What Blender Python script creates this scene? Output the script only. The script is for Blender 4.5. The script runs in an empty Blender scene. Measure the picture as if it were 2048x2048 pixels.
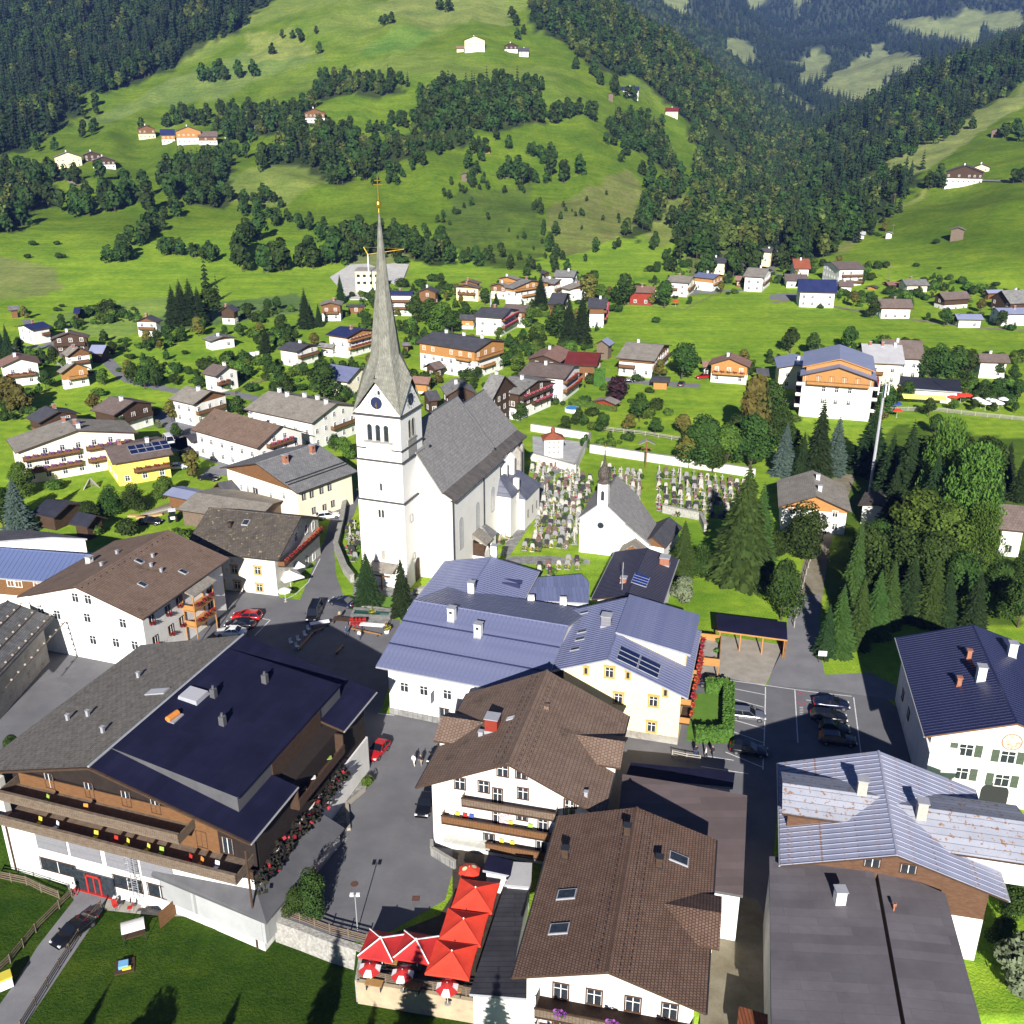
import bpy,math,random
import numpy as np
from mathutils import Vector,Matrix
R=math.radians
SC=bpy.context.scene
COL=SC.collection
random.seed(7);RNG=np.random.default_rng(7)
# ---------------------------------------------------------------- camera
CH,CF,PITCH=75.0,2000.0,math.atan(811/2000)
cp,sp_=math.cos(PITCH),math.sin(PITCH)
cam_d=bpy.data.cameras.new('camera');cam=bpy.data.objects.new('camera',cam_d);COL.objects.link(cam)
cam.location=(0,0,CH);cam.rotation_euler=(math.pi/2-PITCH,0,0)
cam_d.sensor_width=36;cam_d.lens=36*CF/2048;cam_d.clip_start=1;cam_d.clip_end=12000
SC.camera=cam
SC.render.resolution_x=SC.render.resolution_y=1024
# ---------------------------------------------------------------- light
SUN_EL,SUN_AZ=25.0,4.2          # light travels towards +y, slightly to +x, down 25 degrees
W=bpy.data.worlds.new('World');SC.world=W;W.use_nodes=True
nt=W.node_tree;bg=nt.nodes['Background']
sky=nt.nodes.new('ShaderNodeTexSky');sky.sky_type='NISHITA';sky.sun_disc=False
sky.sun_elevation=R(SUN_EL);sky.sun_rotation=R(180+SUN_AZ)
sky.altitude=950;sky.air_density=0.45;sky.dust_density=0.0;sky.ozone_density=3.5
nt.links.new(sky.outputs[0],bg.inputs[0]);bg.inputs[1].default_value=0.05
sl=bpy.data.lights.new('sun','SUN');sun=bpy.data.objects.new('sun',sl);COL.objects.link(sun)
sl.energy=5.0;sl.angle=R(0.5);sl.color=(1,0.95,0.87)
_d=Vector((math.sin(R(SUN_AZ))*math.cos(R(SUN_EL)),math.cos(R(SUN_AZ))*math.cos(R(SUN_EL)),-math.sin(R(SUN_EL))))
sun.rotation_euler=_d.to_track_quat('-Z','Y').to_euler();sun.location=(-20,-60,200)
SC.view_settings.view_transform='Standard';SC.view_settings.look='None'
SC.view_settings.exposure=1.0;SC.view_settings.gamma=1.0;SC.view_settings.use_curve_mapping=False
SC.cycles.max_bounces=4;SC.cycles.transparent_max_bounces=6
SC.cycles.volume_bounces=0;SC.cycles.volume_max_steps=64
SC.cycles.use_denoising=True
# ---------------------------------------------------------------- projection: a sight line of the photograph met with a height or plane
def ray(px,py):
    u=(px-1024)/CF;v=(py-1024)/CF
    return np.array([u,cp-v*sp_,-sp_-v*cp])
def P(px,py,z=0.0):
    d=ray(px,py);t=(z-CH)/d[2]
    return Vector((d[0]*t,d[1]*t,z))
def unit_px(px,py,z=0.0):           # metres per photograph pixel there
    q=P(px,py,z);return (q.y*cp+(CH-z)*sp_)/CF
# ---------------------------------------------------------------- noise on arrays
def _hash(i,j,s):
    n=(i*374761393+j*668265263+s*974634777) & 0x7fffffff
    n=((n ^ (n >> 13))*1274126177) & 0x7fffffff
    return ((n ^ (n >> 16)) & 0xffff)/65535.0
def vnoise(x,y,s=0):
    xi=np.floor(x).astype(np.int64);yi=np.floor(y).astype(np.int64);fx=x-xi;fy=y-yi
    fx=fx*fx*(3-2*fx);fy=fy*fy*(3-2*fy)
    a=_hash(xi,yi,s);b=_hash(xi+1,yi,s);c=_hash(xi,yi+1,s);d=_hash(xi+1,yi+1,s)
    return (a*(1-fx)+b*fx)*(1-fy)+(c*(1-fx)+d*fx)*fy
def fbm(x,y,s=0,o=4):
    r=0;a=.5
    for k in range(o):r=r+a*vnoise(x,y,s+k);x=x*2.03;y=y*2.03;a *= .5
    return r/(1-.5**o)
# ---------------------------------------------------------------- terrain heights: rows of distance, columns of bearing
DR=[15,200,330,420,480,560,650,760,900,1080,1300,1600,2000,2600,3400,4600]
TT={
 -900:[600,530,455,385,315,235,130,20,-90,-200,-300,-350,-350],
 -300:[590,535,465,400,330,250,150,50,-60,-160,-240,-300,-300],
 0:[597,546,475,408,337,255,160,60,-50,-150,-220,-260,-260],
 250:[598,550,480,408,330,250,150,50,-60,-150,-220,-260,-260],
 500:[599,551,484,405,320,230,115,-5,-100,-140,-180,-200,-200],
 750:[599,553,487,400,300,190,70,-40,-60,-40,-30,-60,-60],
 1000:[599,554,503,405,295,178,60,-30,-60,-20,-20,-60,-60],
 1150:[599,554,507,420,318,205,100,0,-10,30,0,-60,-60],
 1250:[599,554,508,440,345,250,150,40,70,80,20,-70,-70],
 1330:[599,554,508,455,372,300,200,84,130,120,60,-60,-80],
 1410:[599,554,508,462,400,345,262,150,165,150,95,0,-80],
 1480:[599,554,508,468,425,378,315,240,195,175,120,20,-60],
 1560:[599,554,508,470,436,398,355,310,262,215,150,50,-60],
 1640:[599,551,500,455,405,358,312,272,256,228,150,50,-60],
 1720:[597,543,482,428,378,328,278,228,228,205,140,40,-60],
 1820:[595,534,464,403,348,292,235,165,175,165,115,20,-60],
 1940:[592,524,445,380,320,262,200,128,120,118,90,10,-60],
 2048:[590,515,428,360,298,235,165,85,80,85,60,0,-60],
 2400:[585,495,400,320,245,165,80,0,-30,-40,-60,-80,-80],
 3000:[575,480,370,280,190,90,0,-90,-130,-150,-150,-150,-150]}
def _zcol(v):
    z=[0,0,0]
    for D,py in zip(DR[3:],v):
        w=(py-1024)/CF;z.append(CH+D*(-sp_-w*cp)/(cp-w*sp_))
    z[3]=max(0,z[3]) if abs(z[3])>.8 else 0;z[4]=0 if abs(z[4])<.8 else z[4]
    return z
def _herm(xk,yk,x):                 # smooth interpolation, yk is (n, m)
    xk=np.asarray(xk,float);yk=np.asarray(yk,float)
    d=np.diff(yk,axis=0)/np.diff(xk)[:,None]
    m=np.zeros_like(yk);m[1:-1]=np.where(d[1:]*d[:-1]>0,2*d[1:]*d[:-1]/(d[1:]+d[:-1]+1e-12),0);m[0]=d[0];m[-1]=d[-1]
    i=np.clip(np.searchsorted(xk,x)-1,0,len(xk)-2);h=(xk[i+1]-xk[i]);t=np.clip((x-xk[i])/h,0,1)
    h=h[:,None];t=t[:,None]
    return ((2*t**3-3*t*t+1)*yk[i]+(t**3-2*t*t+t)*h*m[i]+(-2*t**3+3*t*t)*yk[i+1]+(t**3-t*t)*h*m[i+1])
NT_,NY_=520,640
GT=np.linspace(-1.25,1.25,NT_);GY=15*(6000/15)**(np.linspace(0,1,NY_))
_cols=sorted(TT);_zt=np.array([_zcol(TT[k]) for k in _cols])
_tc=[(k-1024)/2000/1.06 for k in _cols]
_zy=_herm(DR,_zt.T,GY)                      # (NY, cols)
GZ=_herm(_tc,_zy.T,np.clip(GT,_tc[0],_tc[-1])).T       # (NY, NT)
GX=GT[None,:]*GY[:,None];GYY=np.repeat(GY[:,None],NT_,1)
hill=np.clip(GZ/25,0,1)
far_=np.clip((GYY-500)/2500,0,1)
GZ=GZ+hill*((fbm(GX/90,GYY/90,3)-.5)*12+(fbm(GX/30,GYY/70,9,3)-.5)*6-np.abs(fbm(GX/70,GYY/160,19,3)-.5)*26+3)+hill*far_*(fbm(GX/420,GYY/420,5)-.5)*190*far_
# the lower lawn in front of the big hotel and the terrace
_lw=[(-400,92),(-75,92)]+[tuple(P(*q)[:2]) for q in ((300,1640),(540,1800),(552,1822),(700,1862),(720,1936),(1000,1985),(1180,2030))]+[(400,58)]
def low_mask(x,y):
    lim=np.interp(x,[a for a,b in _lw],[b for a,b in _lw]);w=np.where(x<-30,6.0,.5)
    t=np.clip((lim-y)/w,0,1);return t*t*(3-2*t)
LOW=-2.6
GZ=GZ+LOW*low_mask(GX,GYY)
def zt(x,y):
    x=np.asarray(x,float);y=np.maximum(np.asarray(y,float),15.01);t=x/y
    a=np.clip((t-GT[0])/(GT[1]-GT[0]),0,NT_-1.001);b=np.clip(np.log(y/15)/np.log(6000/15)*(NY_-1),0,NY_-1.001)
    i=a.astype(int);j=b.astype(int);fa=a-i;fb=b-j
    return (GZ[j,i]*(1-fa)+GZ[j,i+1]*fa)*(1-fb)+(GZ[j+1,i]*(1-fa)+GZ[j+1,i+1]*fa)*fb
_S=30*(6500/30)**np.linspace(0,1,1500)
def T(px,py):                         # where the sight line first meets the terrain
    d=ray(px,py);k=_S/d[1];x=d[0]*k;y=_S;z=CH+d[2]*k
    g=z-zt(x,y);w=np.nonzero(g<0)[0]
    if len(w)==0:i=len(_S)-2;f=0
    else:i=max(w[0]-1,0);f=g[i]/(g[i]-g[i+1]+1e-9)
    k=k[i]+(k[i+1]-k[i])*f
    return Vector((d[0]*k,d[1]*k,float(zt(d[0]*k,d[1]*k))))
def inpoly(x,y,poly):
    x=np.asarray(x,float);y=np.asarray(y,float);r=np.zeros(x.shape,bool);n=len(poly)
    for i in range(n):
        x0,y0=poly[i][:2];x1,y1=poly[(i+1)%n][:2]
        if y0==y1:continue
        c=((y0>y) != (y1>y)) & (x<(x1-x0)*(y-y0)/(y1-y0)+x0);r ^= c
    return r
K=2048/1932
def TP(pts,k=K):return [T(a*k,b*k) for a,b in pts]
# ---------------------------------------------------------------- materials
MAT={}
def mat(name,c1,c2=None,scale=3.0,rough=.85,bump=0.0,metal=0.0,bscale=None,det=5,spec=.3,brick=None,island=0,coat=0,alpha=None,stretch=None,spots=None):
    """procedural material: two colours mixed by noise; brick=(w, h, mortar colour, mortar size) rows of tiles or panels; island = colour spread per leaf"""
    if name in MAT:return MAT[name]
    m=bpy.data.materials.new(name);m.use_nodes=True;n=m.node_tree.nodes;l=m.node_tree.links;b=n['Principled BSDF']
    b.inputs['Roughness'].default_value=rough;b.inputs['Metallic'].default_value=metal;b.inputs['Specular IOR Level'].default_value=spec
    if coat:b.inputs['Coat Weight'].default_value=coat;b.inputs['Coat Roughness'].default_value=.08
    if max(c1)<.56:c1=[q*.78 for q in c1];c2=c2 and [q*.78 for q in c2]
    c1=tuple(c1)+(1,);c2=tuple(c2)+(1,) if c2 else c1
    tc=n.new('ShaderNodeTexCoord');vec=tc.outputs['Object']
    if stretch:
        mp=n.new('ShaderNodeMapping');mp.inputs['Scale'].default_value=stretch;l.new(vec,mp.inputs[0]);vec2=mp.outputs[0]
    else:vec2=vec
    nz=n.new('ShaderNodeTexNoise');nz.inputs['Scale'].default_value=1/scale;nz.inputs['Detail'].default_value=det;nz.inputs['Roughness'].default_value=.65
    l.new(vec2,nz.inputs['Vector'])
    rp=n.new('ShaderNodeValToRGB');rp.color_ramp.elements[0].position=.36;rp.color_ramp.elements[1].position=.64
    rp.color_ramp.elements[0].color=c1;rp.color_ramp.elements[1].color=c2
    l.new(nz.outputs['Fac'],rp.inputs['Fac']);out=rp.outputs['Color']
    bsrc=None
    if spots:                       # (colour, scale, threshold): patches of lichen, rust or moss
        n2=n.new('ShaderNodeTexNoise');n2.inputs['Scale'].default_value=1/spots[1];n2.inputs['Detail'].default_value=6;n2.inputs['Roughness'].default_value=.7
        l.new(vec2,n2.inputs['Vector']);r2=n.new('ShaderNodeMapRange');r2.inputs[1].default_value=spots[2];r2.inputs[2].default_value=spots[2]+.05;l.new(n2.outputs['Fac'],r2.inputs[0])
        mx=n.new('ShaderNodeMix');mx.data_type='RGBA';l.new(r2.outputs[0],mx.inputs[0]);l.new(out,mx.inputs[6]);mx.inputs[7].default_value=tuple(spots[0])+(1,);out=mx.outputs[2]
    if brick:
        bt=n.new('ShaderNodeTexBrick');bt.inputs['Scale'].default_value=1;bt.inputs['Brick Width'].default_value=brick[0];bt.inputs['Row Height'].default_value=brick[1]
        bt.inputs['Mortar Size'].default_value=brick[3];bt.inputs['Mortar Smooth'].default_value=.3;bt.inputs['Bias'].default_value=0
        bt.inputs['Color1'].default_value=(.86,.86,.86,1);bt.inputs['Color2'].default_value=(1.12,1.12,1.12,1);bt.inputs['Mortar'].default_value=tuple(brick[2])+(1,)
        if len(brick)>4:
            mb=n.new('ShaderNodeMapping');mb.inputs['Rotation'].default_value=brick[4];l.new(vec,mb.inputs[0]);l.new(mb.outputs[0],bt.inputs['Vector'])
        else:l.new(vec,bt.inputs['Vector'])
        mx=n.new('ShaderNodeMix');mx.data_type='RGBA';mx.blend_type='MULTIPLY';mx.inputs[0].default_value=1
        l.new(out,mx.inputs[6]);l.new(bt.outputs['Color'],mx.inputs[7]);out=mx.outputs[2];bsrc=bt.outputs['Fac']
    if island:
        g=n.new('ShaderNodeNewGeometry');oi=n.new('ShaderNodeObjectInfo');ad=n.new('ShaderNodeMath');ad.operation='MULTIPLY_ADD'
        l.new(oi.outputs['Random'],ad.inputs[0]);ad.inputs[1].default_value=.8;l.new(g.outputs['Random Per Island'],ad.inputs[2])
        mr=n.new('ShaderNodeMapRange');mr.inputs[1].default_value=0;mr.inputs[2].default_value=1.8;mr.inputs[3].default_value=1-island;mr.inputs[4].default_value=1+island
        l.new(ad.outputs[0],mr.inputs[0])
        hs=n.new('ShaderNodeHueSaturation');l.new(mr.outputs[0],hs.inputs['Value']);l.new(out,hs.inputs['Color'])
        m2=n.new('ShaderNodeMapRange');m2.inputs[3].default_value=.475;m2.inputs[4].default_value=.515;l.new(oi.outputs['Random'],m2.inputs[0]);l.new(m2.outputs[0],hs.inputs['Hue']);out=hs.outputs[0]
    l.new(out,b.inputs['Base Color'])
    if bump or bsrc is not None:
        bp=n.new('ShaderNodeBump');bp.inputs['Strength'].default_value=min(1,bump or .5);bp.inputs['Distance'].default_value=.06
        if bump:
            n3=n.new('ShaderNodeTexNoise');n3.inputs['Scale'].default_value=1/(bscale or scale*.2);n3.inputs['Detail'].default_value=3;l.new(vec2,n3.inputs['Vector']);hsrc=n3.outputs['Fac']
            if bsrc is not None:
                sb=n.new('ShaderNodeMath');sb.operation='SUBTRACT';l.new(hsrc,sb.inputs[0]);l.new(bsrc,sb.inputs[1]);hsrc=sb.outputs[0]
        else:
            sb=n.new('ShaderNodeMath');sb.operation='SUBTRACT';sb.inputs[0].default_value=1;l.new(bsrc,sb.inputs[1]);hsrc=sb.outputs[0]
        l.new(hsrc,bp.inputs['Height']);l.new(bp.outputs[0],b.inputs['Normal'])
    MAT[name]=m;return m
# ---------------------------------------------------------------- mesh building
class MB:
    def __init__(s):s.v=[];s.f=[];s.m=[];s.k=0
    def poly(s,pts,k=None):
        i=len(s.v);s.v+=[tuple(p) for p in pts];s.f.append(tuple(range(i,i+len(pts))));s.m.append(s.k if k is None else k)
    def box(s,x0,x1,y0,y1,z0,z1,k=None):
        i=len(s.v);k=s.k if k is None else k
        s.v+=[(x0,y0,z0),(x1,y0,z0),(x1,y1,z0),(x0,y1,z0),(x0,y0,z1),(x1,y0,z1),(x1,y1,z1),(x0,y1,z1)]
        for q in ((0,3,2,1),(4,5,6,7),(0,1,5,4),(1,2,6,5),(2,3,7,6),(3,0,4,7)):s.f.append(tuple(i+a for a in q));s.m.append(k)
    def prism(s,bot,top,k=None,kt=None,kb=None):       # two matching loops (counter-clockwise from above)
        n=len(bot);i=len(s.v);k=s.k if k is None else k
        s.v+=[tuple(p) for p in bot]+[tuple(p) for p in top]
        s.f.append(tuple(i+a for a in reversed(range(n))));s.m.append(k if kb is None else kb)
        s.f.append(tuple(i+n+a for a in range(n)));s.m.append(k if kt is None else kt)
        for a in range(n):
            b=(a+1)%n;s.f.append((i+a,i+b,i+n+b,i+n+a));s.m.append(k)
    def tube(s,p,q,r,r2=None,n=6,k=None,cap=True):
        p=Vector(p);q=Vector(q);d=(q-p)
        if d.length<1e-6:return
        d.normalize();a=d.orthogonal().normalized();b=d.cross(a);r2=r if r2 is None else r2;i=len(s.v);k=s.k if k is None else k
        for c,rr in ((p,r),(q,r2)):
            for t in range(n):th=2*math.pi*t/n;s.v.append(tuple(c+a*math.cos(th)*rr+b*math.sin(th)*rr))
        for t in range(n):u=(t+1)%n;s.f.append((i+t,i+u,i+n+u,i+n+t));s.m.append(k)
        if cap:s.f.append(tuple(i+n+t for t in range(n)));s.m.append(k);s.f.append(tuple(i+t for t in reversed(range(n))));s.m.append(k)
    def lathe(s,prof,n=12,c=(0,0,0),k=None):
        i=len(s.v);k=s.k if k is None else k
        for r,z in prof:
            for t in range(n):th=2*math.pi*t/n;s.v.append((c[0]+r*math.cos(th),c[1]+r*math.sin(th),c[2]+z))
        for a in range(len(prof)-1):
            for t in range(n):u=(t+1)%n;s.f.append((i+a*n+t,i+a*n+u,i+(a+1)*n+u,i+(a+1)*n+t));s.m.append(k)
        s.f.append(tuple(i+(len(prof)-1)*n+t for t in range(n)));s.m.append(k)
    def mesh(s,name,mats,smooth=False):
        me=bpy.data.meshes.new(name);me.from_pydata(s.v,[],s.f)
        for m in (mats if isinstance(mats,(list,tuple)) else [mats]):me.materials.append(m)
        if any(s.m):me.polygons.foreach_set('material_index',s.m)
        if smooth:me.polygons.foreach_set('use_smooth',[True]*len(s.f))
        me.update();return me
    def obj(s,name,mats,parent=None,smooth=False,loc=None,rz=0):
        return link(name,s.mesh(name,mats,smooth),parent,loc,rz)
def link(name,me,parent=None,loc=None,rz=0,scale=None):
    o=bpy.data.objects.new(name,me);COL.objects.link(o)
    if parent is not None:o.parent=parent
    if loc is not None:o.location=loc
    if rz:o.rotation_euler=(0,0,rz)
    if scale is not None:o.scale=(scale,)*3 if isinstance(scale,(int,float)) else scale
    return o
def tag(o,label=None,cat=None,group=None,kind=None):
    if label:o['label']=label
    if cat:o['category']=cat
    if group:o['group']=group
    if kind:o['kind']=kind
    return o
def empty(name,loc,rz=0,label=None,cat=None,group=None):
    o=bpy.data.objects.new(name,None);COL.objects.link(o);o.location=loc;o.rotation_euler=(0,0,rz);o.empty_display_size=.3
    return tag(o,label,cat,group)
def copy_thing(o,loc,rz=0,scale=None,label=None,group=None):
    c=o.copy();COL.objects.link(c);c.location=loc;c.rotation_euler=(0,0,rz)
    if scale:c.scale=(scale,)*3 if isinstance(scale,(int,float)) else scale
    if label:c['label']=label
    if group:c['group']=group
    for ch in o.children:
        k=ch.copy();COL.objects.link(k);k.parent=c
        for g in ch.children:h=g.copy();COL.objects.link(h);h.parent=k
    return c
def ccw(pts):
    a=sum(pts[i][0]*pts[(i+1)%len(pts)][1]-pts[(i+1)%len(pts)][0]*pts[i][1] for i in range(len(pts)))
    return pts if a>0 else pts[::-1]
# ================================================================ ground
land=np.empty(GX.shape+(3,));land[:]=(.195,.315,.027);land *= (1-.5*np.clip(GZ/12,0,1))[...,None]
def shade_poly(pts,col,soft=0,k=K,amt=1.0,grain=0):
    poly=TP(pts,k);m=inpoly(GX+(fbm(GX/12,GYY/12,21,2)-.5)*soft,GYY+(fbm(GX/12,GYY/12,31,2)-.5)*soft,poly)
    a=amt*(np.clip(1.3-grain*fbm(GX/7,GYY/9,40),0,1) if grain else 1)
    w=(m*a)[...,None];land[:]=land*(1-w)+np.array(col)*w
_n=fbm(GX/55,GYY/75,11,3)[...,None]
land *= .82+.36*_n
_b=np.clip((GZ-60)/60,0,1)[...,None]*np.clip((fbm(GX/130,GYY/60,50,3)[...,None]-.47)*6,0,1)
land[:]=land*(1-.6*_b)+np.array((.17,.215,.05))*.6*_b
_f=np.clip((GYY-1350)/500,0,1)[...,None];land[:]=land*(1-_f)+np.array((.12,.15,.06))*_f
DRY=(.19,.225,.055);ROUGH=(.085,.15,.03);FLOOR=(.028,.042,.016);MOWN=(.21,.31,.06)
shade_poly([(835,400),(870,360),(1000,345),(1020,400),(1035,470),(1000,515),(900,500),(830,440)],(.07,.11,.02),8,grain=.9)
shade_poly([(1035,385),(1120,350),(1185,320),(1215,350),(1200,430),(1120,470),(1040,490)],(.15,.165,.05),8,grain=.9)
shade_poly([(415,345),(470,320),(600,305),(625,345),(540,390),(430,380)],(.155,.2,.045),5,grain=.8)
shade_poly([(700,8),(760,-10),(960,-10),(960,50),(900,40),(820,55),(740,30)],(.16,.2,.05),5,grain=.5)
shade_poly([(150,225),(330,145),(400,125),(470,95),(560,90),(600,110),(480,150),(420,190),(300,195),(200,235)],(.13,.185,.045),6,grain=.8)
shade_poly([(455,60),(560,55),(600,100),(480,120)],DRY,6,grain=1)
shade_poly([(680,100),(760,45),(830,60),(760,100)],(.11,.19,.03),8,grain=.5)
shade_poly([(-20,478),(100,505),(115,545),(80,560),(-20,565)],(.2,.24,.07),4,grain=.7)
shade_poly([(90,596),(200,572),(325,558),(345,590),(290,620),(215,640),(130,628)],MOWN,3)
shade_poly([(330,575),(420,570),(560,553),(585,570),(570,590),(340,622),(270,625)],(.115,.185,.055),3)
shade_poly([(1230,385),(1290,350),(1300,430),(1250,470),(1215,450)],DRY,5,grain=.8)
shade_poly([(1290,480),(1400,470),(1470,470),(1460,520),(1300,530)],(.15,.17,.06),5,grain=.8)
shade_poly([(1560,480),(1640,425),(1740,360),(1760,350),(1650,430),(1590,480)],DRY,3,grain=.5)
shade_poly([(1620,330),(1760,255),(1850,205),(1932,160),(1960,180),(1870,235),(1780,300),(1700,345),(1640,400)],(.2,.24,.07),5,grain=.5)
shade_poly([(650,455),(700,460),(770,480),(770,520),(700,540),(660,540)],(.2,.23,.08),4,grain=.7)
for q in ([(-60,1560),(560,1700),(690,1760),(700,1850),(960,1950),(960,2100),(-60,2100)],):shade_poly(q,(.03,.06,.006),6,1932/1932,1.0,0)  # lower lawn: tree shade painted into the grass colour
shade_poly([(1560,880),(1700,800),(1932,830),(1932,1180),(1640,1170),(1560,1240)],(.05,.09,.015),6,K,.8,.4)  # ground under the spruce clump darkened, their shade put into its colour
# far slopes: pale alpine meadows
PALE=(.17,.2,.075)
PALEQ=[[(1341,76),(1390,72),(1425,90),(1438,120),(1400,130),(1345,112)],[(1476,125),(1531,92),(1572,109),(1555,133),(1561,143),(1507,164),(1510,130)],[(1544,171),(1572,137),(1613,113),(1640,103),(1643,82),(1669,80),(1674,96),(1739,109),(1739,123),(1712,137),(1664,161),(1661,191),(1623,202),(1579,185),(1551,178)],[(1343,120),(1442,150),(1483,167),(1538,205),(1568,239),(1538,219),(1493,185),(1425,171),(1387,161)],[(1671,51),(1681,34),(1763,43),(1811,31),(1814,14),(1932,20),(1960,60),(1893,73),(1859,51),(1835,102),(1818,96),(1797,73),(1715,65)],[(1240,-20),(1315,-5),(1291,38),(1255,20)],[(1400,-20),(1440,-5),(1425,25),(1410,15)],[(1490,-10),(1530,0),(1500,35)]]
PALES=[TP(q) for q in PALEQ]
_f2=(GYY>1500) & (GX>100);land[_f2]=(.04,.055,.028)
for q in PALEQ:shade_poly(q,PALE,30,grain=.4)
# forest floors and tree masses (outlines where the woods stand)
FORESTS=[]
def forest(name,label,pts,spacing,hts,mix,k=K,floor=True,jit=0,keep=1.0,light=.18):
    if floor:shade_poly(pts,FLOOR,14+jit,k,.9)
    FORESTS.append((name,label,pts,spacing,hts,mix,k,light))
SPR,MIX,LFY=(1,0),(.65,.35),(.12,.88)
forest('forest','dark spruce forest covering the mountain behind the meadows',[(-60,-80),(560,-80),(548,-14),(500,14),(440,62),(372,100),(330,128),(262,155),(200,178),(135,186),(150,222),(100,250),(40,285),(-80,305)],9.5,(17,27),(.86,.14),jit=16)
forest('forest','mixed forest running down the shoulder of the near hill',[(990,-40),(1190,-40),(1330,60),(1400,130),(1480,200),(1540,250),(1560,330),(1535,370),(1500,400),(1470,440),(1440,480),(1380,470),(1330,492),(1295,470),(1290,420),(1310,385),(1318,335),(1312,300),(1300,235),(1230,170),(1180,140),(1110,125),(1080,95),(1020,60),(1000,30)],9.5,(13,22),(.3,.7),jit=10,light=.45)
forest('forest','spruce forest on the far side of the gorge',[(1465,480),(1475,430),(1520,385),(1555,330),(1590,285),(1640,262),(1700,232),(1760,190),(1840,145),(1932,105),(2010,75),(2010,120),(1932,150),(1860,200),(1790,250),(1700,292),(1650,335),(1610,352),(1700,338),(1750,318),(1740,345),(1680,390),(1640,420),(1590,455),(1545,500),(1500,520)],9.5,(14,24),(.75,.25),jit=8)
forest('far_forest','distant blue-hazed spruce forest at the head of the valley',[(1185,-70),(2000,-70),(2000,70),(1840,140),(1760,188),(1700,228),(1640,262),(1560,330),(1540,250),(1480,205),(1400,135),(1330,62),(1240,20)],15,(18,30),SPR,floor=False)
forest('woodland','tall dark wood on the slope under the upper farm',[(785,215),(800,180),(880,165),(960,160),(1010,165),(1020,235),(960,245),(830,250),(790,245)],8,(14,21),(.35,.65))
forest('woodland','rounded wood below the topmost meadow',[(590,170),(600,150),(640,145),(700,155),(765,165),(760,175),(700,185),(600,190)],8,(10,15),LFY)
forest('woodland','dark leafy wood beside the barn farm',[(400,222),(430,215),(520,215),(590,200),(600,215),(570,240),(500,255),(430,250)],8,(12,17),LFY)
forest('woodland','broad leafy wood in the middle of the hillside',[(500,300),(530,260),(590,250),(660,245),(700,290),(690,330),(650,350),(600,335),(560,310),(520,315)],8,(13,20),LFY)
forest('woodland','strip of leafy wood climbing to the dark tall wood',[(700,275),(780,250),(830,240),(900,245),(895,262),(830,285),(760,300),(700,320)],8,(9,14),LFY)
forest('woodland','leafy wood around the lower yellow farm',[(320,330),(340,305),(420,300),(440,320),(420,360),(440,385),(400,395),(330,370)],8,(13,18),LFY)
forest('woodland','leafy wood at the left edge of the meadows',[(-60,345),(10,340),(90,345),(110,380),(60,400),(30,440),(-60,455)],8,(13,18),LFY)
forest('woodland','curved leafy wood on the right of the hill',[(1140,235),(1200,215),(1250,240),(1262,275),(1275,310),(1265,330),(1230,300),(1180,270),(1145,255)],8,(11,17),LFY)
forest('woodland','leafy wood behind the church spire',[(630,440),(700,440),(770,450),(830,460),(850,478),(860,500),(800,500),(760,480),(700,478),(650,465)],7.5,(10,15),LFY)
forest('woodland','wood along the foot of the green hump',[(1175,445),(1210,400),(1260,345),(1285,320),(1290,350),(1250,400),(1225,440),(1190,460)],8,(9,14),LFY)
mt=MB()
def grid_mesh():
    n=NT_*NY_;co=np.stack([GX,GYY,GZ],-1).reshape(-1,3)
    me=bpy.data.meshes.new('ground');me.vertices.add(n);me.vertices.foreach_set('co',co.ravel())
    j,i=np.mgrid[0:NY_-1,0:NT_-1];a=(j*NT_+i).ravel();f=np.stack([a,a+1,a+1+NT_,a+NT_],1)
    me.loops.add(f.size);me.loops.foreach_set('vertex_index',f.ravel());me.polygons.add(len(f));me.polygons.foreach_set('loop_start',np.arange(len(f))*4)
    me.polygons.foreach_set('use_smooth',np.ones(len(f),bool));me.update();me.validate()
    at=me.color_attributes.new('land','FLOAT_COLOR','POINT');at.data.foreach_set('color',np.concatenate([land.reshape(-1,3),np.ones((n,1))],1).ravel())
    return me
gm=bpy.data.materials.new('meadow');gm.use_nodes=True;n=gm.node_tree.nodes;l=gm.node_tree.links;b=n['Principled BSDF'];b.inputs['Roughness'].default_value=1;b.inputs['Specular IOR Level'].default_value=.05
at=n.new('ShaderNodeAttribute');at.attribute_name='land';tc=n.new('ShaderNodeTexCoord');prev=at.outputs['Color']
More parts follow.
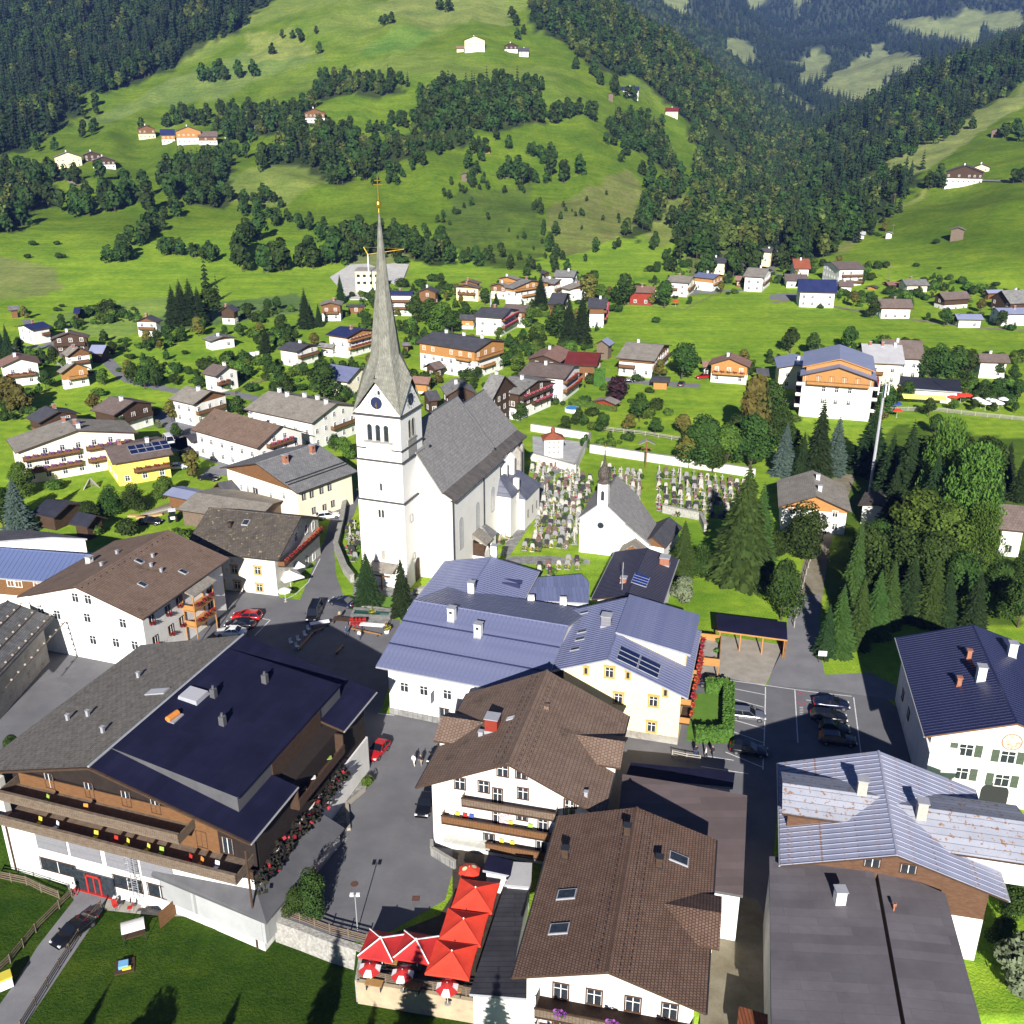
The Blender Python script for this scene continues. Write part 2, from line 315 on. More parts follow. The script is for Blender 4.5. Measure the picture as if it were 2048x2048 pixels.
for sc_,amt,det in ((.045,.2,4),(.22,.13,3),(.4,.2,6),(4.0,.22,3)):
    nz=n.new('ShaderNodeTexNoise');nz.inputs['Scale'].default_value=sc_;nz.inputs['Detail'].default_value=det;nz.inputs['Roughness'].default_value=.6;mpp=n.new('ShaderNodeMapping');mpp.inputs['Scale'].default_value=(.12,1,1) if sc_==.22 else (1,1,1);mpp.inputs['Rotation'].default_value=(0,0,.25 if sc_==.22 else 0);l.new(tc.outputs['Object'],mpp.inputs[0]);l.new(mpp.outputs[0],nz.inputs['Vector'])
    mr=n.new('ShaderNodeMapRange');mr.inputs[1].default_value=.3;mr.inputs[2].default_value=.7;mr.inputs[3].default_value=1-amt;mr.inputs[4].default_value=1+amt;l.new(nz.outputs[0],mr.inputs[0])
    hs=n.new('ShaderNodeHueSaturation');l.new(prev,hs.inputs['Color']);l.new(mr.outputs[0],hs.inputs['Value']);prev=hs.outputs[0]
    mh=n.new('ShaderNodeMapRange');mh.inputs[1].default_value=.3;mh.inputs[2].default_value=.7;mh.inputs[3].default_value=.512;mh.inputs[4].default_value=.488;l.new(nz.outputs[0],mh.inputs[0]);l.new(mh.outputs[0],hs.inputs['Hue'])
l.new(prev,b.inputs['Base Color'])
bp=n.new('ShaderNodeBump');bp.inputs['Strength'].default_value=.6;bp.inputs['Distance'].default_value=.25;l.new(nz.outputs[0],bp.inputs['Height']);l.new(bp.outputs[0],b.inputs['Normal'])
def ground_sheet(name,pts,m,z=.02,px=True,label=None,k=1.0):
    """a flat sheet of paving: outline seen in the photograph laid on the ground at height z"""
    w=[P(a*k,b_*k,z) for a,b_ in pts] if px else [Vector((a,b_,z)) for a,b_ in pts]
    mb=MB();mb.prism([(p.x,p.y,z-.3) for p in ccw(w)],[(p.x,p.y,z) for p in ccw(w)]);o=mb.obj(name,m);o['kind']='structure'
    if label:o['label']=label
    return o
asphalt=mat('asphalt',(.15,.15,.165),(.19,.19,.205),5,.9,.25,bscale=.15,spots=((.12,.12,.132),6,.58))
asph_p=mat('asphalt_pale',(.2,.2,.22),(.25,.25,.265),3,.9,.2,bscale=.15)
gravel=mat('gravel',(.2,.17,.11),(.3,.27,.2),2.5,1,.5,bscale=.1)
concrete=mat('concrete',(.33,.3,.26),(.42,.39,.34),2,.9,.2,bscale=.1)
stone_pave=mat('stone_paving',(.2,.2,.2),(.34,.34,.33),1.2,.9,.4,bscale=.25,brick=(.7,.45,(.5,.5,.5),.03))
white_paint=mat('road_paint',(.7,.7,.7),(.5,.5,.5),.5,.7)
ground_sheet('square',[(436,1190),(520,1150),(560,1195),(600,1200),(628,1130),(650,1080),(662,1030),(690,985),(722,985),(708,1030),(685,1060),(668,1100),(672,1150),(690,1200),(760,1240),(800,1240),(790,1330),(760,1430),(790,1450),(880,1480),(900,1500),(880,1560),(880,1690),(905,1745),(890,1800),(735,1888),(560,1840),(600,1790),(600,1700),(640,1600),(640,1400),(436,1300)],asphalt,.02)
ground_sheet('car_park',[(1290,1335),(1330,1340),(1360,1325),(1440,1340),(1535,1372),(1560,1350),(1600,1365),(1700,1370),(1760,1385),(1800,1420),(1860,1560),(1860,1600),(1560,1560),(1545,1730),(1548,2060),(1400,2060),(1400,1560),(1250,1540),(1270,1400)],asphalt,.02)
ground_sheet('lane_south',[(735,1425),(800,1428),(900,1440),(1000,1440),(1000,1560),(980,1640),(1040,1750),(1000,1760),(940,1740),(880,1760),(860,1700),(850,1500)],asphalt,.03)
ground_sheet('back_yard',[(-40,1290),(130,1230),(165,1235),(290,1270),(400,1240),(440,1200),(440,1300),(260,1400),(-40,1560)],asphalt,.02)
ground_sheet('yard',[(1225,1440),(1300,1440),(1310,1560),(1200,1640),(1100,1600),(1150,1480)],asphalt,.025)
ground_sheet('access_road',[(1535,1370),(1545,1340),(1572,1275),(1578,1230),(1600,1190),(1640,1190),(1640,1300),(1650,1350),(1740,1345),(1790,1370),(1790,1400),(1660,1380),(1610,1376)],asph_p,.03)
ground_sheet('garden_path',[(1588,1230),(1600,1150),(1625,1060),(1650,980),(1680,940),(1712,950),(1690,1010),(1660,1090),(1648,1170),(1640,1230)],gravel,.025)
ground_sheet('hotel_drive',[(130,1765),(215,1790),(205,1820),(51,2049),(20,2100),(-80,2140),(-60,2040),(0,2008),(30,1966),(75,1893),(148,1800)],asph_p,LOW+.03)
ground_sheet('courtyard',[(1405,1800),(1450,1780),(1515,1800),(1545,1860),(1545,2060),(1400,2060)],gravel,.03)
ground_sheet('carport_floor',[(1295,1345),(1300,1290),(1400,1265),(1570,1290),(1530,1372),(1440,1352)],concrete,.03)
ground_sheet('church_path',[(1058,1000),(1072,960),(1090,945),(1120,935),(1140,925),(1145,932),(1110,950),(1090,975),(1078,1010),(1060,1050),(1040,1080),(1020,1110),(1000,1110),(1030,1050),(1045,1020)],stone_pave,.04)
ground_sheet('cemetery_path',[(1010,1113),(1100,1112),(1180,1118),(1180,1128),(1010,1128)],stone_pave,.04)
def strip(name,pts,w,m,z=.03,k=1.0,dz=0):
    """a road or path following the ground"""
    c=[]
    q=[Vector(T(a*k,b_*k)) for a,b_ in pts]
    for i in range(len(q)-1):
        nseg=max(1,int((q[i+1]-q[i]).length/4))
        for t in range(nseg):c.append(q[i].lerp(q[i+1],t/nseg))
    c.append(q[-1]);mb=MB();L=[]
    for i,a in enumerate(c):
        d=(c[min(i+1,len(c)-1)]-c[max(i-1,0)]);nn=Vector((-d.y,d.x,0)).normalized()*w/2
        L.append([(a.x+s*nn.x,a.y+s*nn.y,max(float(zt(a.x+s*nn.x,a.y+s*nn.y)),a.z)+z) for s in (-1,-.33,.33,1)])
    for i in range(len(L)-1):
        for s in range(3):mb.poly([L[i][s],L[i][s+1],L[i+1][s+1],L[i+1][s]][::-1])
    o=mb.obj(name,m);o['kind']='structure';return o
strip('lane',[(200,700),(215,722),(240,748),(262,762),(330,778),(400,790),(470,787),(520,800)],4,asph_p)
strip('lane',[(330,900),(380,880),(350,842),(330,828),(300,835),(260,822)],7,asph_p)
strip('lane',[(345,880),(420,905),(470,925),(430,950)],7,asph_p)
strip('lane',[(120,912),(200,880),(235,862),(300,850)],3,asph_p)
strip('lane',[(410,985),(350,1010),(300,1030)],4,gravel)
strip('lane',[(1200,758),(1260,762),(1330,768),(1400,772)],5,asph_p)
strip('lane',[(1545,606),(1590,598),(1660,612),(1740,625),(1800,636),(1950,655),(2048,660)],3,gravel)
strip('lane',[(1560,600),(1560,592),(1600,590)],9,asph_p)
strip('lane',[(1300,600),(1360,590),(1450,582),(1530,578)],4,asph_p)
strip('lane',[(1535,545),(1545,520),(1548,490),(1552,468),(1560,450)],5,asph_p)
strip('lane',[(0,698),(60,695),(130,690),(200,700)],4,asph_p)
strip('lane',[(640,1200),(600,1250),(600,1300)],3,asphalt,.04)
strip('lane',[(50,640),(100,690),(140,720)],3,asph_p)
strip('hill_track',[(-20,338),(30,345),(90,350),(160,372)],3.5,gravel,.1)
strip('hill_track',[(1850,372),(1900,370),(1960,362),(2060,364)],5,asph_p,.1)
strip('hill_track',[(1380,590),(1430,560),(1480,545),(1540,545),(1600,560),(1700,565)],3,asph_p,.08)
ground=link('meadow_ground',grid_mesh());ground.data.materials.append(gm);tag(ground,kind='structure')
mb=MB();mb.poly([(-9000,-3000,-12),(9000,-3000,-12),(9000,9000,-12),(-9000,9000,-12)]);mb.obj('valley_ground',mat('far_meadow',(.1,.2,.03),(.12,.22,.03),40))['kind']='structure'
# ================================================================ trees
bark=mat('bark',(.07,.05,.035),(.12,.09,.07),.1,.95,.3)
birch_bark=mat('birch_bark',(.45,.43,.4),(.25,.24,.22),.1,.9)
def leafmat(name,c1,c2,isl=.45):return mat(name,c1,c2,.35,.75,spec=.12,island=isl)
needles=leafmat('needles',(.015,.032,.01),(.024,.047,.014),.6)
needles_b=leafmat('needles_blue',(.065,.1,.085),(.085,.125,.105),.4)
needles_y=leafmat('needles_light',(.034,.068,.014),(.046,.085,.018),.55)
leaf_g=leafmat('leaves',(.024,.052,.01),(.042,.08,.015),.65)
leaf_y=leafmat('leaves_bright',(.055,.11,.016),(.08,.145,.022),.6)
leaf_r=leafmat('leaves_purple',(.035,.016,.02),(.05,.02,.025),.4)
leaf_o=leafmat('leaves_autumn',(.13,.11,.025),(.09,.1,.02),.5)
leaf_s=leafmat('leaves_silver',(.12,.15,.085),(.16,.19,.11),.4)
def spruce_mesh(seed,lev,nb,near,width=.19,base=.06,droop=.3):
    if near:lev+=8;nb+=3
    r=random.Random(seed);cr=MB()
    for L in range(lev):
        t=L/(lev-1);z=base+(1-base-.02)*(t**.93);rad=width*(1-t)**.85*(1+.1*r.uniform(-1,1))+.006
        cnt=max(5,int(nb*(1-.55*t)));off=r.uniform(0,6.28)
        for b_ in range(cnt):
            a=off+2*math.pi*b_/cnt+r.uniform(-.18,.18);ln=rad*r.uniform(.72,1.14);dz=-ln*droop*r.uniform(.6,1.5)
            ca,sa=math.cos(a),math.sin(a)
            if near:
                w0=ln*.12+.005
                pts=[]
                for s_,wz,dd in ((.12,.4,.05),(.5,1.0,.3),(.85,.72,.85),(1.0,.1,.9)):
                    x=ln*s_;zz=z+dz*dd+(.025 if s_<.4 else 0)*ln;ww=w0*wz*r.uniform(.8,1.2)
                    pts.append(((x*ca+ww*sa,x*sa-ww*ca,zz-ww*.55),(x*ca,x*sa,zz+ww*.25),(x*ca-ww*sa,x*sa+ww*ca,zz-ww*.55)))
                for q in range(3):
                    cr.poly([pts[q][0],pts[q][1],pts[q+1][1],pts[q+1][0]]);cr.poly([pts[q][1],pts[q][2],pts[q+1][2],pts[q+1][1]])
                for s_ in (.42,.7):
                    for sg in (-1,1):
                        aa=a+sg*.62;l2=ln*(1-s_)*.75;x0,y0=ln*s_*ca,ln*s_*sa;z0=z+dz*s_*.6
                        c2,s2=math.cos(aa),math.sin(aa);w2=l2*.28
                        cr.poly([(x0,y0,z0),(x0+l2*.6*c2+w2*s2,y0+l2*.6*s2-w2*c2,z0-l2*.35),(x0+l2*c2,y0+l2*s2,z0-l2*.5),(x0+l2*.6*c2-w2*s2,y0+l2*.6*s2+w2*c2,z0-l2*.3)])
            else:
                w0=math.pi*ln/cnt*.95
                cr.poly([(0,0,z+.035),(ln*.75*ca+w0*sa,ln*.75*sa-w0*ca,z+dz*.8),(ln*ca,ln*sa,z+dz*1.25),(ln*.75*ca-w0*sa,ln*.75*sa+w0*ca,z+dz*.7)])
    tr=MB();tr.tube((0,0,-.03),(0,0,.97),.013,.002,6)
    return cr,tr
def leafy_mesh(seed,nclump,size,blobs,near,weep=0,trunk=.3,tr_=.016):
    r=random.Random(seed);cr=MB();tr=MB();bl=[]
    for k in range(blobs):
        a=r.uniform(0,6.28);q=r.uniform(0,1);rr=.2*math.sqrt(r.random())*(1.25-q*.75);z=trunk+.12+q*(.86-trunk-.12)
        bl.append((rr*math.cos(a),rr*math.sin(a),z,r.uniform(.12,.19)*(1.12-.3*q)))
    bl.append((0,0,.62,.24));bl.append((0,0,.84,.15))
    for k in range(nclump):
        bx,by,bz,br=r.choice(bl);v=Vector((r.gauss(0,1),r.gauss(0,1),r.gauss(0,1))).normalized()
        d=br*(.55+.5*r.random()**.5);c=Vector((bx,by,bz))+Vector((v.x*d,v.y*d,v.z*d*.95))
        if c.z<.06:continue
        nrm=(v+Vector((r.uniform(-.7,.7),r.uniform(-.7,.7),r.uniform(-.3,.9)))).normalized();a=nrm.orthogonal().normalized();b_=nrm.cross(a);ro=r.uniform(0,3.14);a,b_=a*math.cos(ro)+b_*math.sin(ro),b_*math.cos(ro)-a*math.sin(ro)
        s_=size*r.uniform(.6,1.25)
        if weep:b_=(b_*.5+Vector((0,0,-1.0))*weep).normalized();a=b_.cross(Vector((r.gauss(0,1),r.gauss(0,1),0))).normalized()*.5; 
        cr.poly([c-a*s_-b_*s_*.5,c+a*s_*.15-b_*s_,c+a*s_+b_*s_*.35,c-a*s_*.3+b_*s_])
    tr.tube((0,0,-.03),(0,0,trunk+.08),tr_*1.25,tr_*.8,7)
    for k in range(7 if near else 3):
        x,y,z,q=bl[k%len(bl)];tr.tube((0,0,trunk*.75+.03*k),(x,y,z),tr_*.55,tr_*.15,5,cap=False)
    return cr,tr
def bush_mesh(seed,ncl,size):
    r=random.Random(seed);cr=MB();bl=[(r.uniform(-.3,.3),r.uniform(-.3,.3),r.uniform(.3,.6),r.uniform(.25,.42)) for _ in range(6)]
    for k in range(ncl):
        bx,by,bz,br=r.choice(bl);v=Vector((r.gauss(0,1),r.gauss(0,1),r.gauss(0,1))).normalized();c=Vector((bx,by,bz))+v*br*(.6+.45*r.random())
        if c.z<0:c.z *=-.5
        nrm=(v+Vector((r.uniform(-.6,.6),r.uniform(-.6,.6),r.uniform(-.2,.8)))).normalized();a=nrm.orthogonal().normalized();b_=nrm.cross(a);s_=size*r.uniform(.6,1.3)
        cr.poly([c-a*s_-b_*s_*.5,c+a*s_*.15-b_*s_,c+a*s_+b_*s_*.35,c-a*s_*.3+b_*s_])
    return cr
PROTO={}
def proto(key):
    """(crown mesh, trunk mesh, joined mesh) for a kind of tree one metre tall, scaled where it stands"""
    if key in PROTO:return PROTO[key]
    kind,var=key;sd=hash_key(kind)+var*17;bk=bark
    if kind in ('spruce','spruce_blue','spruce_light'):
        cr,tr=spruce_mesh(sd,30,13,True,(.2,.235,.17)[var%3],(.05,.03,.08)[var%3],(.35,.25,.5)[var%3]);m={'spruce':needles,'spruce_blue':needles_b,'spruce_light':needles_y}[kind]
    elif kind=='larch':cr,tr=spruce_mesh(sd,34,12,True,.26,.06,.7);m=needles_y
    elif kind=='spruce_far':cr,tr=spruce_mesh(sd,9,9,False,(.19,.16,.22)[var%3],.06,.55);m=needles
    elif kind=='leafy_far':cr,tr=leafy_mesh(sd,300,.075,7,False,trunk=(.1,.05,.18)[var%3]);m=leaf_g
    elif kind=='leafy_far_light':cr,tr=leafy_mesh(sd,300,.075,7,False,trunk=.1);m=leafmat('leaves_olive',(.075,.11,.02),(.1,.13,.03),.5)
    elif kind=='leafy_mid':cr,tr=leafy_mesh(sd,2000,.03,10,True,trunk=(.14,.1,.2)[var%3]);m=leaf_g
    elif kind=='leafy':cr,tr=leafy_mesh(sd,6500,.0175,15,True,trunk=(.1,.14,.05)[var%3]);m=leaf_g
    elif kind=='leafy_bright':cr,tr=leafy_mesh(sd,6500,.0175,14,True,trunk=.1);m=leaf_y
    elif kind=='leafy_mid_bright':cr,tr=leafy_mesh(sd,2000,.03,10,True,trunk=(.14,.1,.2)[var%3]);m=leaf_y
    elif kind=='leafy_autumn':cr,tr=leafy_mesh(sd,1400,.038,9,True,trunk=.12);m=leaf_o
    elif kind=='leafy_purple':cr,tr=leafy_mesh(sd,1000,.045,7,True,trunk=.1);m=leaf_r
    elif kind=='leafy_silver':cr,tr=leafy_mesh(sd,2000,.03,9,True,trunk=.1);m=leaf_s
    elif kind=='birch':cr,tr=leafy_mesh(sd,7500,.016,15,True,weep=.8,trunk=.12,tr_=.01);m=leaf_y;bk=birch_bark
    elif kind=='bush':cr=bush_mesh(sd,900,.065);tr=MB();tr.tube((0,0,-.05),(0,0,.4),.05,.03,5);m=leaf_g
    elif kind=='bush_bright':cr=bush_mesh(sd,900,.065);tr=MB();tr.tube((0,0,-.05),(0,0,.4),.05,.03,5);m=leaf_y
    jm=MB();jm.v=cr.v+tr.v;jm.f=cr.f+[tuple(i+len(cr.v) for i in f) for f in tr.f];jm.m=[0]*len(cr.f)+[1]*len(tr.f)
    PROTO[key]=[cr.mesh(kind+'_crown',m),tr.mesh(kind+'_trunk',bk),jm.mesh(kind+'_tree',[m,bk]),None];return PROTO[key]
def hash_key(s):return sum(ord(c)*(i+3) for i,c in enumerate(s))
TREEN={'spruce':'spruce_tree','spruce_blue':'blue_spruce_tree','spruce_light':'spruce_tree','larch':'larch_tree','spruce_far':'spruce_tree','bush':'bush','bush_bright':'bush','birch':'birch_tree'}
def tree(kind,xy,h,label,group=None,var=None,parts=True,z=None,wide=1.0):
    var=random.randrange(3) if var is None else var;pr=proto((kind,var));x,y=xy[:2];z=float(zt(x,y)) if z is None else z
    nm=TREEN.get(kind,'leafy_tree');cat='bush' if nm=='bush' else 'tree';rz=random.uniform(0,6.28)
    s=(h*wide,h*wide,h)
    if parts:
        o=empty(nm,(x,y,z),rz,label,cat,group);o.scale=s
        a=link('crown' if cat=='tree' else 'foliage',pr[0],o);b_=link('trunk',pr[1],o)
    else:
        o=link(nm,pr[2],None,(x,y,z),rz,s);tag(o,label,cat,group)
        if pr[3] is None:pr[3]=o
    return o
def gn_forest(name,label,pts,h,objs,seed):
    """one mass of trees nobody could count, as instances on points"""
    me=bpy.data.meshes.new(name);me.from_pydata([tuple(p) for p in pts],[],[])
    rg=np.random.default_rng(seed)
    a=me.attributes.new('sc','FLOAT','POINT');a.data.foreach_set('value',np.asarray(h,np.float32))
    a=me.attributes.new('rz','FLOAT','POINT');a.data.foreach_set('value',rg.uniform(0,6.28,len(pts)).astype(np.float32))
    a=me.attributes.new('pick','INT','POINT');a.data.foreach_set('value',rg.integers(0,len(objs),len(pts)).astype(np.int32))
    o=link(name,me);tag(o,label,None,None,'stuff')
    g=bpy.data.node_groups.new(name,'GeometryNodeTree');g.interface.new_socket('Geometry',in_out='INPUT',socket_type='NodeSocketGeometry');g.interface.new_socket('Geometry',in_out='OUTPUT',socket_type='NodeSocketGeometry')
    N=g.nodes;L=g.links;i_=N.new('NodeGroupInput');o_=N.new('NodeGroupOutput');j=N.new('GeometryNodeJoinGeometry')
    def attr(nm,ty):
        q=N.new('GeometryNodeInputNamedAttribute');q.data_type=ty;q.inputs['Name'].default_value=nm;return q.outputs['Attribute']
    rz=N.new('ShaderNodeCombineXYZ');L.new(attr('rz','FLOAT'),rz.inputs[2]);m2p=N.new('GeometryNodeMeshToPoints');L.new(i_.outputs[0],m2p.inputs[0])
    pk=attr('pick','INT')
    for q,ob in enumerate(objs):
        cm=N.new('FunctionNodeCompare');cm.data_type='INT';cm.operation='EQUAL';L.new(pk,cm.inputs[2]);cm.inputs[3].default_value=q
        inf=N.new('GeometryNodeObjectInfo');inf.inputs[0].default_value=ob;inf.inputs[1].default_value=True
        ip=N.new('GeometryNodeInstanceOnPoints');L.new(m2p.outputs[0],ip.inputs['Points']);L.new(cm.outputs[0],ip.inputs['Selection']);L.new(inf.outputs['Geometry'],ip.inputs['Instance']);L.new(rz.outputs[0],ip.inputs['Rotation']);L.new(attr('sc','FLOAT'),ip.inputs['Scale'])
        L.new(ip.outputs[0],j.inputs[0])
    L.new(j.outputs[0],o_.inputs[0]);md=o.modifiers.new('scatter','NODES');md.node_group=g;return o
# ================================================================ buildings
white=mat('white_plaster',(.72,.71,.69),(.62,.61,.58),1.6,.9,.15,spec=.1,stretch=(1,1,.35),spots=((.5,.49,.46),1.6,.63))
cream=mat('cream_plaster',(.74,.68,.54),(.68,.62,.48),3,.9,.1,spec=.1)
pale_y=mat('pale_yellow_plaster',(.8,.68,.4),(.76,.63,.36),3,.9,.1,spec=.1)
yellow=mat('yellow_plaster',(.8,.6,.14),(.74,.54,.12),3,.9,.1,spec=.1)
greyp=mat('grey_plaster',(.42,.4,.36),(.3,.28,.25),1.5,.95,.3,spots=((.2,.18,.15),1.2,.58))
old_wall=mat('weathered_plaster',(.66,.64,.58),(.52,.5,.45),2,.95,.2,spots=((.38,.36,.32),1.5,.6))
redwall=mat('red_boards',(.3,.04,.02),(.25,.03,.015),1,.8)
wood_d=mat('dark_timber',(.055,.03,.018),(.085,.05,.03),.6,.85,.3,stretch=(1,1,4))
wood_m=mat('brown_timber',(.16,.075,.03),(.22,.11,.045),.6,.8,.3,stretch=(1,1,4))
wood_o=mat('orange_timber',(.42,.2,.06),(.5,.25,.08),.7,.75,.2,stretch=(1,1,4))
wood_g=mat('grey_timber',(.14,.1,.07),(.22,.17,.13),.5,.9,.3,stretch=(1,1,4))
R_brown=mat('brown_tiles',(.2,.135,.1),(.245,.17,.13),2.5,.85,.25,brick=(.34,.36,(.5,.48,.48),.04),spots=((.11,.08,.06),3,.6))
R_tile=mat('brown_pantiles',(.17,.1,.07),(.215,.135,.098),1.5,.8,.25,brick=(.28,.28,(.36,.34,.34),.045),spots=((.13,.08,.055),2.5,.58))
R_brn2=mat('dull_brown_roof',(.16,.12,.105),(.2,.155,.14),2,.9,.2,brick=(.5,.5,(.7,.7,.7),.04))
R_grey=mat('grey_shingles',(.22,.215,.21),(.3,.295,.285),1.6,.9,.4,brick=(.45,.38,(.6,.6,.6),.035),spots=((.13,.125,.12),1.2,.56))
R_tan=mat('tan_grey_shingles',(.26,.235,.2),(.34,.31,.27),2,.9,.3,brick=(.4,.34,(.7,.7,.7),.03),spots=((.15,.135,.12),1.5,.6))
R_moss=mat('mossy_shingles',(.09,.075,.065),(.14,.12,.1),1.2,.95,.4,brick=(.3,.3,(.5,.5,.5),.04),spots=((.27,.23,.12),.7,.6))
R_slate=mat('slate_roof',(.2,.2,.21),(.27,.27,.275),1.5,.8,.3,brick=(.5,.36,(.55,.55,.55),.035))
R_dark=mat('dark_roof',(.03,.032,.05),(.042,.044,.062),2,.6,.15,brick=(3,1.2,(.7,.7,.7),.03))
R_dgrey=mat('dark_grey_roof',(.07,.07,.085),(.095,.095,.11),2,.7,.15,brick=(.5,.45,(.7,.7,.7),.03))
R_navy=mat('navy_roof',(.02,.03,.1),(.03,.04,.13),2,.5,.1)
R_maroon=mat('maroon_roof',(.16,.025,.02),(.2,.035,.03),2,.55,.1,brick=(.5,.45,(.7,.7,.7),.04))
R_red=mat('red_tile_roof',(.35,.1,.05),(.28,.08,.04),1.5,.8,.2,brick=(.4,.4,(.6,.6,.6),.04))
R_rose=mat('rosy_brown_roof',(.27,.15,.12),(.32,.19,.15),2,.8,.2,brick=(.4,.4,(.7,.7,.7),.03))
M_blue=mat('blue_sheet_metal',(.15,.17,.3),(.19,.21,.35),1.3,.5,.1,metal=.0,spec=.5,spots=((.115,.13,.24),1.6,.56))
M_blue2=mat('pale_blue_sheet_metal',(.26,.29,.44),(.3,.33,.48),3,.5,.06,spec=.5)
M_dblue=mat('dark_blue_sheet_metal',(.018,.022,.075),(.025,.03,.09),3,.4,.06,spec=.5)
M_grey=mat('grey_sheet_metal',(.1,.1,.11),(.13,.13,.14),2,.5,.1,spec=.5)
M_rust=mat('rusty_sheet_metal',(.32,.34,.46),(.4,.42,.54),2,.55,.1,spec=.5,spots=((.24,.12,.06),.5,.585))
M_pale=mat('light_roof_felt',(.5,.5,.52),(.42,.42,.45),3,.8,.1,spots=((.36,.36,.4),1.2,.6))
copper=mat('brown_copper',(.11,.1,.095),(.17,.15,.135),1.2,.6,.1,brick=(9,.5,(.4,.4,.4),.04,(0,0,math.pi/2)))
glass=mat('window_glass',(.02,.025,.035),(.04,.05,.06),.5,.12,spec=.6)
glass_c=mat('curtained_glass',(.25,.27,.3),(.05,.06,.07),.25,.2,spec=.6)
frame_w=mat('white_frame',(.75,.75,.74),None,1,.6)
frame_b=mat('brown_frame',(.09,.045,.025),None,1,.7)
stone_f=mat('ochre_surround',(.5,.33,.1),(.56,.38,.13),.4,.8)
shut_g=mat('green_shutters',(.12,.16,.11),(.1,.135,.09),.3,.8,brick=(3,.07,(.6,.6,.6),.02,(math.pi/2,0,0)))
metal_g=mat('zinc_flashing',(.35,.36,.4),(.42,.43,.47),.6,.45,spec=.6)
metal_d=mat('dark_iron',(.03,.03,.035),None,1,.5,spec=.5)
brick_m=mat('brick_chimney',(.3,.12,.07),(.36,.16,.1),.4,.9,.3,brick=(.25,.08,(1.3,1.3,1.3),.02))
solar=mat('solar_glass',(.008,.014,.06),(.012,.02,.08),.6,.15,spec=.8)
solar_b=mat('solar_glass_blue',(.01,.03,.2),(.015,.04,.26),.6,.15,spec=.8)
geran=mat('geraniums',(.5,.03,.025),(.3,.05,.02),.1,.8,island=.4)
petun=mat('petunias',(.45,.12,.5),(.3,.06,.4),.1,.8,island=.4)
pinkfl=mat('pink_flowers',(.6,.12,.2),(.45,.07,.12),.1,.8,island=.4)
green_s=mat('flower_greens',(.05,.11,.025),(.07,.14,.03),.1,.8,island=.4)
grey_cl=mat('grey_blind',(.24,.24,.27),(.27,.27,.3),.4,.8,brick=(9,.12,(.85,.85,.85),.015,(math.pi/2,0,0)))
SIDE={'S':0,'E':math.pi/2,'N':math.pi,'W':-math.pi/2}
WM={}
def window_mesh(w,h,style):
    """outward is -y; centre of the opening at the origin"""
    key=(round(w,2),round(h,2),style)
    if key in WM:return WM[key]
    a=MB();g=MB();f=.09;hw,hh=w/2,h/2
    fm={'plain':frame_w,'brown':frame_b,'stone':stone_f,'shutter':frame_w,'dark':frame_b,'door':frame_b,'bare':frame_w,'garage':frame_w}[style.split('_')[0]]
    if style=='stone':
        a.box(-hw-.22,hw+.22,-.1,.02,-hh-.25,-hh);a.box(-hw-.28,hw+.28,-.16,.02,hh,hh+.3);a.box(-hw-.2,-hw,-.08,.02,-hh,hh);a.box(hw,hw+.2,-.08,.02,-hh,hh)
    else:
        t=.13 if style=='brown' else f
        a.box(-hw-t,hw+t,-.07,.02,hh,hh+t);a.box(-hw-t,hw+t,-.1,.02,-hh-t,-hh);a.box(-hw-t,-hw,-.07,.02,-hh,hh);a.box(hw,hw+t,-.07,.02,-hh,hh)
    k1=1
    if style != 'garage' and w>.5:
        a.box(-.035,.035,-.05,.02,-hh,hh,k1)
        if h>.9 and style in ('shutter','brown','plain','stone'):a.box(-hw,-.035,-.045,.02,hh*.3,hh*.3+.06,k1);a.box(.035,hw,-.045,.02,hh*.3,hh*.3+.06,k1)
        for s_ in (-1,1):x=s_*(hw-.03);a.box(min(x,x+.03*s_),max(x,x+.03*s_),-.048,.02,-hh,hh,k1)
    g.poly([(-hw,-.02,-hh),(hw,-.02,-hh),(hw,-.02,hh),(-hw,-.02,hh)])
    sh=None
    if style=='shutter':
        sh=MB();sh.box(-w*.27,w*.27,-.06,0,-hh-.05,hh+.05)
    WM[key]=(a.mesh('window_frame',[fm,frame_w if style != 'brown' else frame_w]),g.mesh('pane',glass if style != 'curtain' else glass_c),sh.mesh('shutter',shut_g) if sh else None)
    jm=MB();jm.v=a.v+g.v;jm.f=a.f+[tuple(i+len(a.v) for i in q) for q in g.f];jm.m=a.m+[2]*len(g.f)
    WM[key]+=(jm.mesh('window',[fm,frame_w,glass]),);return WM[key]
FB={}
def flowers(kind):
    if kind not in FB:
        r=random.Random(4);a=MB();a.box(-.5,.5,-.1,.1,-.22,-.02,2)
        for k in range(64):
            c=Vector((r.uniform(-.52,.52),r.gauss(0,.14),r.gauss(-.02,.12)));v=Vector((r.gauss(0,1),r.gauss(-.5,1),r.gauss(.5,1))).normalized();p=v.orthogonal().normalized()*.1;q=v.cross(p)
            a.poly([c-p-q,c+p-q,c+p+q,c-p+q],0 if r.random()<.7 else 1)
        FB[kind]=a.mesh('flower_box',[{'red':geran,'pink':pinkfl,'purple':petun}[kind],green_s,wood_d])
    return FB[kind]
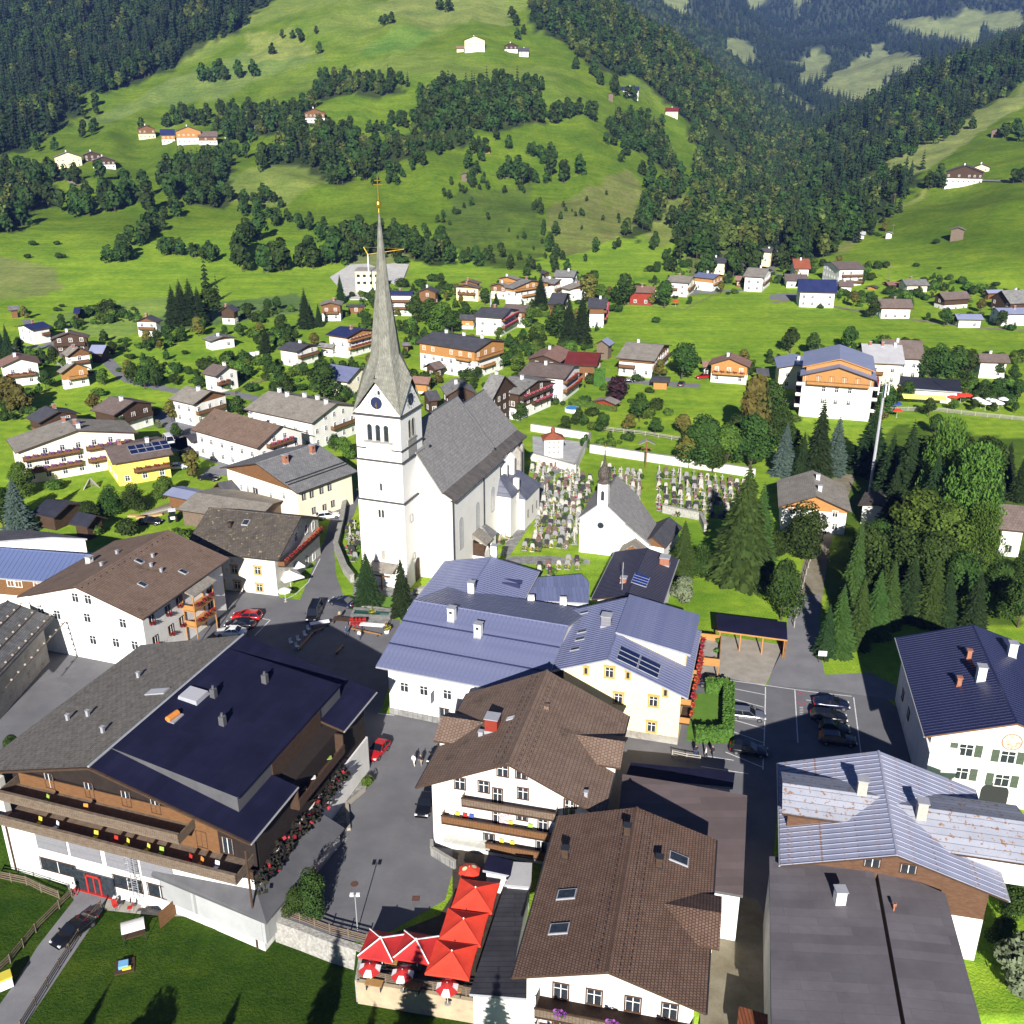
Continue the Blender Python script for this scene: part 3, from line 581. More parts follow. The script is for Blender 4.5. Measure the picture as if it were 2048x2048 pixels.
class Bld:
    """a gabled building: x runs along the ridge from the first gable, y across, z up from the ground"""
    def __init__(s,name,label,R0,R1,E0,ze,zr=None,z0=0.0,group=None,cat=None,oh=(1.0,.9),yl=None,yr=None,zel=None,zer=None,hero=False,zeE=None):
        if zr is None:                       # the roof pitch at which the eave corner stands square to the ridge
            best=None
            for i in range(160):
                z=ze+.4+i*.07;r0,r1,e=P(*R0,z),P(*R1,z),P(*E0,ze);d=r1-r0;d.z=0;L=d.length;d /= L
                n=Vector((-d.y,d.x,0));w=abs((e-r0).dot(n));k=abs((e-r0).dot(d));pit=(z-ze)/max(w,.1)
                if not .2<pit<.65:k+=50+abs(pit-.35)*20
                if best is None or k<best[0]:best=(k,z)
            zr=best[1]
        r0,r1,e=P(*R0,zr),P(*R1,zr),P(*E0,ze);d=r1-r0;d.z=0;s.L=d.length;d /= s.L;n=Vector((-d.y,d.x,0));w=(e-r0).dot(n)
        a=math.atan2(d.y,d.x);s.ang=a;s.zr=zr-z0;s.z0=z0
        s.t=(s.zr-(ze-z0))/abs(w)
        s.yl=abs(w) if yl is None else yl;s.yr=abs(w) if yr is None else yr      # half widths left (+y) and right (-y) of the ridge
        s.init2(name,label,Vector((r0.x,r0.y,z0)),group,cat,oh,hero)
    def init2(s,name,label,org,group,cat,oh,hero):
        s.org=org;s.oh=oh;s.hero=hero;s.root=empty(name,org,s.ang,label,cat or name.split('_')[-1],group);s.roof=None;s.M=Matrix.Translation(org)@Matrix.Rotation(s.ang,4,'Z');s.Mi=s.M.inverted()
        s.x0=oh[0];s.x1=s.L-oh[0];s.y1=s.yl-oh[1];s.y0=-(s.yr-oh[1])
    @classmethod
    def world(c,name,label,org,ang,L,w,ze,zr,group=None,cat=None,oh=(.9,.8),hero=False):
        s=c.__new__(c);s.ang=R(ang);s.L=L;s.zr=zr;s.z0=org.z;s.yl=s.yr=w;s.t=(zr-ze)/w
        d=Vector((math.cos(s.ang),math.sin(s.ang),0));s.init2(name,label,Vector(org)-d*L/2,group,cat,oh,hero);return s
    def rz(s,y):return s.zr-abs(y)*s.t
    def rp(s,x,y,dz=0):return (x,y,s.rz(y)+dz)
    def part(s,name,mb,m,parent=None,smooth=False,label=None):
        o=mb.obj(name,m,parent or s.root,smooth)
        if label:o['label']=label
        return o
    def local_ray(s,px,py):
        o=s.Mi@Vector((0,0,CH));d=s.Mi.to_3x3()@Vector(ray(px,py));return o,d
    def pick(s,side,px,py):
        """where a point of the photograph lies on a facade: (along, height)"""
        o,d=s.local_ray(px,py);ax=1 if side in 'SN' else 0;c={'S':s.y0,'N':s.y1,'W':s.x0,'E':s.x1}[side];t=(c-o[ax])/d[ax];q=o+d*t
        return (q.x if ax else q.y),q.z
    def pickr(s,px,py,side=None):
        o,d=s.local_ray(px,py);out=[]
        for sg in (1,-1):
            t=(s.zr-sg*s.t*o.y-o.z)/(d.z+sg*s.t*d.y);q=o+d*t
            if (side or sg)==sg and q.y*sg>-.3:out.append((t,q))
        return min(out,key=lambda a:a[0])[1] if out else Vector((s.L/2,0,s.zr))
    def walls(s,bands,th=.25):
        """bands: (from height, to height, material), the last one taking the gables"""
        for i,(a,b,m) in enumerate(bands):
            top=s.zr-th;pr=.03*(m in (wood_d,wood_m,wood_o,wood_g));ya,yb=s.y0-pr,s.y1+pr
            P2=[(ya,a),(yb,a),(yb,s.rz(yb)-th),(0,top),(ya,s.rz(ya)-th)]
            if b is not None:               # cut at height b
                out=[]
                for j in range(len(P2)):
                    p,q=P2[j],P2[(j+1)%len(P2)]
                    if p[1]<=b:out.append(p)
                    if (p[1]<=b) != (q[1]<=b) and abs(p[1]-q[1])>1e-9:t=(b-p[1])/(q[1]-p[1]);out.append((p[0]+(q[0]-p[0])*t,b))
                P2=out
            if a>max(P2[-1][1],P2[2][1] if len(P2)>2 else 0) and False:continue
            if P2[0][1]>s.rz(ya)-th:    # band starts above the eave: a gable only
                P2=[(ya,a),(yb,a),(0,top)];hw=(top-a)/s.t;P2=[(-hw,a),(hw,a),(0,top)]
            mb=MB();n=len(P2);mb.v=[(s.x0-pr,y,z) for y,z in P2]+[(s.x1+pr,y,z) for y,z in P2];mb.f=[tuple(reversed(range(n))),tuple(range(n,2*n))]+[(j,(j+1)%n,n+(j+1)%n,n+j) for j in range(n)]
            mb.f=[f[::-1] for f in mb.f];mb.m=[0]*len(mb.f)
            s.part('wall' if not pr else 'timber_cladding',mb,m)
    def roofs(s,m,edge=wood_d,th=.22,panels=None,gutter=True,mL=None):
        mb=MB();c=math.sqrt(1+s.t**2)
        for k,(sg,w) in enumerate(((1,s.yl),(-1,s.yr))):
            e=s.zr-w*s.t;q=[(0,0,s.zr),(s.L,0,s.zr),(s.L,sg*w,e),(0,sg*w,e)];b=[(x,y,z-th*c) for x,y,z in q]
            if sg>0:mb.prism([b[i] for i in (0,1,2,3)],[q[i] for i in (0,1,2,3)],1,2 if mL else 0,1)
            else:mb.prism([b[i] for i in (3,2,1,0)],[q[i] for i in (3,2,1,0)],1,0,1)
        s.roof=s.part('roof',mb,[m,edge]+([mL] if mL else []))
        if s.hero or panels:
            cap=MB();cap.prism([(-.02,-.18,s.zr-.04),(s.L+.02,-.18,s.zr-.04),(s.L+.02,.18,s.zr-.04),(-.02,.18,s.zr-.04)],[(-.02,-.05,s.zr+.09),(s.L+.02,-.05,s.zr+.09),(s.L+.02,.05,s.zr+.09),(-.02,.05,s.zr+.09)])
            s.part('ridge_cap',cap,m,s.roof)
            if gutter:
                for sg,w in ((1,s.yl),(-1,s.yr)):
                    g=MB();g.tube((0,sg*(w+.07),s.rz(w)-.1),(s.L,sg*(w+.07),s.rz(w)-.1),.09,n=6);s.part('gutter',g,metal_g if panels else metal_d,s.roof)
        if panels:
            for sg,w in ((1,s.yl),(-1,s.yr)):
                n=max(2,round(s.L/panels));pw=s.L/n;mb=MB();f=s.t
                a0,a1=.12,w;q=[(.03,sg*a0,-a0*f),(pw-.03,sg*a0,-a0*f),(pw-.03,sg*a1,-a1*f),(.03,sg*a1,-a1*f)]
                if sg<0:q=q[::-1]
                mb.prism([(x,y,z+.01) for x,y,z in q],[(x,y,z+.035) for x,y,z in q])
                q=[(-.035,sg*a0,-a0*f),(.035,sg*a0,-a0*f),(.035,sg*a1,-a1*f),(-.035,sg*a1,-a1*f)]
                if sg<0:q=q[::-1]
                mb.prism([(x,y,z+.01) for x,y,z in q],[(x,y,z+.1) for x,y,z in q]);me=mb.mesh('panel',(mL or m) if sg>0 else m)
                for i in range(n):
                    if len(s.roof.children)<290:link('panel',me,s.roof,(i*pw,0,s.zr))
        return s.roof
    def win(s,side,a,z,w=1.0,h=1.2,style='plain',flower=None):
        fr,pn,sh,jm=window_mesh(w,h,style);c={'S':(a,s.y0,z),'N':(a,s.y1,z),'W':(s.x0,a,z),'E':(s.x1,a,z)}[side]
        o=link('window',fr if s.hero else jm,s.root,c,SIDE[side])
        if s.hero:
            link('pane',pn,o)
            if sh:link('shutter',sh,o,(-w*.82-.1,0,0));link('shutter',sh,o,(w*.82+.1,0,0))
        if flower:link('flower_box',flowers(flower),o,(0,-.2,-h/2),0,(w,1,1))
        return o
    def wins(s,side,pts,w=1.0,h=1.2,style='plain',flower=None):
        for p in pts:a,z=s.pick(side,*p);s.win(side,a,z,w,h,style,flower)
    def grid(s,side,rows,step=2.6,w=.95,h=1.15,style='plain',skip=.0,rnd=None):
        lo,hi=(s.x0,s.x1) if side in 'SN' else (s.y0,s.y1);n=max(1,int((hi-lo-1)/step));r=rnd or random.Random(int(s.org.x*13+s.org.y))
        for z in rows:
            for i in range(n):
                a=lo+(hi-lo)*(i+.5)/n+r.uniform(-.15,.15)
                if side in 'WE' and z+h/2+.4>s.rz(a)-.3:continue
                if side in 'SN' and z+h/2>s.rz(s.y1)-.3:continue
                if r.random()>=skip:s.win(side,a,z,w,h,style)
    def balcony(s,side,a0,a1,z,m=wood_m,depth=1.2,flower=None,rail=1.0,gap=None,n_fl=None):
        base={'S':(0,s.y0,0),'N':(0,s.y1,0),'W':(s.x0,0,0),'E':(s.x1,0,0)}[side];rz=SIDE[side];sgn={'S':1,'N':-1,'W':-1,'E':1}[side]
        c=sgn*(a0+a1)/2;wd=abs(a1-a0);mb=MB();mb.box(-wd/2,wd/2,-depth,0,z-.15,z,1)
        o=mb.obj('balcony',[m,wood_d],s.root,loc=(base[0]+(c*sgn if side in 'SN' else 0),base[1]+(c*sgn if side in 'WE' else 0),0),rz=rz)
        rb=MB();rb.box(-wd/2,wd/2,-depth,-depth+.06,z+.1,z+rail-.1);rb.box(-wd/2,-wd/2+.06,-depth,0,z+.1,z+rail-.1);rb.box(wd/2-.06,wd/2,-depth,0,z+.1,z+rail-.1)
        rb.box(-wd/2-.05,wd/2+.05,-depth-.06,-depth+.1,z+rail-.1,z+rail,1)
        for i in range(int(wd/.3)):x=-wd/2+.15+i*.3;rb.box(x-.012,x+.012,-depth-.015,-depth,z+.1,z+rail-.12,1)
        rb.obj('railing',[m,wood_d],o)
        if flower:
            k=n_fl or max(1,int(wd/1.6))
            for i in range(k):link('flower_box',flowers(flower),o,(-wd/2+wd*(i+.5)/k,-depth-.12,z+rail+.05))
        return o
    def chimney(s,x=None,y=None,px=None,w=.7,h=1.3,m=white,cap=metal_g,dz=0):
        if px:q=s.pickr(*px);x,y=q.x,q.y
        z=s.rz(y);mb=MB();mb.box(x-w/2,x+w/2,y-w/2,y+w/2,z-.5,z+h,0);mb.box(x-w/2-.1,x+w/2+.1,y-w/2-.1,y+w/2+.1,z+h,z+h+.1,1)
        mb.box(x-w/2-.06,x+w/2+.06,y-w/2-.06,y+w/2+.06,z-.3,z+.12,1);mb.box(x-w*.22,x+w*.22,y-w/2-.01,y-w/2,z+h*.6,z+h*.8,2)
        return s.part('chimney',mb,[m,cap,metal_d],s.roof)
    def patch(s,name,x0,x1,y0,y1,h0,h1,mats,parent=None,rim=None):
        """a flat piece lying on the roof slope"""
        mb=MB();lo=[(x0,y0),(x1,y0),(x1,y1),(x0,y1)];lo=ccw(lo)
        mb.prism([s.rp(x,y,h0) for x,y in lo],[s.rp(x,y,h1) for x,y in lo],1,0 if rim is None else 1)
        if rim is not None:
            xa,xb,ya,yb=min(x0,x1)+rim,max(x0,x1)-rim,min(y0,y1)+rim,max(y0,y1)-rim;mb.poly([s.rp(x,y,h1+.012) for x,y in ((xa,ya),(xb,ya),(xb,yb),(xa,yb))],0)
        return s.part(name,mb,mats,parent or s.roof)
    def skylight(s,px,w=.9,l=1.3,m=glass):q=s.pickr(*px);return s.patch('skylight',q.x-w/2,q.x+w/2,q.y-l/2,q.y+l/2,-.02,.16,[m,metal_g],rim=.1)
    def vent(s,px,w=.35,h=.55,m=metal_g):
        q=s.pickr(*px);mb=MB();mb.box(q.x-w/2,q.x+w/2,q.y-w/2,q.y+w/2,q.z-.15,q.z+h);mb.box(q.x-w/2-.06,q.x+w/2+.06,q.y-w/2-.06,q.y+w/2+.06,q.z+h,q.z+h+.06);return s.part('roof_vent',mb,m,s.roof)
    def solars(s,px0,nx,ny,w=1.0,l=1.6,m=solar):
        q=s.pickr(*px0);sg=1 if q.y>0 else -1
        for i in range(nx):
            for j in range(ny):s.patch('solar_panel',q.x+i*w,q.x+i*w+w-.06,q.y+sg*j*l,q.y+sg*(j*l+l-.06),.06,.14,[m,metal_g],rim=.05)
    def snow_guards(s,side=1,rows=2,step=.9):
        mb=MB()
        for r_ in range(rows):
            y=side*(.9+r_*.75)
            for i in range(int(s.L/step)):x=.4+i*step+(r_%2)*step/2;z=s.rz(y);mb.box(x-.09,x+.09,y-.03,y+.03,z,z+.14)
        o=s.part('snow_guards',mb,metal_d,s.roof);o['kind']='stuff'
    def cross(s,xc,side,hw,zt_,y_end,m,wallm=white,edge=wood_d,name='cross_gable',oh=.6,wx=None):
        """a gable across the main roof: its ridge at height zt_, centred at xc, running out to y_end"""
        sg=side;yi=(s.zr-zt_)/s.t*.98;e=s.t;ze=zt_-hw*e;mb=MB();th=.22
        for d in (-1,1):
            yb=(s.zr-ze)/s.t
            q=[(xc,sg*yi,zt_),(xc,sg*y_end,zt_),(xc+d*hw,sg*y_end,ze),(xc+d*hw,sg*max(min(yb,y_end),yi),ze)]
            if d*sg>0:q=q[::-1]
            mb.prism([(x,y,z-th) for x,y,z in q],[(x,y,z+.02) for x,y,z in q],1,0,1)
        o=s.part(name,mb,[m,edge],s.roof);wb=MB();ww=hw-oh*.5;yw=y_end-oh;yst=(s.zr-zt_)/s.t
        zl=zt_-ww*e-th;lo=min(s.rz(y_end-oh)-.5,zl-.3);pts=[(xc-ww,lo),(xc+ww,lo),(xc+ww,zl),(xc,zt_-th),(xc-ww,zl)]
        n=5;wb.v=[(x,sg*(yst+.2),z) for x,z in pts]+[(x,sg*yw,z) for x,z in pts];wb.f=[tuple(range(n)),tuple(reversed(range(n,2*n)))]+[(n+j,n+(j+1)%n,(j+1)%n,j) for j in range(n)]
        if sg>0:wb.f=[f[::-1] for f in wb.f]
        wb.m=[0]*len(wb.f);wb.obj('wall',wallm,o);return o
# ================================================================ the buildings of the foreground
def z1(x,y):return x/3.22,900+y/3.22
def z2(x,y):return 550+x/3.22,900+y/3.22
def z3(x,y):return 1050+x/3.22,900+y/3.22
def z5(x,y):return x/2.76,1350+y/2.76
def z6(x,y):return 600+x/2.76,1350+y/2.76
def z7(x,y):return 1348+x/2.4214,1250+y/2.4214
def zr_(x,y):return 1740+x/5.367,1240+y/5.367
def zb(x,y):return 850+x/4.293,1480+y/4.293
def loc2(b,px,py,z):
    q=b.Mi@P(px,py,z+b.z0);return q.x,q.y
CHAIR={}
def chair(b_or_xyz,rz,m,label,group=None,lounger=False):
    key=(m.name,lounger)
    if key not in CHAIR:
        a=MB()
        if lounger:a.box(-.3,.3,-.6,.5,.3,.36);a.prism([(-.3,.5,.3),(.3,.5,.3),(.3,.56,.3),(-.3,.56,.3)],[(-.3,.85,.95),(.3,.85,.95),(.3,.9,.95),(-.3,.9,.95)])
        else:a.box(-.25,.25,-.25,.25,.4,.45);a.prism([(-.25,.2,.45),(.25,.2,.45),(.25,.25,.45),(-.25,.25,.45)],[(-.25,.32,1.0),(.25,.32,1.0),(.25,.37,1.0),(-.25,.37,1.0)])
        se=a.mesh('seat',m);l=MB()
        y0=-.55 if lounger else -.2
        for x in (-.22,.22):
            for y in (y0,.22):l.tube((x,y,0),(x,y,.42),.025,n=4)
        CHAIR[key]=(se,l.mesh('legs',metal_g))
    o=empty('lounger' if lounger else 'chair',b_or_xyz,rz,label,'lounger' if lounger else 'chair',group);link('seat',CHAIR[key][0],o);link('legs',CHAIR[key][1],o);return o
cloth_y=mat('yellow_cloth',(.6,.45,.03),(.55,.5,.08),.3,.8);cloth_g=mat('lime_cloth',(.3,.45,.06),(.35,.5,.1),.3,.8);cloth_o=mat('orange_cloth',(.6,.22,.04),(.5,.18,.04),.3,.8)
cloth_r=mat('red_cloth',(.5,.03,.02),(.42,.025,.02),.3,.8);cloth_w=mat('white_cloth',(.75,.75,.76),(.65,.65,.68),.3,.8);cloth_b=mat('blue_cloth',(.06,.1,.4),(.05,.09,.35),.3,.8)
def on(b,x,y,z):return b.M@Vector((x,y,z))
# ---- A: the large dark-roofed hotel at lower left
hotel=Bld('hotel','large white hotel with a half dark, half grey shingle roof beside the lower lawn',(177.5,1535),(487.6,1269.6),(502,1687),10.5,zr=15.15,z0=LOW,yl=15.6,cat='hotel',hero=True)
h=hotel;h.t=(15.15-10.5)/17.5;h.yr=17.5
h.x0,h.x1,h.y1,h.y0=1.3,26.6,14.6,-16.6
roofw=mat('hotel_wood_roof',(.17,.155,.14),(.24,.22,.2),.7,.95,.8,bscale=.35,brick=(.8,.33,(.6,.6,.6),.05),spots=((.12,.105,.095),.8,.55))
felt=mat('black_roof_felt',(.01,.011,.036),(.015,.016,.046),3,.95,.1,spec=.1,brick=(9,1.0,(.75,.75,.75),.03))
zw=9.3                                              # top of the white part, above the lower lawn
mb=MB();mb.box(1.3,26.6,-16.6,14.6,-.2,7.3);h.part('wall',mb,white)
mb=MB();mb.box(2.6,26.4,-16.4,14.4,7.3,12.6);mb.prism([(2.6,-16.4,12.6),(26.4,-16.4,12.6),(26.4,14.4,13.0),(2.6,14.4,13.0)],[(2.6,-2,16.3),(26.4,-2,16.3),(26.4,2,16.3),(2.6,2,16.3)]);h.part('timber_cladding',mb,mat('blackened_timber',(.02,.014,.012),(.03,.02,.016),.6,.9));mb=MB();mb.box(2.5,2.6,-12,12,7.4,12.6);h.part('front_boarding',mb,wood_m)
mb=MB();mb.box(1.25,1.6,-16.6,14.6,7.3,8.2,0)
for i in range(4):y=10.5-i*8;mb.box(1.2,1.3,y,y+1.2,7.3,8.2,1)
for i in range(12):y=13-i*2.5;mb.box(1.22,1.3,y-1,y,7.45,8.05,2)
h.part('frieze',mb,[wood_d,redwall,grey_cl])
# roof slopes: shingled left, dark felt right with a cut for the side balcony and a long raised dormer
e=h.t;W_=17.5;th=.3
mb=MB()
q=[(0,0,h.zr),(h.L,0,h.zr),(h.L,15.6,h.zr-15.6*e),(0,15.6,h.zr-15.6*e)];mb.prism([(x,y,z-th) for x,y,z in q],q,1,0,1);h.roof=h.part('roof',mb,[roofw,wood_d])
mb=MB()
for x0,x1,ya,yb in ((0,h.L,0,14.5),(0,9.0,14.5,17.5),(19.3,h.L,14.5,17.5)):
    q=[(x0,-yb,h.zr-yb*e),(x1,-yb,h.zr-yb*e),(x1,-ya,h.zr-ya*e),(x0,-ya,h.zr-ya*e)];mb.prism([(x,y,z-th) for x,y,z in q],q,1,0,1)
h.part('dark_roof',mb,[felt,wood_d])
mb=MB();zD=h.z0*0+15.6
lipz=13.0-LOW;q=[(2.8,-14.6,lipz),(24.3,-14.6,lipz),(24.3,0,h.zr+.08),(3.3,0,h.zr+.08)];b_=[(2.8,-14.6,13.0),(24.3,-14.6,13.0),(24.3,0,h.zr-.3),(3.3,0,h.zr-.3)]
mb.prism(b_,q,1,0,1);dz=h.part('shed_dormer',mb,[felt,M_grey])
mb=MB();mb.box(2.9,24.4,-14.75,-14.55,lipz-.25,lipz+.05);h.part('dormer_fascia',mb,felt,dz)
mb=MB();mb.tube((0,.05,h.zr+.06),(h.L,.05,h.zr+.06),.14,n=6);h.part('ridge_cap',mb,metal_g,h.roof)
for a_,b_ in ((0,9),(19.3,h.L)):mb=MB();mb.tube((a_,-17.55,12.95),(b_,-17.55,12.95),.1,n=5);h.part('gutter',mb,metal_g,h.roof)
mb=MB();mb.tube((-.02,0,h.zr-.1),(-.02,-17.5,h.zr-17.5*e-.1),.16,n=4);mb.tube((-.02,0,h.zr-.1),(-.02,15.6,h.zr-15.6*e-.1),.16,n=4);h.part('verge_board',mb,wood_d,h.roof)
# side balcony with loungers
mb=MB();mb.box(9.0,19.3,-17.4,-14.7,10.0,10.2);mb.box(9.0,19.3,-17.5,-17.35,10.2,11.3);mb.box(9.0,9.2,-17.4,-14.7,10.2,12.6);mb.box(19.1,19.3,-17.4,-14.7,10.2,12.6);mb.box(9,19.3,-14.72,-14.62,10,15.2);h.part('side_balcony',mb,wood_d)
for x,y,m_,lb in ((17.3,-16.2,cloth_g,'lime green lounger on the side balcony of the large hotel, nearer the square'),(16.2,-15.6,cloth_g,'lime green lounger beside the balcony wall of the large hotel'),(13.6,-16.2,cloth_w,'white lounger in the middle of the side balcony of the large hotel'),(11.6,-16.2,cloth_o,'orange curved lounger at the near end of the hotel side balcony')):
    chair(on(h,x,y,10.2),h.ang+.6,m_,lb,lounger=True)
# gallery balconies across the gable
for (ya,yb,z,dep) in ((-15.8,15.6,8.1,2.6),(-9.5,12.4,11.0,2.2)):
    mb=MB();mb.box(2.6-dep-.6,2.7,ya,yb,z,z+.2);x=2.6-dep-.6
    mb.box(x,x+.1,ya,yb,z+.2,z+1.1);mb.box(x-.12,x+.2,ya,yb,z+1.1,z+1.25);mb.box(x,2.7,ya,ya+.1,z+.2,z+1.1);mb.box(x,2.7,yb-.1,yb,z+.2,z+1.1)
    for k in range(int((yb-ya)/.22)):y=ya+.1+k*.22;mb.box(x-.03,x,y,y+.16,z+.25,z+1.08)
    o=h.part('gallery',mb,wood_g)
cols=[cloth_y,cloth_g,cloth_o,cloth_w,cloth_y,cloth_r];cn=['yellow','lime green','orange','white','golden','red']
for k,(px,py) in enumerate(((82,1592),(93,1554),(170,1566),(117,1606),(196,1625),(232,1617),(258,1640),(326,1650),(405,1667),(438,1682),(300,1655),(383,1668))):
    up=k in (1,2);z=11.2 if up else 8.3;q=h.pick('W',px,py);chair(on(h,.6 if up else .3,q[0],z),h.ang-math.pi/2+random.uniform(-.5,.5),cols[k%6],'deck chair','deck chairs on the hotel galleries')['label']=(['yellow','lime','red'][k%3] if up else cn[k%6])+' deck chair on the '+('upper' if up else 'lower')+' hotel gallery '+['at the left end','under the yellow towel','beside the white door','left of the roof ridge','under the roof peak','beside the lime chair','right of the peak','in the middle','right of the middle','at the far right end','beside the ladder top','near the red flowers'][k]
for y in (11.5,7,2,-2,-6,-10,-13):h.win('W',y,9.6,1.1,1.9,'door').location.x=2.55
for y in (8,3,-1.5,-5):h.win('W',y,12.5,1.0,1.8,'door').location.x=2.55
mb=MB();mb.box(.5,1.25,12.6,13.8,7.6,13.0);h.part('white_pier',mb,white)
# facade: grey blinds, ground floor openings, red door
for px,py in ((103,1684),(170,1701),(243,1721),(314,1740)):
    a,z=h.pick('W',px,py);mb=MB();mb.box(1.2,1.28,a-1.95,a+1.95,z-1.2,z+1.2);mb.box(1.1,1.3,a-2.0,a+2.0,z+1.2,z+1.32);h.part('blind',mb,grey_cl)
for px,py,w_ in ((117,1734,4.6),(256,1767,3.6),(321,1783,3.0)):a,z=h.pick('W',px,py);h.win('W',a,z,w_,1.5,'dark')
a,z=h.pick('W',190,1762);mb=MB();mb.box(1.1,1.3,a-2.6,a+2.6,-.05,2.7,1)
for yy in (a-.95,a+.75):mb.box(1.0,1.3,yy,yy+.2,0,2.5,0)
mb.box(1.0,1.3,a-.95,a+.95,2.3,2.5,0);mb.box(1.05,1.3,a-.1,a+.05,0,2.3,0);mb.box(.9,1.3,a-2.6,a+2.6,-.02,.12,0);h.part('entrance_door',mb,[cloth_r,glass])
mb=MB();a,z=h.pick('W',268,1700);a -= 0
for yy in (a-.35,a+.35):mb.tube((.55,yy,1.5),(.55,yy,8.6),.05,n=4)
for k in range(24):mb.tube((.55,a-.35,1.6+k*.3),(.55,a+.35,1.6+k*.3),.03,n=3)
for k in range(8):
    z=2.8+k*.8
    for j in range(6):t0,t1=math.pi*j/6,math.pi*(j+1)/6;mb.tube((.55-.75*math.sin(t0),a+.5*math.cos(t0),z),(.55-.75*math.sin(t1),a+.5*math.cos(t1),z),.03,n=3)
h.part('caged_ladder',mb,metal_g)
mb=MB();mb.tube((1.2,13.9,0),(1.2,13.9,7.5),.1,n=6);mb.tube((-.1,-16.9,0),(-.1,-16.9,12.2),.12,n=6);h.part('drainpipe',mb,wood_d)
# the low wing with a sheet roof at the corner
mb=MB();pts=[(3.6,-3.5),(1.2,-16.6),(1.2-1.2,-19.2),(12.6,-19.4),(12.6,-16.6)]
lw=[(1.3,-5),(-.6,-18.4),(13.3,-19.4),(13.3,-16.6),(1.3,-16.6)]
mb.prism([(x,y,1.5) for x,y in ccw(lw)],[(x,y,4.6) for x,y in ccw(lw)]);o=h.part('side_wing',mb,mat('zinc_cladding',(.4,.41,.42),(.46,.47,.48),2,.6,.05,brick=(1.3,9,(.7,.7,.7),.03)))
mb=MB();mb.prism([(x*.98+.4,y*.97,-.2) for x,y in ccw(lw)],[(x*.98+.4,y*.97,1.5) for x,y in ccw(lw)]);h.part('base',mb,white,o)
mb=MB();mb.prism([(1.25,-4.5,5.0),(1.25,-16.6,5.9),(-1.0,-18.9,4.5)],[(1.25,-4.5,5.25),(1.25,-16.6,6.1),(-1.0,-18.9,4.75)]);mb.prism([(1.25,-16.6,5.9),(13.6,-16.6,6.2),(13.6,-19.9,4.6),(-1.0,-18.9,4.5)][::-1],[(1.25,-16.6,6.1),(13.6,-16.6,6.4),(13.6,-19.9,4.8),(-1.0,-18.9,4.75)][::-1])
mb.prism([(-1.0,-18.9,4.5),(1.25,-4.5,5.0),(1.0,-4.4,4.6)],[(-1.0,-18.9,4.75),(1.25,-4.5,5.25),(1.0,-4.4,4.9)]);h.part('wing_roof',mb,M_grey,o)
for x in (4.2,5.6,7.0):mb=MB();mb.box(x,x+1.1,-19.15,-19.0,0.2+1.4,4.2,1);mb.box(x-.1,x,-19.25,-19,1.5,4.3,0);mb.box(x+1.1,x+1.2,-19.25,-19,1.5,4.3,0);h.part('window',mb,[wood_o,glass],o)
flo=MB();r_=random.Random(2)
for k in range(520):
    c=Vector((r_.uniform(1.0,20),-17.1+r_.gauss(0,.28),7.3+r_.gauss(0,.6)));v=Vector((r_.gauss(0,1),r_.gauss(0,1),r_.gauss(0,1))).normalized();p=v.orthogonal().normalized()*.2;q=v.cross(p);flo.poly([c-p-q,c+p-q,c+p+q,c-p+q],0 if r_.random()<.1 else 1)
o=h.part('flower_balcony',flo,[geran,mat('dark_red_leaves',(.03,.015,.015),(.02,.03,.012),.3,.9)]);o['kind']='stuff'
h.skylight((315,1384),1.2,2.6,mat('white_dome',(.5,.5,.55),None,1,.4));q=h.Mi@P(388,1398,14.6);zz_=lipz+(h.zr-lipz)*(1+q.y/14.6);mb=MB();mb.prism([(q.x-1.3,q.y-1.3,zz_-.4),(q.x+1.3,q.y-1.3,zz_-.4),(q.x+1.3,q.y+1.3,zz_-.2),(q.x-1.3,q.y+1.3,zz_-.2)],[(q.x-1.1,q.y-1.1,zz_+.35),(q.x+1.1,q.y-1.1,zz_+.35),(q.x+1.1,q.y+1.1,zz_+.6),(q.x-1.1,q.y+1.1,zz_+.6)],1,0);h.part('roof_dome',mb,[mat('white_dome',(.5,.5,.55)),metal_g])
for p in ((533,1388),(432,1425),(449,1473)): 
    q=h.Mi@P(*p,12.6);x,y=q.x,q.y;zz=lipz+(h.zr-lipz)*(1-min(1,max(0,-y/14.6)));mb=MB();mb.box(x-.3,x+.3,y-.3,y+.3,zz,zz+1.1);mb.tube((x,y,zz+1.1),(x,y,zz+1.5),.14);h.part('roof_vent',mb,M_grey)
q=h.Mi@P(352,1462,13.2);zz=16.2;mb=MB();mb.box(q.x-.9,q.x+.9,q.y-.6,q.y+.6,zz,zz+1.3,1);mb.tube((q.x+.7,q.y,zz+1.5),(q.x-.8,q.y+.2,zz+1.5),.35,n=8,k=0);h.part('ventilation_unit',mb,[cloth_o,metal_g])
for p in ((136,1440),(176,1432),(206,1465),(277,1355)):h.vent(p,.3,.7)
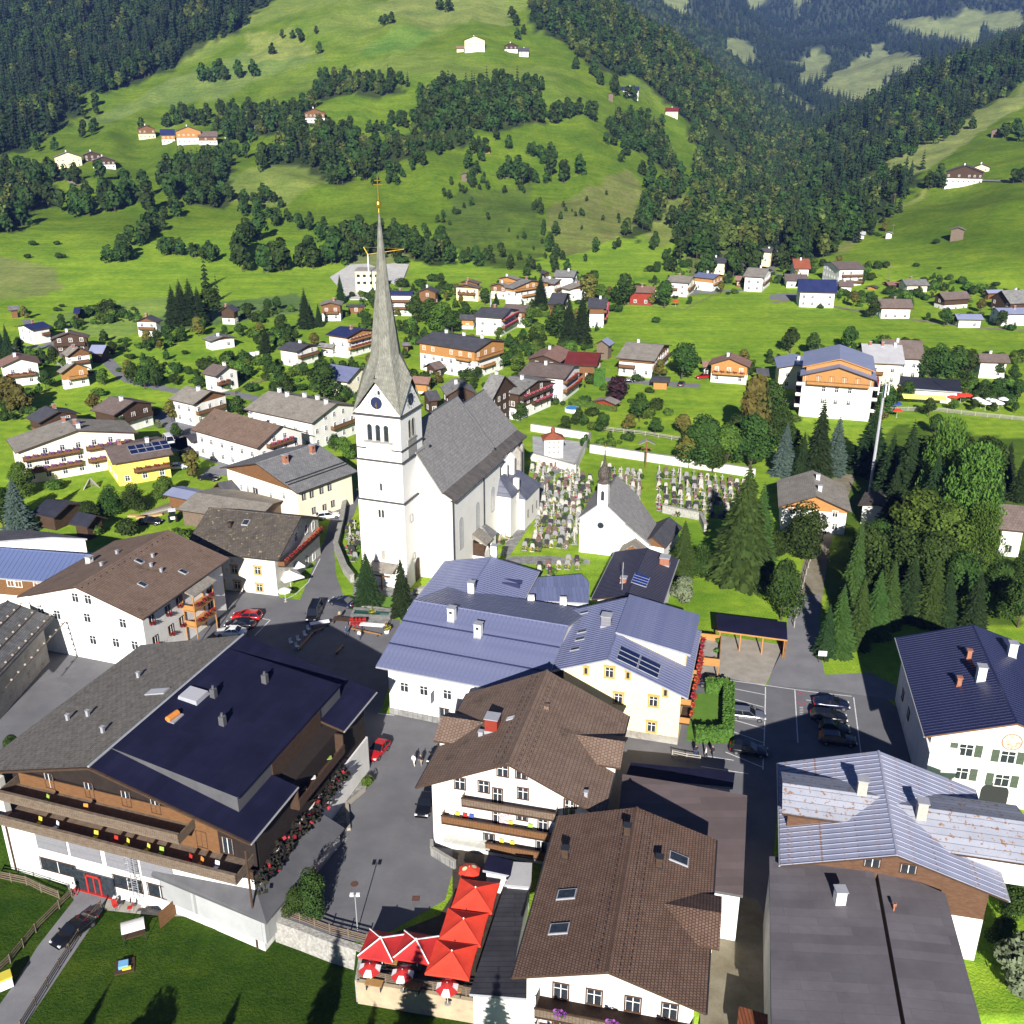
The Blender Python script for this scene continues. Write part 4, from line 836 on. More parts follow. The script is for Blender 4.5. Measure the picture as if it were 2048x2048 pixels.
# ---- B: blue-roofed white inn
B_=Bld('inn','white inn with a wide blue sheet-metal roof and a painted wall beside the square',(828,1201),(1149,1254),(752,1333),7.5,zr=11.2,cat='inn',hero=True,oh=(1.2,1.0))
B_.L=22.4;B_.x1=21.6
B_.walls([(-.1,None,white)]);B_.roofs(M_blue,metal_g,panels=.62)
for y in (4.0,8.2):mb=MB();z=B_.rz(y);mb.prism([(0,-y-.05,z+.04),(22.4,-y-.05,z+.04),(22.4,-y+.05,z+.06),(0,-y+.05,z+.06)],[(0,-y-.03,z+.2),(22.4,-y-.03,z+.2),(22.4,-y+.03,z+.22),(0,-y+.03,z+.22)]);B_.part('snow_rail',mb,M_dblue,B_.roof)
B_.wins('S',[(809,1374),(848,1381),(895,1389)],1.1,1.3,'plain')
a,z=B_.pick('S',889,1434);B_.win('S',a,z+.2,1.3,2.2,'door');a,z=B_.pick('S',892,1460)
mb=MB();mb.box(B_.x0-.06,B_.x1,B_.y0-.12,B_.y0,0,.9);B_.part('stone_plinth',mb,stone_pave)
a,z=B_.pick('S',829,1400)
mural=mat('painted_mural',(.66,.6,.52),(.5,.4,.34),.5,.9,spots=((.35,.22,.14),.35,.6));mb=MB()
for i in range(14):t0,t1=6.283*i/14,6.283*(i+1)/14;mb.poly([(a,B_.y0-.02,z+1.0),(a+.55*math.cos(t0),B_.y0-.02,z+1.0+.7*math.sin(t0)),(a+.55*math.cos(t1),B_.y0-.02,z+1.0+.7*math.sin(t1))])
mb.poly([(a-1.1,B_.y0-.022,z-.1),(a+1.2,B_.y0-.022,z-.35),(a+1.2,B_.y0-.022,z-.05),(a-1.1,B_.y0-.022,z+.2)]);B_.part('mural',mb,mural)
mb=MB();a,z=B_.pick('S',868,1391);mb.box(a-.05,a+.05,B_.y0-.9,B_.y0,z-.7,z+.7,0);mb.box(a-.02,a+.02,B_.y0-1.0,B_.y0,z+.8,z+.85,1);B_.part('hanging_sign',mb,[M_dblue,metal_d])
for p in ((904,1240),(957,1272)):B_.chimney(px=p,w=.95,h=1.9,m=white)
# ---- B2: hipped blue roof behind the inn
b2=Bld('town_house','town house with ribbed blue metal roof directly behind the white inn',(918,1212),(983,1114),(1044,1206),6.5,cat='house',hero=True,oh=(.6,.5))
b2.walls([(-.1,None,white)]);b2.roofs(M_blue,metal_g,panels=.6);b2.chimney(px=(943,1186),w=.9,h=1.8);b2.chimney(px=(989,1110),w=.9,h=1.8)
mb=MB();q=b2.pickr(1022,1172)
for d in (0,1.3):x=q.x+d;mb.box(x-.06,x+.06,q.y-1.4,q.y+1.4,b2.rz(q.y)-.3,b2.rz(q.y)+.5)
b2.part('roof_hatch',mb,M_dblue,b2.roof)
def flat_block(name,label,px,z,m,wm,zb=0.0,cat='house',rim=.25,group=None,tilt=None,world=None,edge=None,walls=True,eave=.4):
    """a flat or gently sloping roof over straight walls; outline picked at roof height"""
    w=[P(a,b,z[i] if isinstance(z,(list,tuple)) else z) for i,(a,b) in enumerate(px)] if world is None else [Vector(p) for p in world]
    if sum(w[i].x*w[(i+1)%len(w)].y-w[(i+1)%len(w)].x*w[i].y for i in range(len(w)))<0:w=w[::-1]
    c=sum(w,Vector())/len(w);c0=Vector((c.x,c.y,zb));o=empty(name,c0,0,label,cat,group);q=[p-c0 for p in w]
    mb=MB();mb.prism([(p.x,p.y,p.z-.3) for p in q],[(p.x,p.y,p.z) for p in q],1,0,1);r=mb.obj('roof',[m,edge or metal_g],o)
    if walls:
        k=[p*(1-eave/max(1,Vector((p.x,p.y,0)).length)) for p in q];mb=MB();mb.prism([(p.x,p.y,-.2) for p in k],[(p.x,p.y,w_.z-.3) for p,w_ in zip(k,q)]);mb.obj('wall',wm,o)
    return o,r,q
flat_block('annex','low annex with pale blue metal roof between the inn and the graveyard',[(1068,1155),(1163,1148),(1179,1164),(1177,1206),(1050,1200)],5.5,mat('blue_annex_roof',(.17,.2,.36),(.2,.23,.4),3,.5,.05,brick=(.6,30,(.6,.6,.6),.03)),white)
o,r,q=flat_block('annex','low blue-roofed link building between the inn and the yellow house',[(925,1216),(1046,1207),(1150,1244),(1152,1258)],6.2,M_blue,white)
mb=MB()
for px,py in ((1062,1211),(1126,1215)):
    p=P(px,py,6.6)-o.location;mb.box(p.x-.5,p.x+.5,p.y-.4,p.y+.4,p.z-.6,p.z+1.6)
mb.obj('chimney',white,r)
# ---- C: yellow house
c=Bld('yellow_house','pale yellow house with stone window surrounds and blue metal roof behind the hedge garden',(1214.6,1319),(1259.6,1193.5),(1123,1338),9.0,zr=11.25,cat='house',hero=True,yr=10.1,oh=(.5,.6))
c.t=(11.25-7.35)/10.1;c.yl=8.2;c.y1=5.6;c.y0=-9.3
c.walls([(-.1,None,pale_y)]);c.roofs(M_blue,metal_g,panels=.6)
mb=MB();q=[(6.6,-9.7,9.7),(17.9,-9.9,9.7),(17.9,.1,11.6),(6.6,.1,11.6)];mb.prism([(x,y,z-.3) for x,y,z in q],q,1,0,1);sd=c.part('shed_dormer',mb,[M_blue,metal_g])
mb=MB();mb.box(6.9,17.6,-9.2,-9.0,7.0,9.5);mb.prism([(6.9,-9.2,7.2),(7.0,-9.2,7.2),(7.0,0,11),(6.9,0,11)],[(6.9,-9.2,9.5),(7.0,-9.2,9.5),(7.0,0,11.3),(6.9,0,11.3)]);c.part('wall',mb,pale_y,sd)
pm=MB();pw=11.3/19;tt=1.9/10
pm.prism([(.03,-9.7,.01),(pw-.03,-9.7,.01),(pw-.03,0,9.7*tt+.01),(.03,0,9.7*tt+.01)],[(.03,-9.7,.04),(pw-.03,-9.7,.04),(pw-.03,0,9.7*tt+.04),(.03,0,9.7*tt+.04)]);pme=pm.mesh('panel',M_blue)
for i in range(19):link('panel',pme,sd,(6.6+i*pw,0,9.7))
c.wins('W',[(1219,1344),(1237,1396),(1307,1402),(1303,1453)],1.0,1.35,'stone');c.wins('W',[(1172,1341),(1256,1350),(1331,1385)],.35,.9,'stone')
a,z=c.pick('W',1290,1500);c.win('W',a,z,1.6,1.3,'stone')
mb=MB();mb.box(c.x0-.05,c.x0,c.y0,c.y1,0,1.1);c.part('plinth',mb,greyp)
for i in range(3):
    for j in range(2):c.patch('solar_panel',.9+i*1.15,1.95+i*1.15,-1.0-j*2.7,-3.6-j*2.7,.1,.2,[solar,metal_g],rim=.06)
for p in ((1164,1264),(1160,1279),(1150,1299),(1168,1226)):c.skylight(p,.7,1.3)
c.chimney(px=(1213,1250),w=1.3,h=1.5,m=grey_cl)
for k,(x0,x1,z) in enumerate(((1,7,5.6),(1,7,2.9),(8,17,5.8),(9,17,3.0))):c.balcony('S',x0,x1,z,wood_o,1.3,'red')
# ---- D: big brown-roofed guest house in the centre
d=Bld('guest_house','white guest house with broad brown tiled roof and three wooden balconies above the car lane',(1015,1527.5),(1094,1340),(832,1574.6),8.5,zr=13.25,cat='guest house',hero=True,oh=(1.3,1.3))
d.walls([(-.1,None,white)]);d.roofs(R_brown,wood_d);d.snow_guards(1);d.snow_guards(-1)
d.cross(10.2,1,2.9,10.7,10.4,R_brown);d.cross(10.2,-1,2.9,10.8,10.6,R_brown)
a0,z0_=d.pick('W',*zb(340,520));a1,_=d.pick('W',*zb(1140,640));d.balcony('W',a1,a0,7.0,wood_g,1.2)
a0,_=d.pick('W',*zb(170,700));a1,_=d.pick('W',*zb(1130,860));d.balcony('W',-8.2,a0,4.3,wood_m,1.2)
a0,_=d.pick('W',*zb(545,950));d.balcony('W',-8.2,a0,1.7,wood_m,1.2)
d.wins('W',[zb(300,372),zb(505,400),zb(842,458),zb(668,262),zb(1250,530)],1.1,1.3,'brown');d.wins('W',[zb(828,295)],1.1,.9,'brown')
for a,z in ((1.4,5.3),(-3.5,5.3),(-6.6,5.3),(1.4,8.0),(-6.2,8.0),(-3.3,2.8),(-6.0,2.8)):d.win('W',a,z,.95,1.9,'brown')
d.win('W',2.4,2.4,1.1,.9,'brown');d.wins('W',[zb(835,650)],1.1,1.0,'brown')
mb=MB();a,z=d.pick('W',*zb(385,915));mb.box(d.x0-1.4,d.x0,a-2.6,a+2.6,1.9,2.0);d.part('awning',mb,mat('striped_awning',(.7,.7,.66),(.6,.6,.56),1,.8,brick=(.18,9,(.5,.5,.48),.03)))
for y in (2.5,7.5):d.grid('N',(2.2,5.0),3,style='brown') if y==2.5 else None
d.grid('S',(2.2,5.0),3.2,style='brown');d.chimney(px=(985,1458),w=1.4,h=1.6,m=redwall,cap=metal_g)
d.skylight((1021,1437),.6,.9,mat('pale_hatch',(.6,.6,.62),None,1,.5));d.vent((1172,1592));d.vent((962,1470),.5,.5);d.vent((1094,1417),.5,.4,R_brown)
for k,(zx,zy,m_,cl) in enumerate(((285,620,cloth_y,'yellow'),(238,615,cloth_w,'grey'),(405,640,cloth_b,'blue'),(740,715,cloth_y,'yellow'),(910,750,cloth_g,'lime'),(665,870,cloth_y,'yellow'),(755,880,cloth_y,'yellow'),(350,640,cloth_r,'dark red'))):
    a,z=d.pick('W',*zb(zx,zy));lev=1.7 if zy>800 else 4.3;chair(on(d,d.x0-.6,a,lev),d.ang-math.pi/2,m_,f'{cl} chair on the '+('lowest' if lev<2 else 'middle')+' balcony of the guest house, '+['second from its left end','at its left end','beside the dark chair','in its middle beside the towel','near its right end','left of two alike','right of two alike','between grey and blue chairs'][k],'balcony chairs of the guest house')
tw=MB();a,z=d.pick('W',*zb(685,670));tw.box(d.x0-.4,d.x0-.36,a-.5,a+.5,4.6,6.2);o=tw.obj('towel',mat('striped_towel',(.6,.1,.1),(.7,.7,.75),.3,.9));o.matrix_world=d.M;tag(o,'red and white beach towel hanging on the middle balcony of the guest house','towel')
# lean-to with dark roof at the foot of the guest house
flat_block('annex','small dark-roofed lean-to below the balconies of the central guest house',[zb(545,980),zb(760,1040),zb(735,1165),zb(495,1115)],2.9,felt,white)
flat_block('annex','low white extension with a grey hatch beside the dark lean-to',[zb(760,1045),zb(920,1055),zb(910,1260),zb(680,1240),zb(735,1165)],3.3,M_pale,white)
# ---- E: brown pantiled house at the bottom
e_=Bld('pantiled_house','long house with ribbed brown pantile roof at the bottom of the picture',(1216,1944),(1274,1614.5),(1024,1955),9.0,zr=11.45,z0=-2.6,cat='house',hero=True,oh=(1.6,.9))
e_.walls([(-.1,None,white)]);e_.roofs(R_tile,wood_d);e_.snow_guards(1,2,.7);e_.snow_guards(-1,2,.7)
e_.cross(9.6,-1,3.1,10.3+2.6,8.6,R_tile)
for p in ((1133,1790),(1118,1859)):e_.skylight(p,1.2,1.7)
e_.skylight((1358,1719),1.2,1.8)
for p in ((1130,1715),(1254,1670),(1318,1733)):e_.chimney(px=p,w=.6,h=1.1,m=wood_d,cap=metal_d)
e_.balcony('W',-7.0,5.8,8.4,wood_g,2.2,'purple',n_fl=3);e_.balcony('W',-7.0,5.8,5.4,white,2.4,'purple',n_fl=4)
for a in (4,1.2,-2,-5):e_.win('W',a,9.4,1.2,1.5,'brown');e_.win('W',a,6.6,1.2,1.8,'brown')
# its low dark metal-roofed wing beside the terrace
zx=[z6(1130,1160),z6(1265,1170),z6(1170,1665),z6(1310,1690),z6(1305,1790),z6(935,1760)]
o,r,q=flat_block('wing','low wing with ribbed black metal roof between the red umbrellas and the pantiled house',zx,2.6,mat('black_sheet_roof',(.035,.035,.045),(.05,.05,.06),2,.5,.1,brick=(30,.6,(.4,.4,.4),.04)),white,zb=-2.6,eave=.5)
mb=MB();p0=P(945,2000,-1.5)-o.location
mb.box(-6.0+3.2,-6.0+5.4,-9.6,-9.4,.4,2.3);mb.obj('window',glass,o)
flat_block('terrace_canopy','pale canopy over the flower balcony at the very bottom',[(1078,2000),(1230,2040),(1225,2075),(1070,2048)],2.5,cloth_w,cream,zb=-2.6)
# ---- F: low brown-roofed hall
o,r,q=flat_block('hall','low brown felt-roofed hall behind the pantiled house',[(1245,1548),(1348,1564),(1494.6,1590.7),(1486,1791),(1426.5,1781),(1300,1760),(1235,1650)],6.0,mat('brown_felt',(.145,.11,.11),(.17,.13,.13),3,.9,.1,brick=(6,1.1,(.8,.8,.8),.02)),white,edge=M_grey)
flat_block('dark_canopy','dark flat canopy between the yellow house and the brown hall',[(1262,1525),(1400,1538),(1470,1545),(1466,1575),(1250,1555)],3.5,felt,white)
# ---- G: grey felt roofs at bottom right
gf=mat('grey_roof_felt',(.12,.108,.125),(.15,.138,.155),3,.9,.1,brick=(5.5,1.0,(.8,.8,.8),.02,(0,0,.08)))
flat_block('workshop','broad flat grey-felted roof left of the dark gutter at bottom right',[(1538.8,1712.5),(1744,1722),(1802,2048),(1815,2120),(1544,2120),(1542,2045)],[8.2,8.6,8.0,8.0,7.8,7.8],gf,white,edge=M_grey)
w_,r,q=flat_block('workshop','flat grey-felted roof right of the dark gutter at bottom right',[(1752,1726),(1891,1787),(1963,2048),(1985,2120),(1822,2120),(1811,2048)],[8.5,8.1,7.6,7.6,7.9,7.9],gf,wood_d,edge=M_grey)
mb=MB();p=P(1678,1805,8.2);mb.box(p.x-.45,p.x+.45,p.y-.45,p.y+.45,7.5,9.7,0);mb.box(p.x-.55,p.x+.55,p.y-.55,p.y+.55,9.7,9.8,1);o=mb.obj('chimney',[white,metal_g]);tag(o,'white chimney standing on the broad grey felt roof','chimney')
mb=MB();p=P(1787,1822,8.2);mb.tube((p.x,p.y,7.6),(p.x,p.y,9.1),.09);mb.box(p.x-.15,p.x+.15,p.y-.1,p.y+.1,8.8,9.1);o=mb.obj('vent_pipe',brick_m);tag(o,'short rusty vent pipe on the right grey felt roof','pipe')
flat_block('shed','small rust-red ribbed roof at the bottom edge',[(1478,2012),(1540,2030),(1540,2090),(1470,2090)],3,mat('rust_red_sheet',(.22,.07,.03),(.28,.09,.04),1,.7,brick=(.3,30,(.5,.5,.5),.05)),white)
# ---- H: rusty grey crossed roofs
hh=Bld('old_house','old timber house under crossed gables of pale rust-streaked sheet metal',(1794,1710.5),(1757,1502),(1560.7,1731),9.0,zr=12.15,cat='house',hero=True,oh=(1.6,1.2))
wood_b=mat('weathered_timber',(.11,.055,.03),(.16,.085,.05),.6,.85,.3,stretch=(1,1,4));hh.walls([(-.1,5,white),(5,None,wood_b)]);hh.roofs(M_rust,wood_d,panels=.75)
M_rust2=mat('rusty_seamed_sheet',(.4,.42,.5),(.47,.49,.57),2,.6,.1,spec=.5,brick=(30,.75,(.45,.45,.5),.04,(0,0,math.pi/2)),spots=((.26,.14,.07),.5,.56))
hh.cross(8.6,1,3.4,12.0,9.9,M_rust2,wood_b);hh.cross(7.9,-1,4.4,11.9,12.9,M_rust2,white)
for p in ((1721,1595),(1840,1640)):hh.chimney(px=p,w=.9,h=2.2,m=mat('pale_chimney',(.5,.48,.42),(.4,.38,.33),.4,.9))
hh.wins('W',[z7(960,1150),z7(1135,1180)],1.3,.9,'brown')
# ---- I: dark blue-roofed house with green shutters
i_=Bld('manor_house','white house with steep navy ribbed metal roof, green shutters and a round painted crest',(2035,1447),(1945,1249),(1850,1473),9.0,zr=12.0,cat='house',hero=True,oh=(1.1,1.0))
i_.walls([(-.1,None,white)]);i_.roofs(M_dblue,wood_m,panels=.55)
i_.wins('W',[zr_(1030,1395),zr_(975,1645),zr_(1480,1470),zr_(1415,1720)],1.5,1.5,'shutter');i_.wins('N',[zr_(355,800),zr_(415,1010)],1.1,1.3,'dark')
a,z=i_.pick('W',*zr_(1525,1310));cr=MB()
cr.v=[]; 
for i in range(24):t0,t1=6.283*i/24,6.283*(i+1)/24;x=i_.x0-.03;cr.poly([(x,a,z),(x,a+1.12*math.cos(t0),z+1.12*math.sin(t0)),(x,a+1.12*math.cos(t1),z+1.12*math.sin(t1))],0)
for i in range(24):t0,t1=6.283*i/24,6.283*(i+1)/24;x=i_.x0-.05;cr.poly([(x,a+1.0*math.cos(t0),z+1.0*math.sin(t0)),(x,a+1.1*math.cos(t0),z+1.1*math.sin(t0)),(x,a+1.1*math.cos(t1),z+1.1*math.sin(t1)),(x,a+1.0*math.cos(t1),z+1.0*math.sin(t1))],1)
i_.part('round_crest',cr,[mat('crest_paint',(.7,.62,.52),(.36,.22,.15),.3,.9),brick_m])
ab=MB();a,z=i_.pick('W',*zr_(1325,1900));ab.box(i_.x0-.05,i_.x0+.02,a-1.5,a+1.5,0,2.0)
for k in range(10):t0,t1=math.pi*k/10,math.pi*(k+1)/10;ab.poly([(i_.x0-.05,a,2),(i_.x0-.05,a+1.5*math.cos(t0),2+1.2*math.sin(t0)),(i_.x0-.05,a+1.5*math.cos(t1),2+1.2*math.sin(t1))])
i_.part('arched_doorway',ab,metal_d)
for p in ((1960,1360),(2022,1312)):i_.chimney(px=p,w=.95,h=1.9,m=white)
for p in ((1937,1316),(1917,1371)):i_.chimney(px=p,w=.5,h=1.1,m=brick_m,cap=brick_m)
by=MB();xq,zq=i_.x0,0;by.prism([(i_.x0-1.6,i_.y1+.3,-.1),(i_.x0+2.5,i_.y1+.3,-.1),(i_.x0+2.5,i_.y1-3.2,-.1),(i_.x0-.4,i_.y1-3.2,-.1)][::-1],[(i_.x0-1.6,i_.y1+.3,7.2),(i_.x0+2.5,i_.y1+.3,7.6),(i_.x0+2.5,i_.y1-3.2,7.6),(i_.x0-.4,i_.y1-3.2,7.2)][::-1]);i_.part('bay',by,white)
# ---- J: brown-roofed white house at left, flower balcony on its side
j=Bld('brown_roofed_house','large white house with brown ribbed roof and a flower-hung wooden balcony tower',(149,1173),(337,1060),(285.7,1238.5),9.0,zr=12.35,cat='house',hero=True,oh=(1.0,1.0))
j.walls([(-.1,None,white)]);j.roofs(R_brown,wood_d);j.snow_guards(-1,1,1.3)
j.wins('W',[z1(485,950),z1(567,962),z1(563,1080),z1(792,1115),z1(748,1240),z1(870,1258),z1(268,1045),z1(370,1060),z1(600,1222)],1.1,1.35,'plain')
j.wins('S',[z1(975,1085),z1(1080,1030),z1(1150,975),z1(1000,1225),z1(1100,1155),z1(1170,1100)],1.0,1.3,'dark','red');j.wins('S',[z1(1345,885),z1(1355,1000)],1.0,1.3,'dark','red')
for p in (z1(900,718),z1(1183,787),z1(920,868)):j.skylight(p,.9,1.3)
for p in (z1(985,690),z1(975,750),z1(1040,785),z1(755,668),z1(655,745)):j.vent(p)
for p in (z1(578,725),):j.chimney(px=p,w=.8,h=1.0)
a0,z0_=j.pick('S',*z1(1200,1190));a1,_=j.pick('S',*z1(1330,1120));tb=MB();y0=j.y0
for x in (a0,a1-.15): 
    for y in (y0-2.0,y0-.1):tb.box(x,x+.15,y-.07,y+.07,0,8.2)
for z in (2.6,5.2):tb.box(a0,a1,y0-2.05,y0,z,z+.15);tb.box(a0,a1,y0-2.1,y0-2.0,z+.3,z+1.1);tb.box(a0-.05,a0+.05,y0-2.0,y0,z+.3,z+1.1)
o=j.part('balcony_tower',tb,wood_o)
tr=MB();tr.prism([(a0-.4,y0-2.6,8.0),(a1+.4,y0-2.6,8.0),(a1+.4,y0,8.9),(a0-.4,y0,8.9)],[(a0-.4,y0-2.6,8.2),(a1+.4,y0-2.6,8.2),(a1+.4,y0,9.1),(a0-.4,y0,9.1)]);j.part('shingle_hood',tr,R_tan,o)
for z in (3.7,6.3):
    for k in range(3):link('flower_box',flowers('red'),o,(a0+(a1-a0)*(k+.5)/3,y0-2.2,z+.05))
# ---- K: long blue-roofed building at the left edge
k_=Bld('blue_roofed_house','long timber-and-white house with ribbed blue roof at the left edge',(-60,1092),(217,1112),(-80,1150),6.5,zr=9.0,cat='house',hero=True,oh=(.8,.8),yl=9)
k_.walls([(-.1,3.2,white),(3.2,None,wood_m)]);k_.roofs(mat('mid_blue_roof',(.11,.15,.3),(.13,.17,.34),3,.5,.05,spec=.5),metal_g,panels=.8);k_.chimney(px=z1(235,560),w=1.2,h=1.4,m=concrete)
k_.wins('S',[z1(68,850),z1(118,855),z1(240,865)],1.1,1.4,'plain')
flat_block('dark_roofed_house','dark brown low roof behind the long blue roof',[z1(-60,520),z1(180,515),z1(330,530),z1(560,570),z1(330,560),z1(-60,590)],8,R_dgrey,white)
# ---- L: grey plank-roofed barn at the left edge
l_=Bld('plank_roofed_barn','old stone barn with grey plank roof weighted by stones at the left edge',(-120,1330),(15.5,1201),(-30,1382),6.5,zr=9.2,cat='barn',hero=True,oh=(1.4,1.0))
plank=mat('grey_roof_planks',(.13,.13,.135),(.2,.2,.205),.8,.9,.4,stretch=(1,.3,1),brick=(1.6,.25,(.4,.4,.4),.03))
l_.walls([(-2.6,None,greyp)]);l_.roofs(plank,wood_d)
st=MB(); 
for r_ in range(4):
    y=-1.8-r_*2.0;z=l_.rz(y);pl=MB();pl.tube((.1,y,z+.12),(l_.L-.1,y,z+.12),.09,n=5);l_.part('batten',pl,wood_g,l_.roof)
    for i in range(10):x=1+i*1.9+(r_%2)*.9;st.lathe([(.02,.1),(.2,.14),(.16,.3),(.02,.36)],6,(x,y+.15,z))
o=l_.part('roof_stones',st,concrete,l_.roof);o['kind']='stuff'
# ---- M: shingle-roofed house with awnings
m_=Bld('shingled_house','white house with mossy shingle roof, red flower balcony and cafe awnings',(602.5,1033.5),(417.7,1015),(556,1121),7.0,zr=10.9,cat='house',hero=True,oh=(1.1,.9))
m_.walls([(-.1,None,old_wall)]);m_.roofs(R_moss,wood_d,mL=R_moss)
m_.wins('N',[z1(1410,760),z1(1510,768),z1(1425,860),z1(1530,868),z1(1660,775),z1(1672,885)],1.0,1.2,'stone')
m_.wins('W',[z2(200,510),z2(135,560),z2(245,490),z2(120,680),z2(205,705),z2(250,680),z2(150,650)],1.0,1.5,'plain');m_.balcony('W',-7.5,7.5,5.0,wood_m,1.2,'red');m_.skylight(z1(1583,470),1.2,1.2);m_.chimney(px=z1(1483,495),w=.5,h=.8,m=wood_d,cap=metal_d)
# ---- N: white barn house with slate roof
n_=Bld('barn_house','white house with grey slate roof, brown boarded gable and two brick chimneys',(511,926.4),(634,886.6),(593.5,987),7.0,zr=10.5,cat='house',hero=True,oh=(.9,1.0))
n_.walls([(-.1,6.7,cream),(6.7,None,wood_m)]);n_.roofs(R_slate,wood_d)
n_.wins('W',[z1(1555,240),z1(1597,250),z1(1745,290),z1(1828,295)],.7,1.2,'plain');a,z=n_.pick('W',*z1(1647,282));n_.win('W',a,z,1.4,2.4,'door')
n_.wins('S',[z2(185,300),z2(235,285),z2(298,260),z2(350,240),z2(250,390),z2(318,370),z2(372,345)],.8,1.2,'dark'); 
for p in (z1(1830,80),z1(1570+50,100)):pass
n_.chimney(px=(571,926),w=.9,h=1.7,m=brick_m);n_.chimney(px=(625,906),w=.9,h=1.7,m=brick_m)
for y in (-8.2,-9.0):n_.patch('snow_rail',.3,n_.L-.3,y-.05,y+.05,.05,.25,[metal_d,metal_d])
# ---- S: black ribbed roof beside the chapel
s_=Bld('dark_roofed_house','house with black ribbed metal roof, antenna and blue solar frame beside the chapel',(1253,1192),(1294,1096),(1323,1217),6.0,cat='house',hero=True,oh=(.8,.8))
s_.walls([(-.1,None,white)]);s_.roofs(mat('black_ribbed_sheet',(.022,.022,.045),(.03,.03,.055),2,.45,.05,spec=.5),wood_d,panels=.5)
s_.chimney(px=z3(900,735),w=1.5,h=1.3,m=brick_m);s_.chimney(px=z3(635,850),w=.9,h=.8,m=brick_m)
q=s_.pickr(*z3(745,840))
for i in range(4):s_.patch('solar_panel',q.x-1.8+i*.9,q.x-1.8+i*.9+.82,q.y-1.2,q.y+1.2,.1,.2,[solar_b,metal_g],rim=.05)
mb=MB();q=s_.pickr(*z3(625,900));mb.tube((q.x,q.y,q.z-.3),(q.x,q.y,q.z+4.6),.05,n=5)
for k in range(5):mb.tube((q.x-.7+k*.1,q.y,q.z+3.4+k*.22),(q.x+.7-k*.1,q.y,q.z+3.4+k*.22),.025,n=3)
s_.part('antenna',mb,metal_g,s_.roof)
# ---- the open car port
W4=[P(*z3(1230,1055),3),P(*z3(1685,1110),3),P(*z3(1690,1225),3),P(*z3(1240,1165),3)];o=empty('carport',(36,132,0),0,'open wooden carport with black flat roof beside the garden lawn','carport')
c0=o.location;mb=MB();q=ccw([p-c0 for p in W4]);mb.prism([(p.x,p.y,2.8) for p in q],[(p.x,p.y,3.05) for p in q],1,0,1);mb.obj('roof',[felt,wood_o],o)
for a,b in ((0,1),):
    A_,B2=W4[0]-c0,W4[1]-c0;C_,D_=W4[3]-c0,W4[2]-c0
    for t in (.04,.34,.66,.97):
        p=C_.lerp(D_,t);mb=MB();mb.box(p.x-.1,p.x+.1,p.y+.1,p.y+.3,0,2.8);mb.obj('post',wood_o,o)
    mb=MB();mb.prism([(A_.x,A_.y-.2,0),(B2.x,B2.y-.2,0),(B2.x,B2.y,0),(A_.x,A_.y,0)],[(A_.x,A_.y-.2,2.8),(B2.x,B2.y-.2,2.8),(B2.x,B2.y,2.8),(A_.x,A_.y,2.8)]);mb.obj('back_wall',wood_m,o)
    mb=MB();mb.prism([(D_.x-.3,D_.y,0),(D_.x,D_.y,0),(B2.x-.1,B2.y,0),(B2.x-.4,B2.y,0)],[(D_.x-.3,D_.y,2.8),(D_.x,D_.y,2.8),(B2.x-.1,B2.y,2.8),(B2.x-.4,B2.y,2.8)]);mb.obj('side_wall',wood_m,o)
# ================================================================ the houses of the village
ZN={'A':(0,580,6.44),'B':(0,760,6.44),'C':(250,580,6.44),'D':(300,740,4.6),'E':(540,520,6.44),'F':(780,520,6.44),'G':(980,520,6.44),'H':(780,640,6.44),'I':(1020,660,6.44),
      'J':(1240,500,6.44),'K':(1500,500,6.44),'L':(1748,520,6.44),'M':(1380,660,5.084),'N':(1700,660,5.552),'z':(0,900,3.22),'r':(1500,900,3.526),'p':(0,0,2.76),'q':(680,0,2.76),'s':(1348,0,2.76),'v':(680,450,2.76),'u':(1348,450,2.76),'F0':(0,0,1)}
def zz(z,q):o=ZN[z];return o[0]+q[0]/o[2],o[1]+q[1]/o[2]
ROOFS=dict(br=R_brn2,bn=R_brown,gy=R_grey,tn=R_tan,sl=R_slate,dk=R_dark,dg=R_dgrey,nv=R_navy,mr=R_maroon,rd=R_red,ro=R_rose,bl=M_blue,pb=M_blue2,wd=R_moss,pl=M_pale)
WALLS=dict(w=white,c=cream,y=pale_y,Y=yellow,r=redwall,d=wood_d,m=wood_m,o=wood_o,g=wood_g,p=greyp)
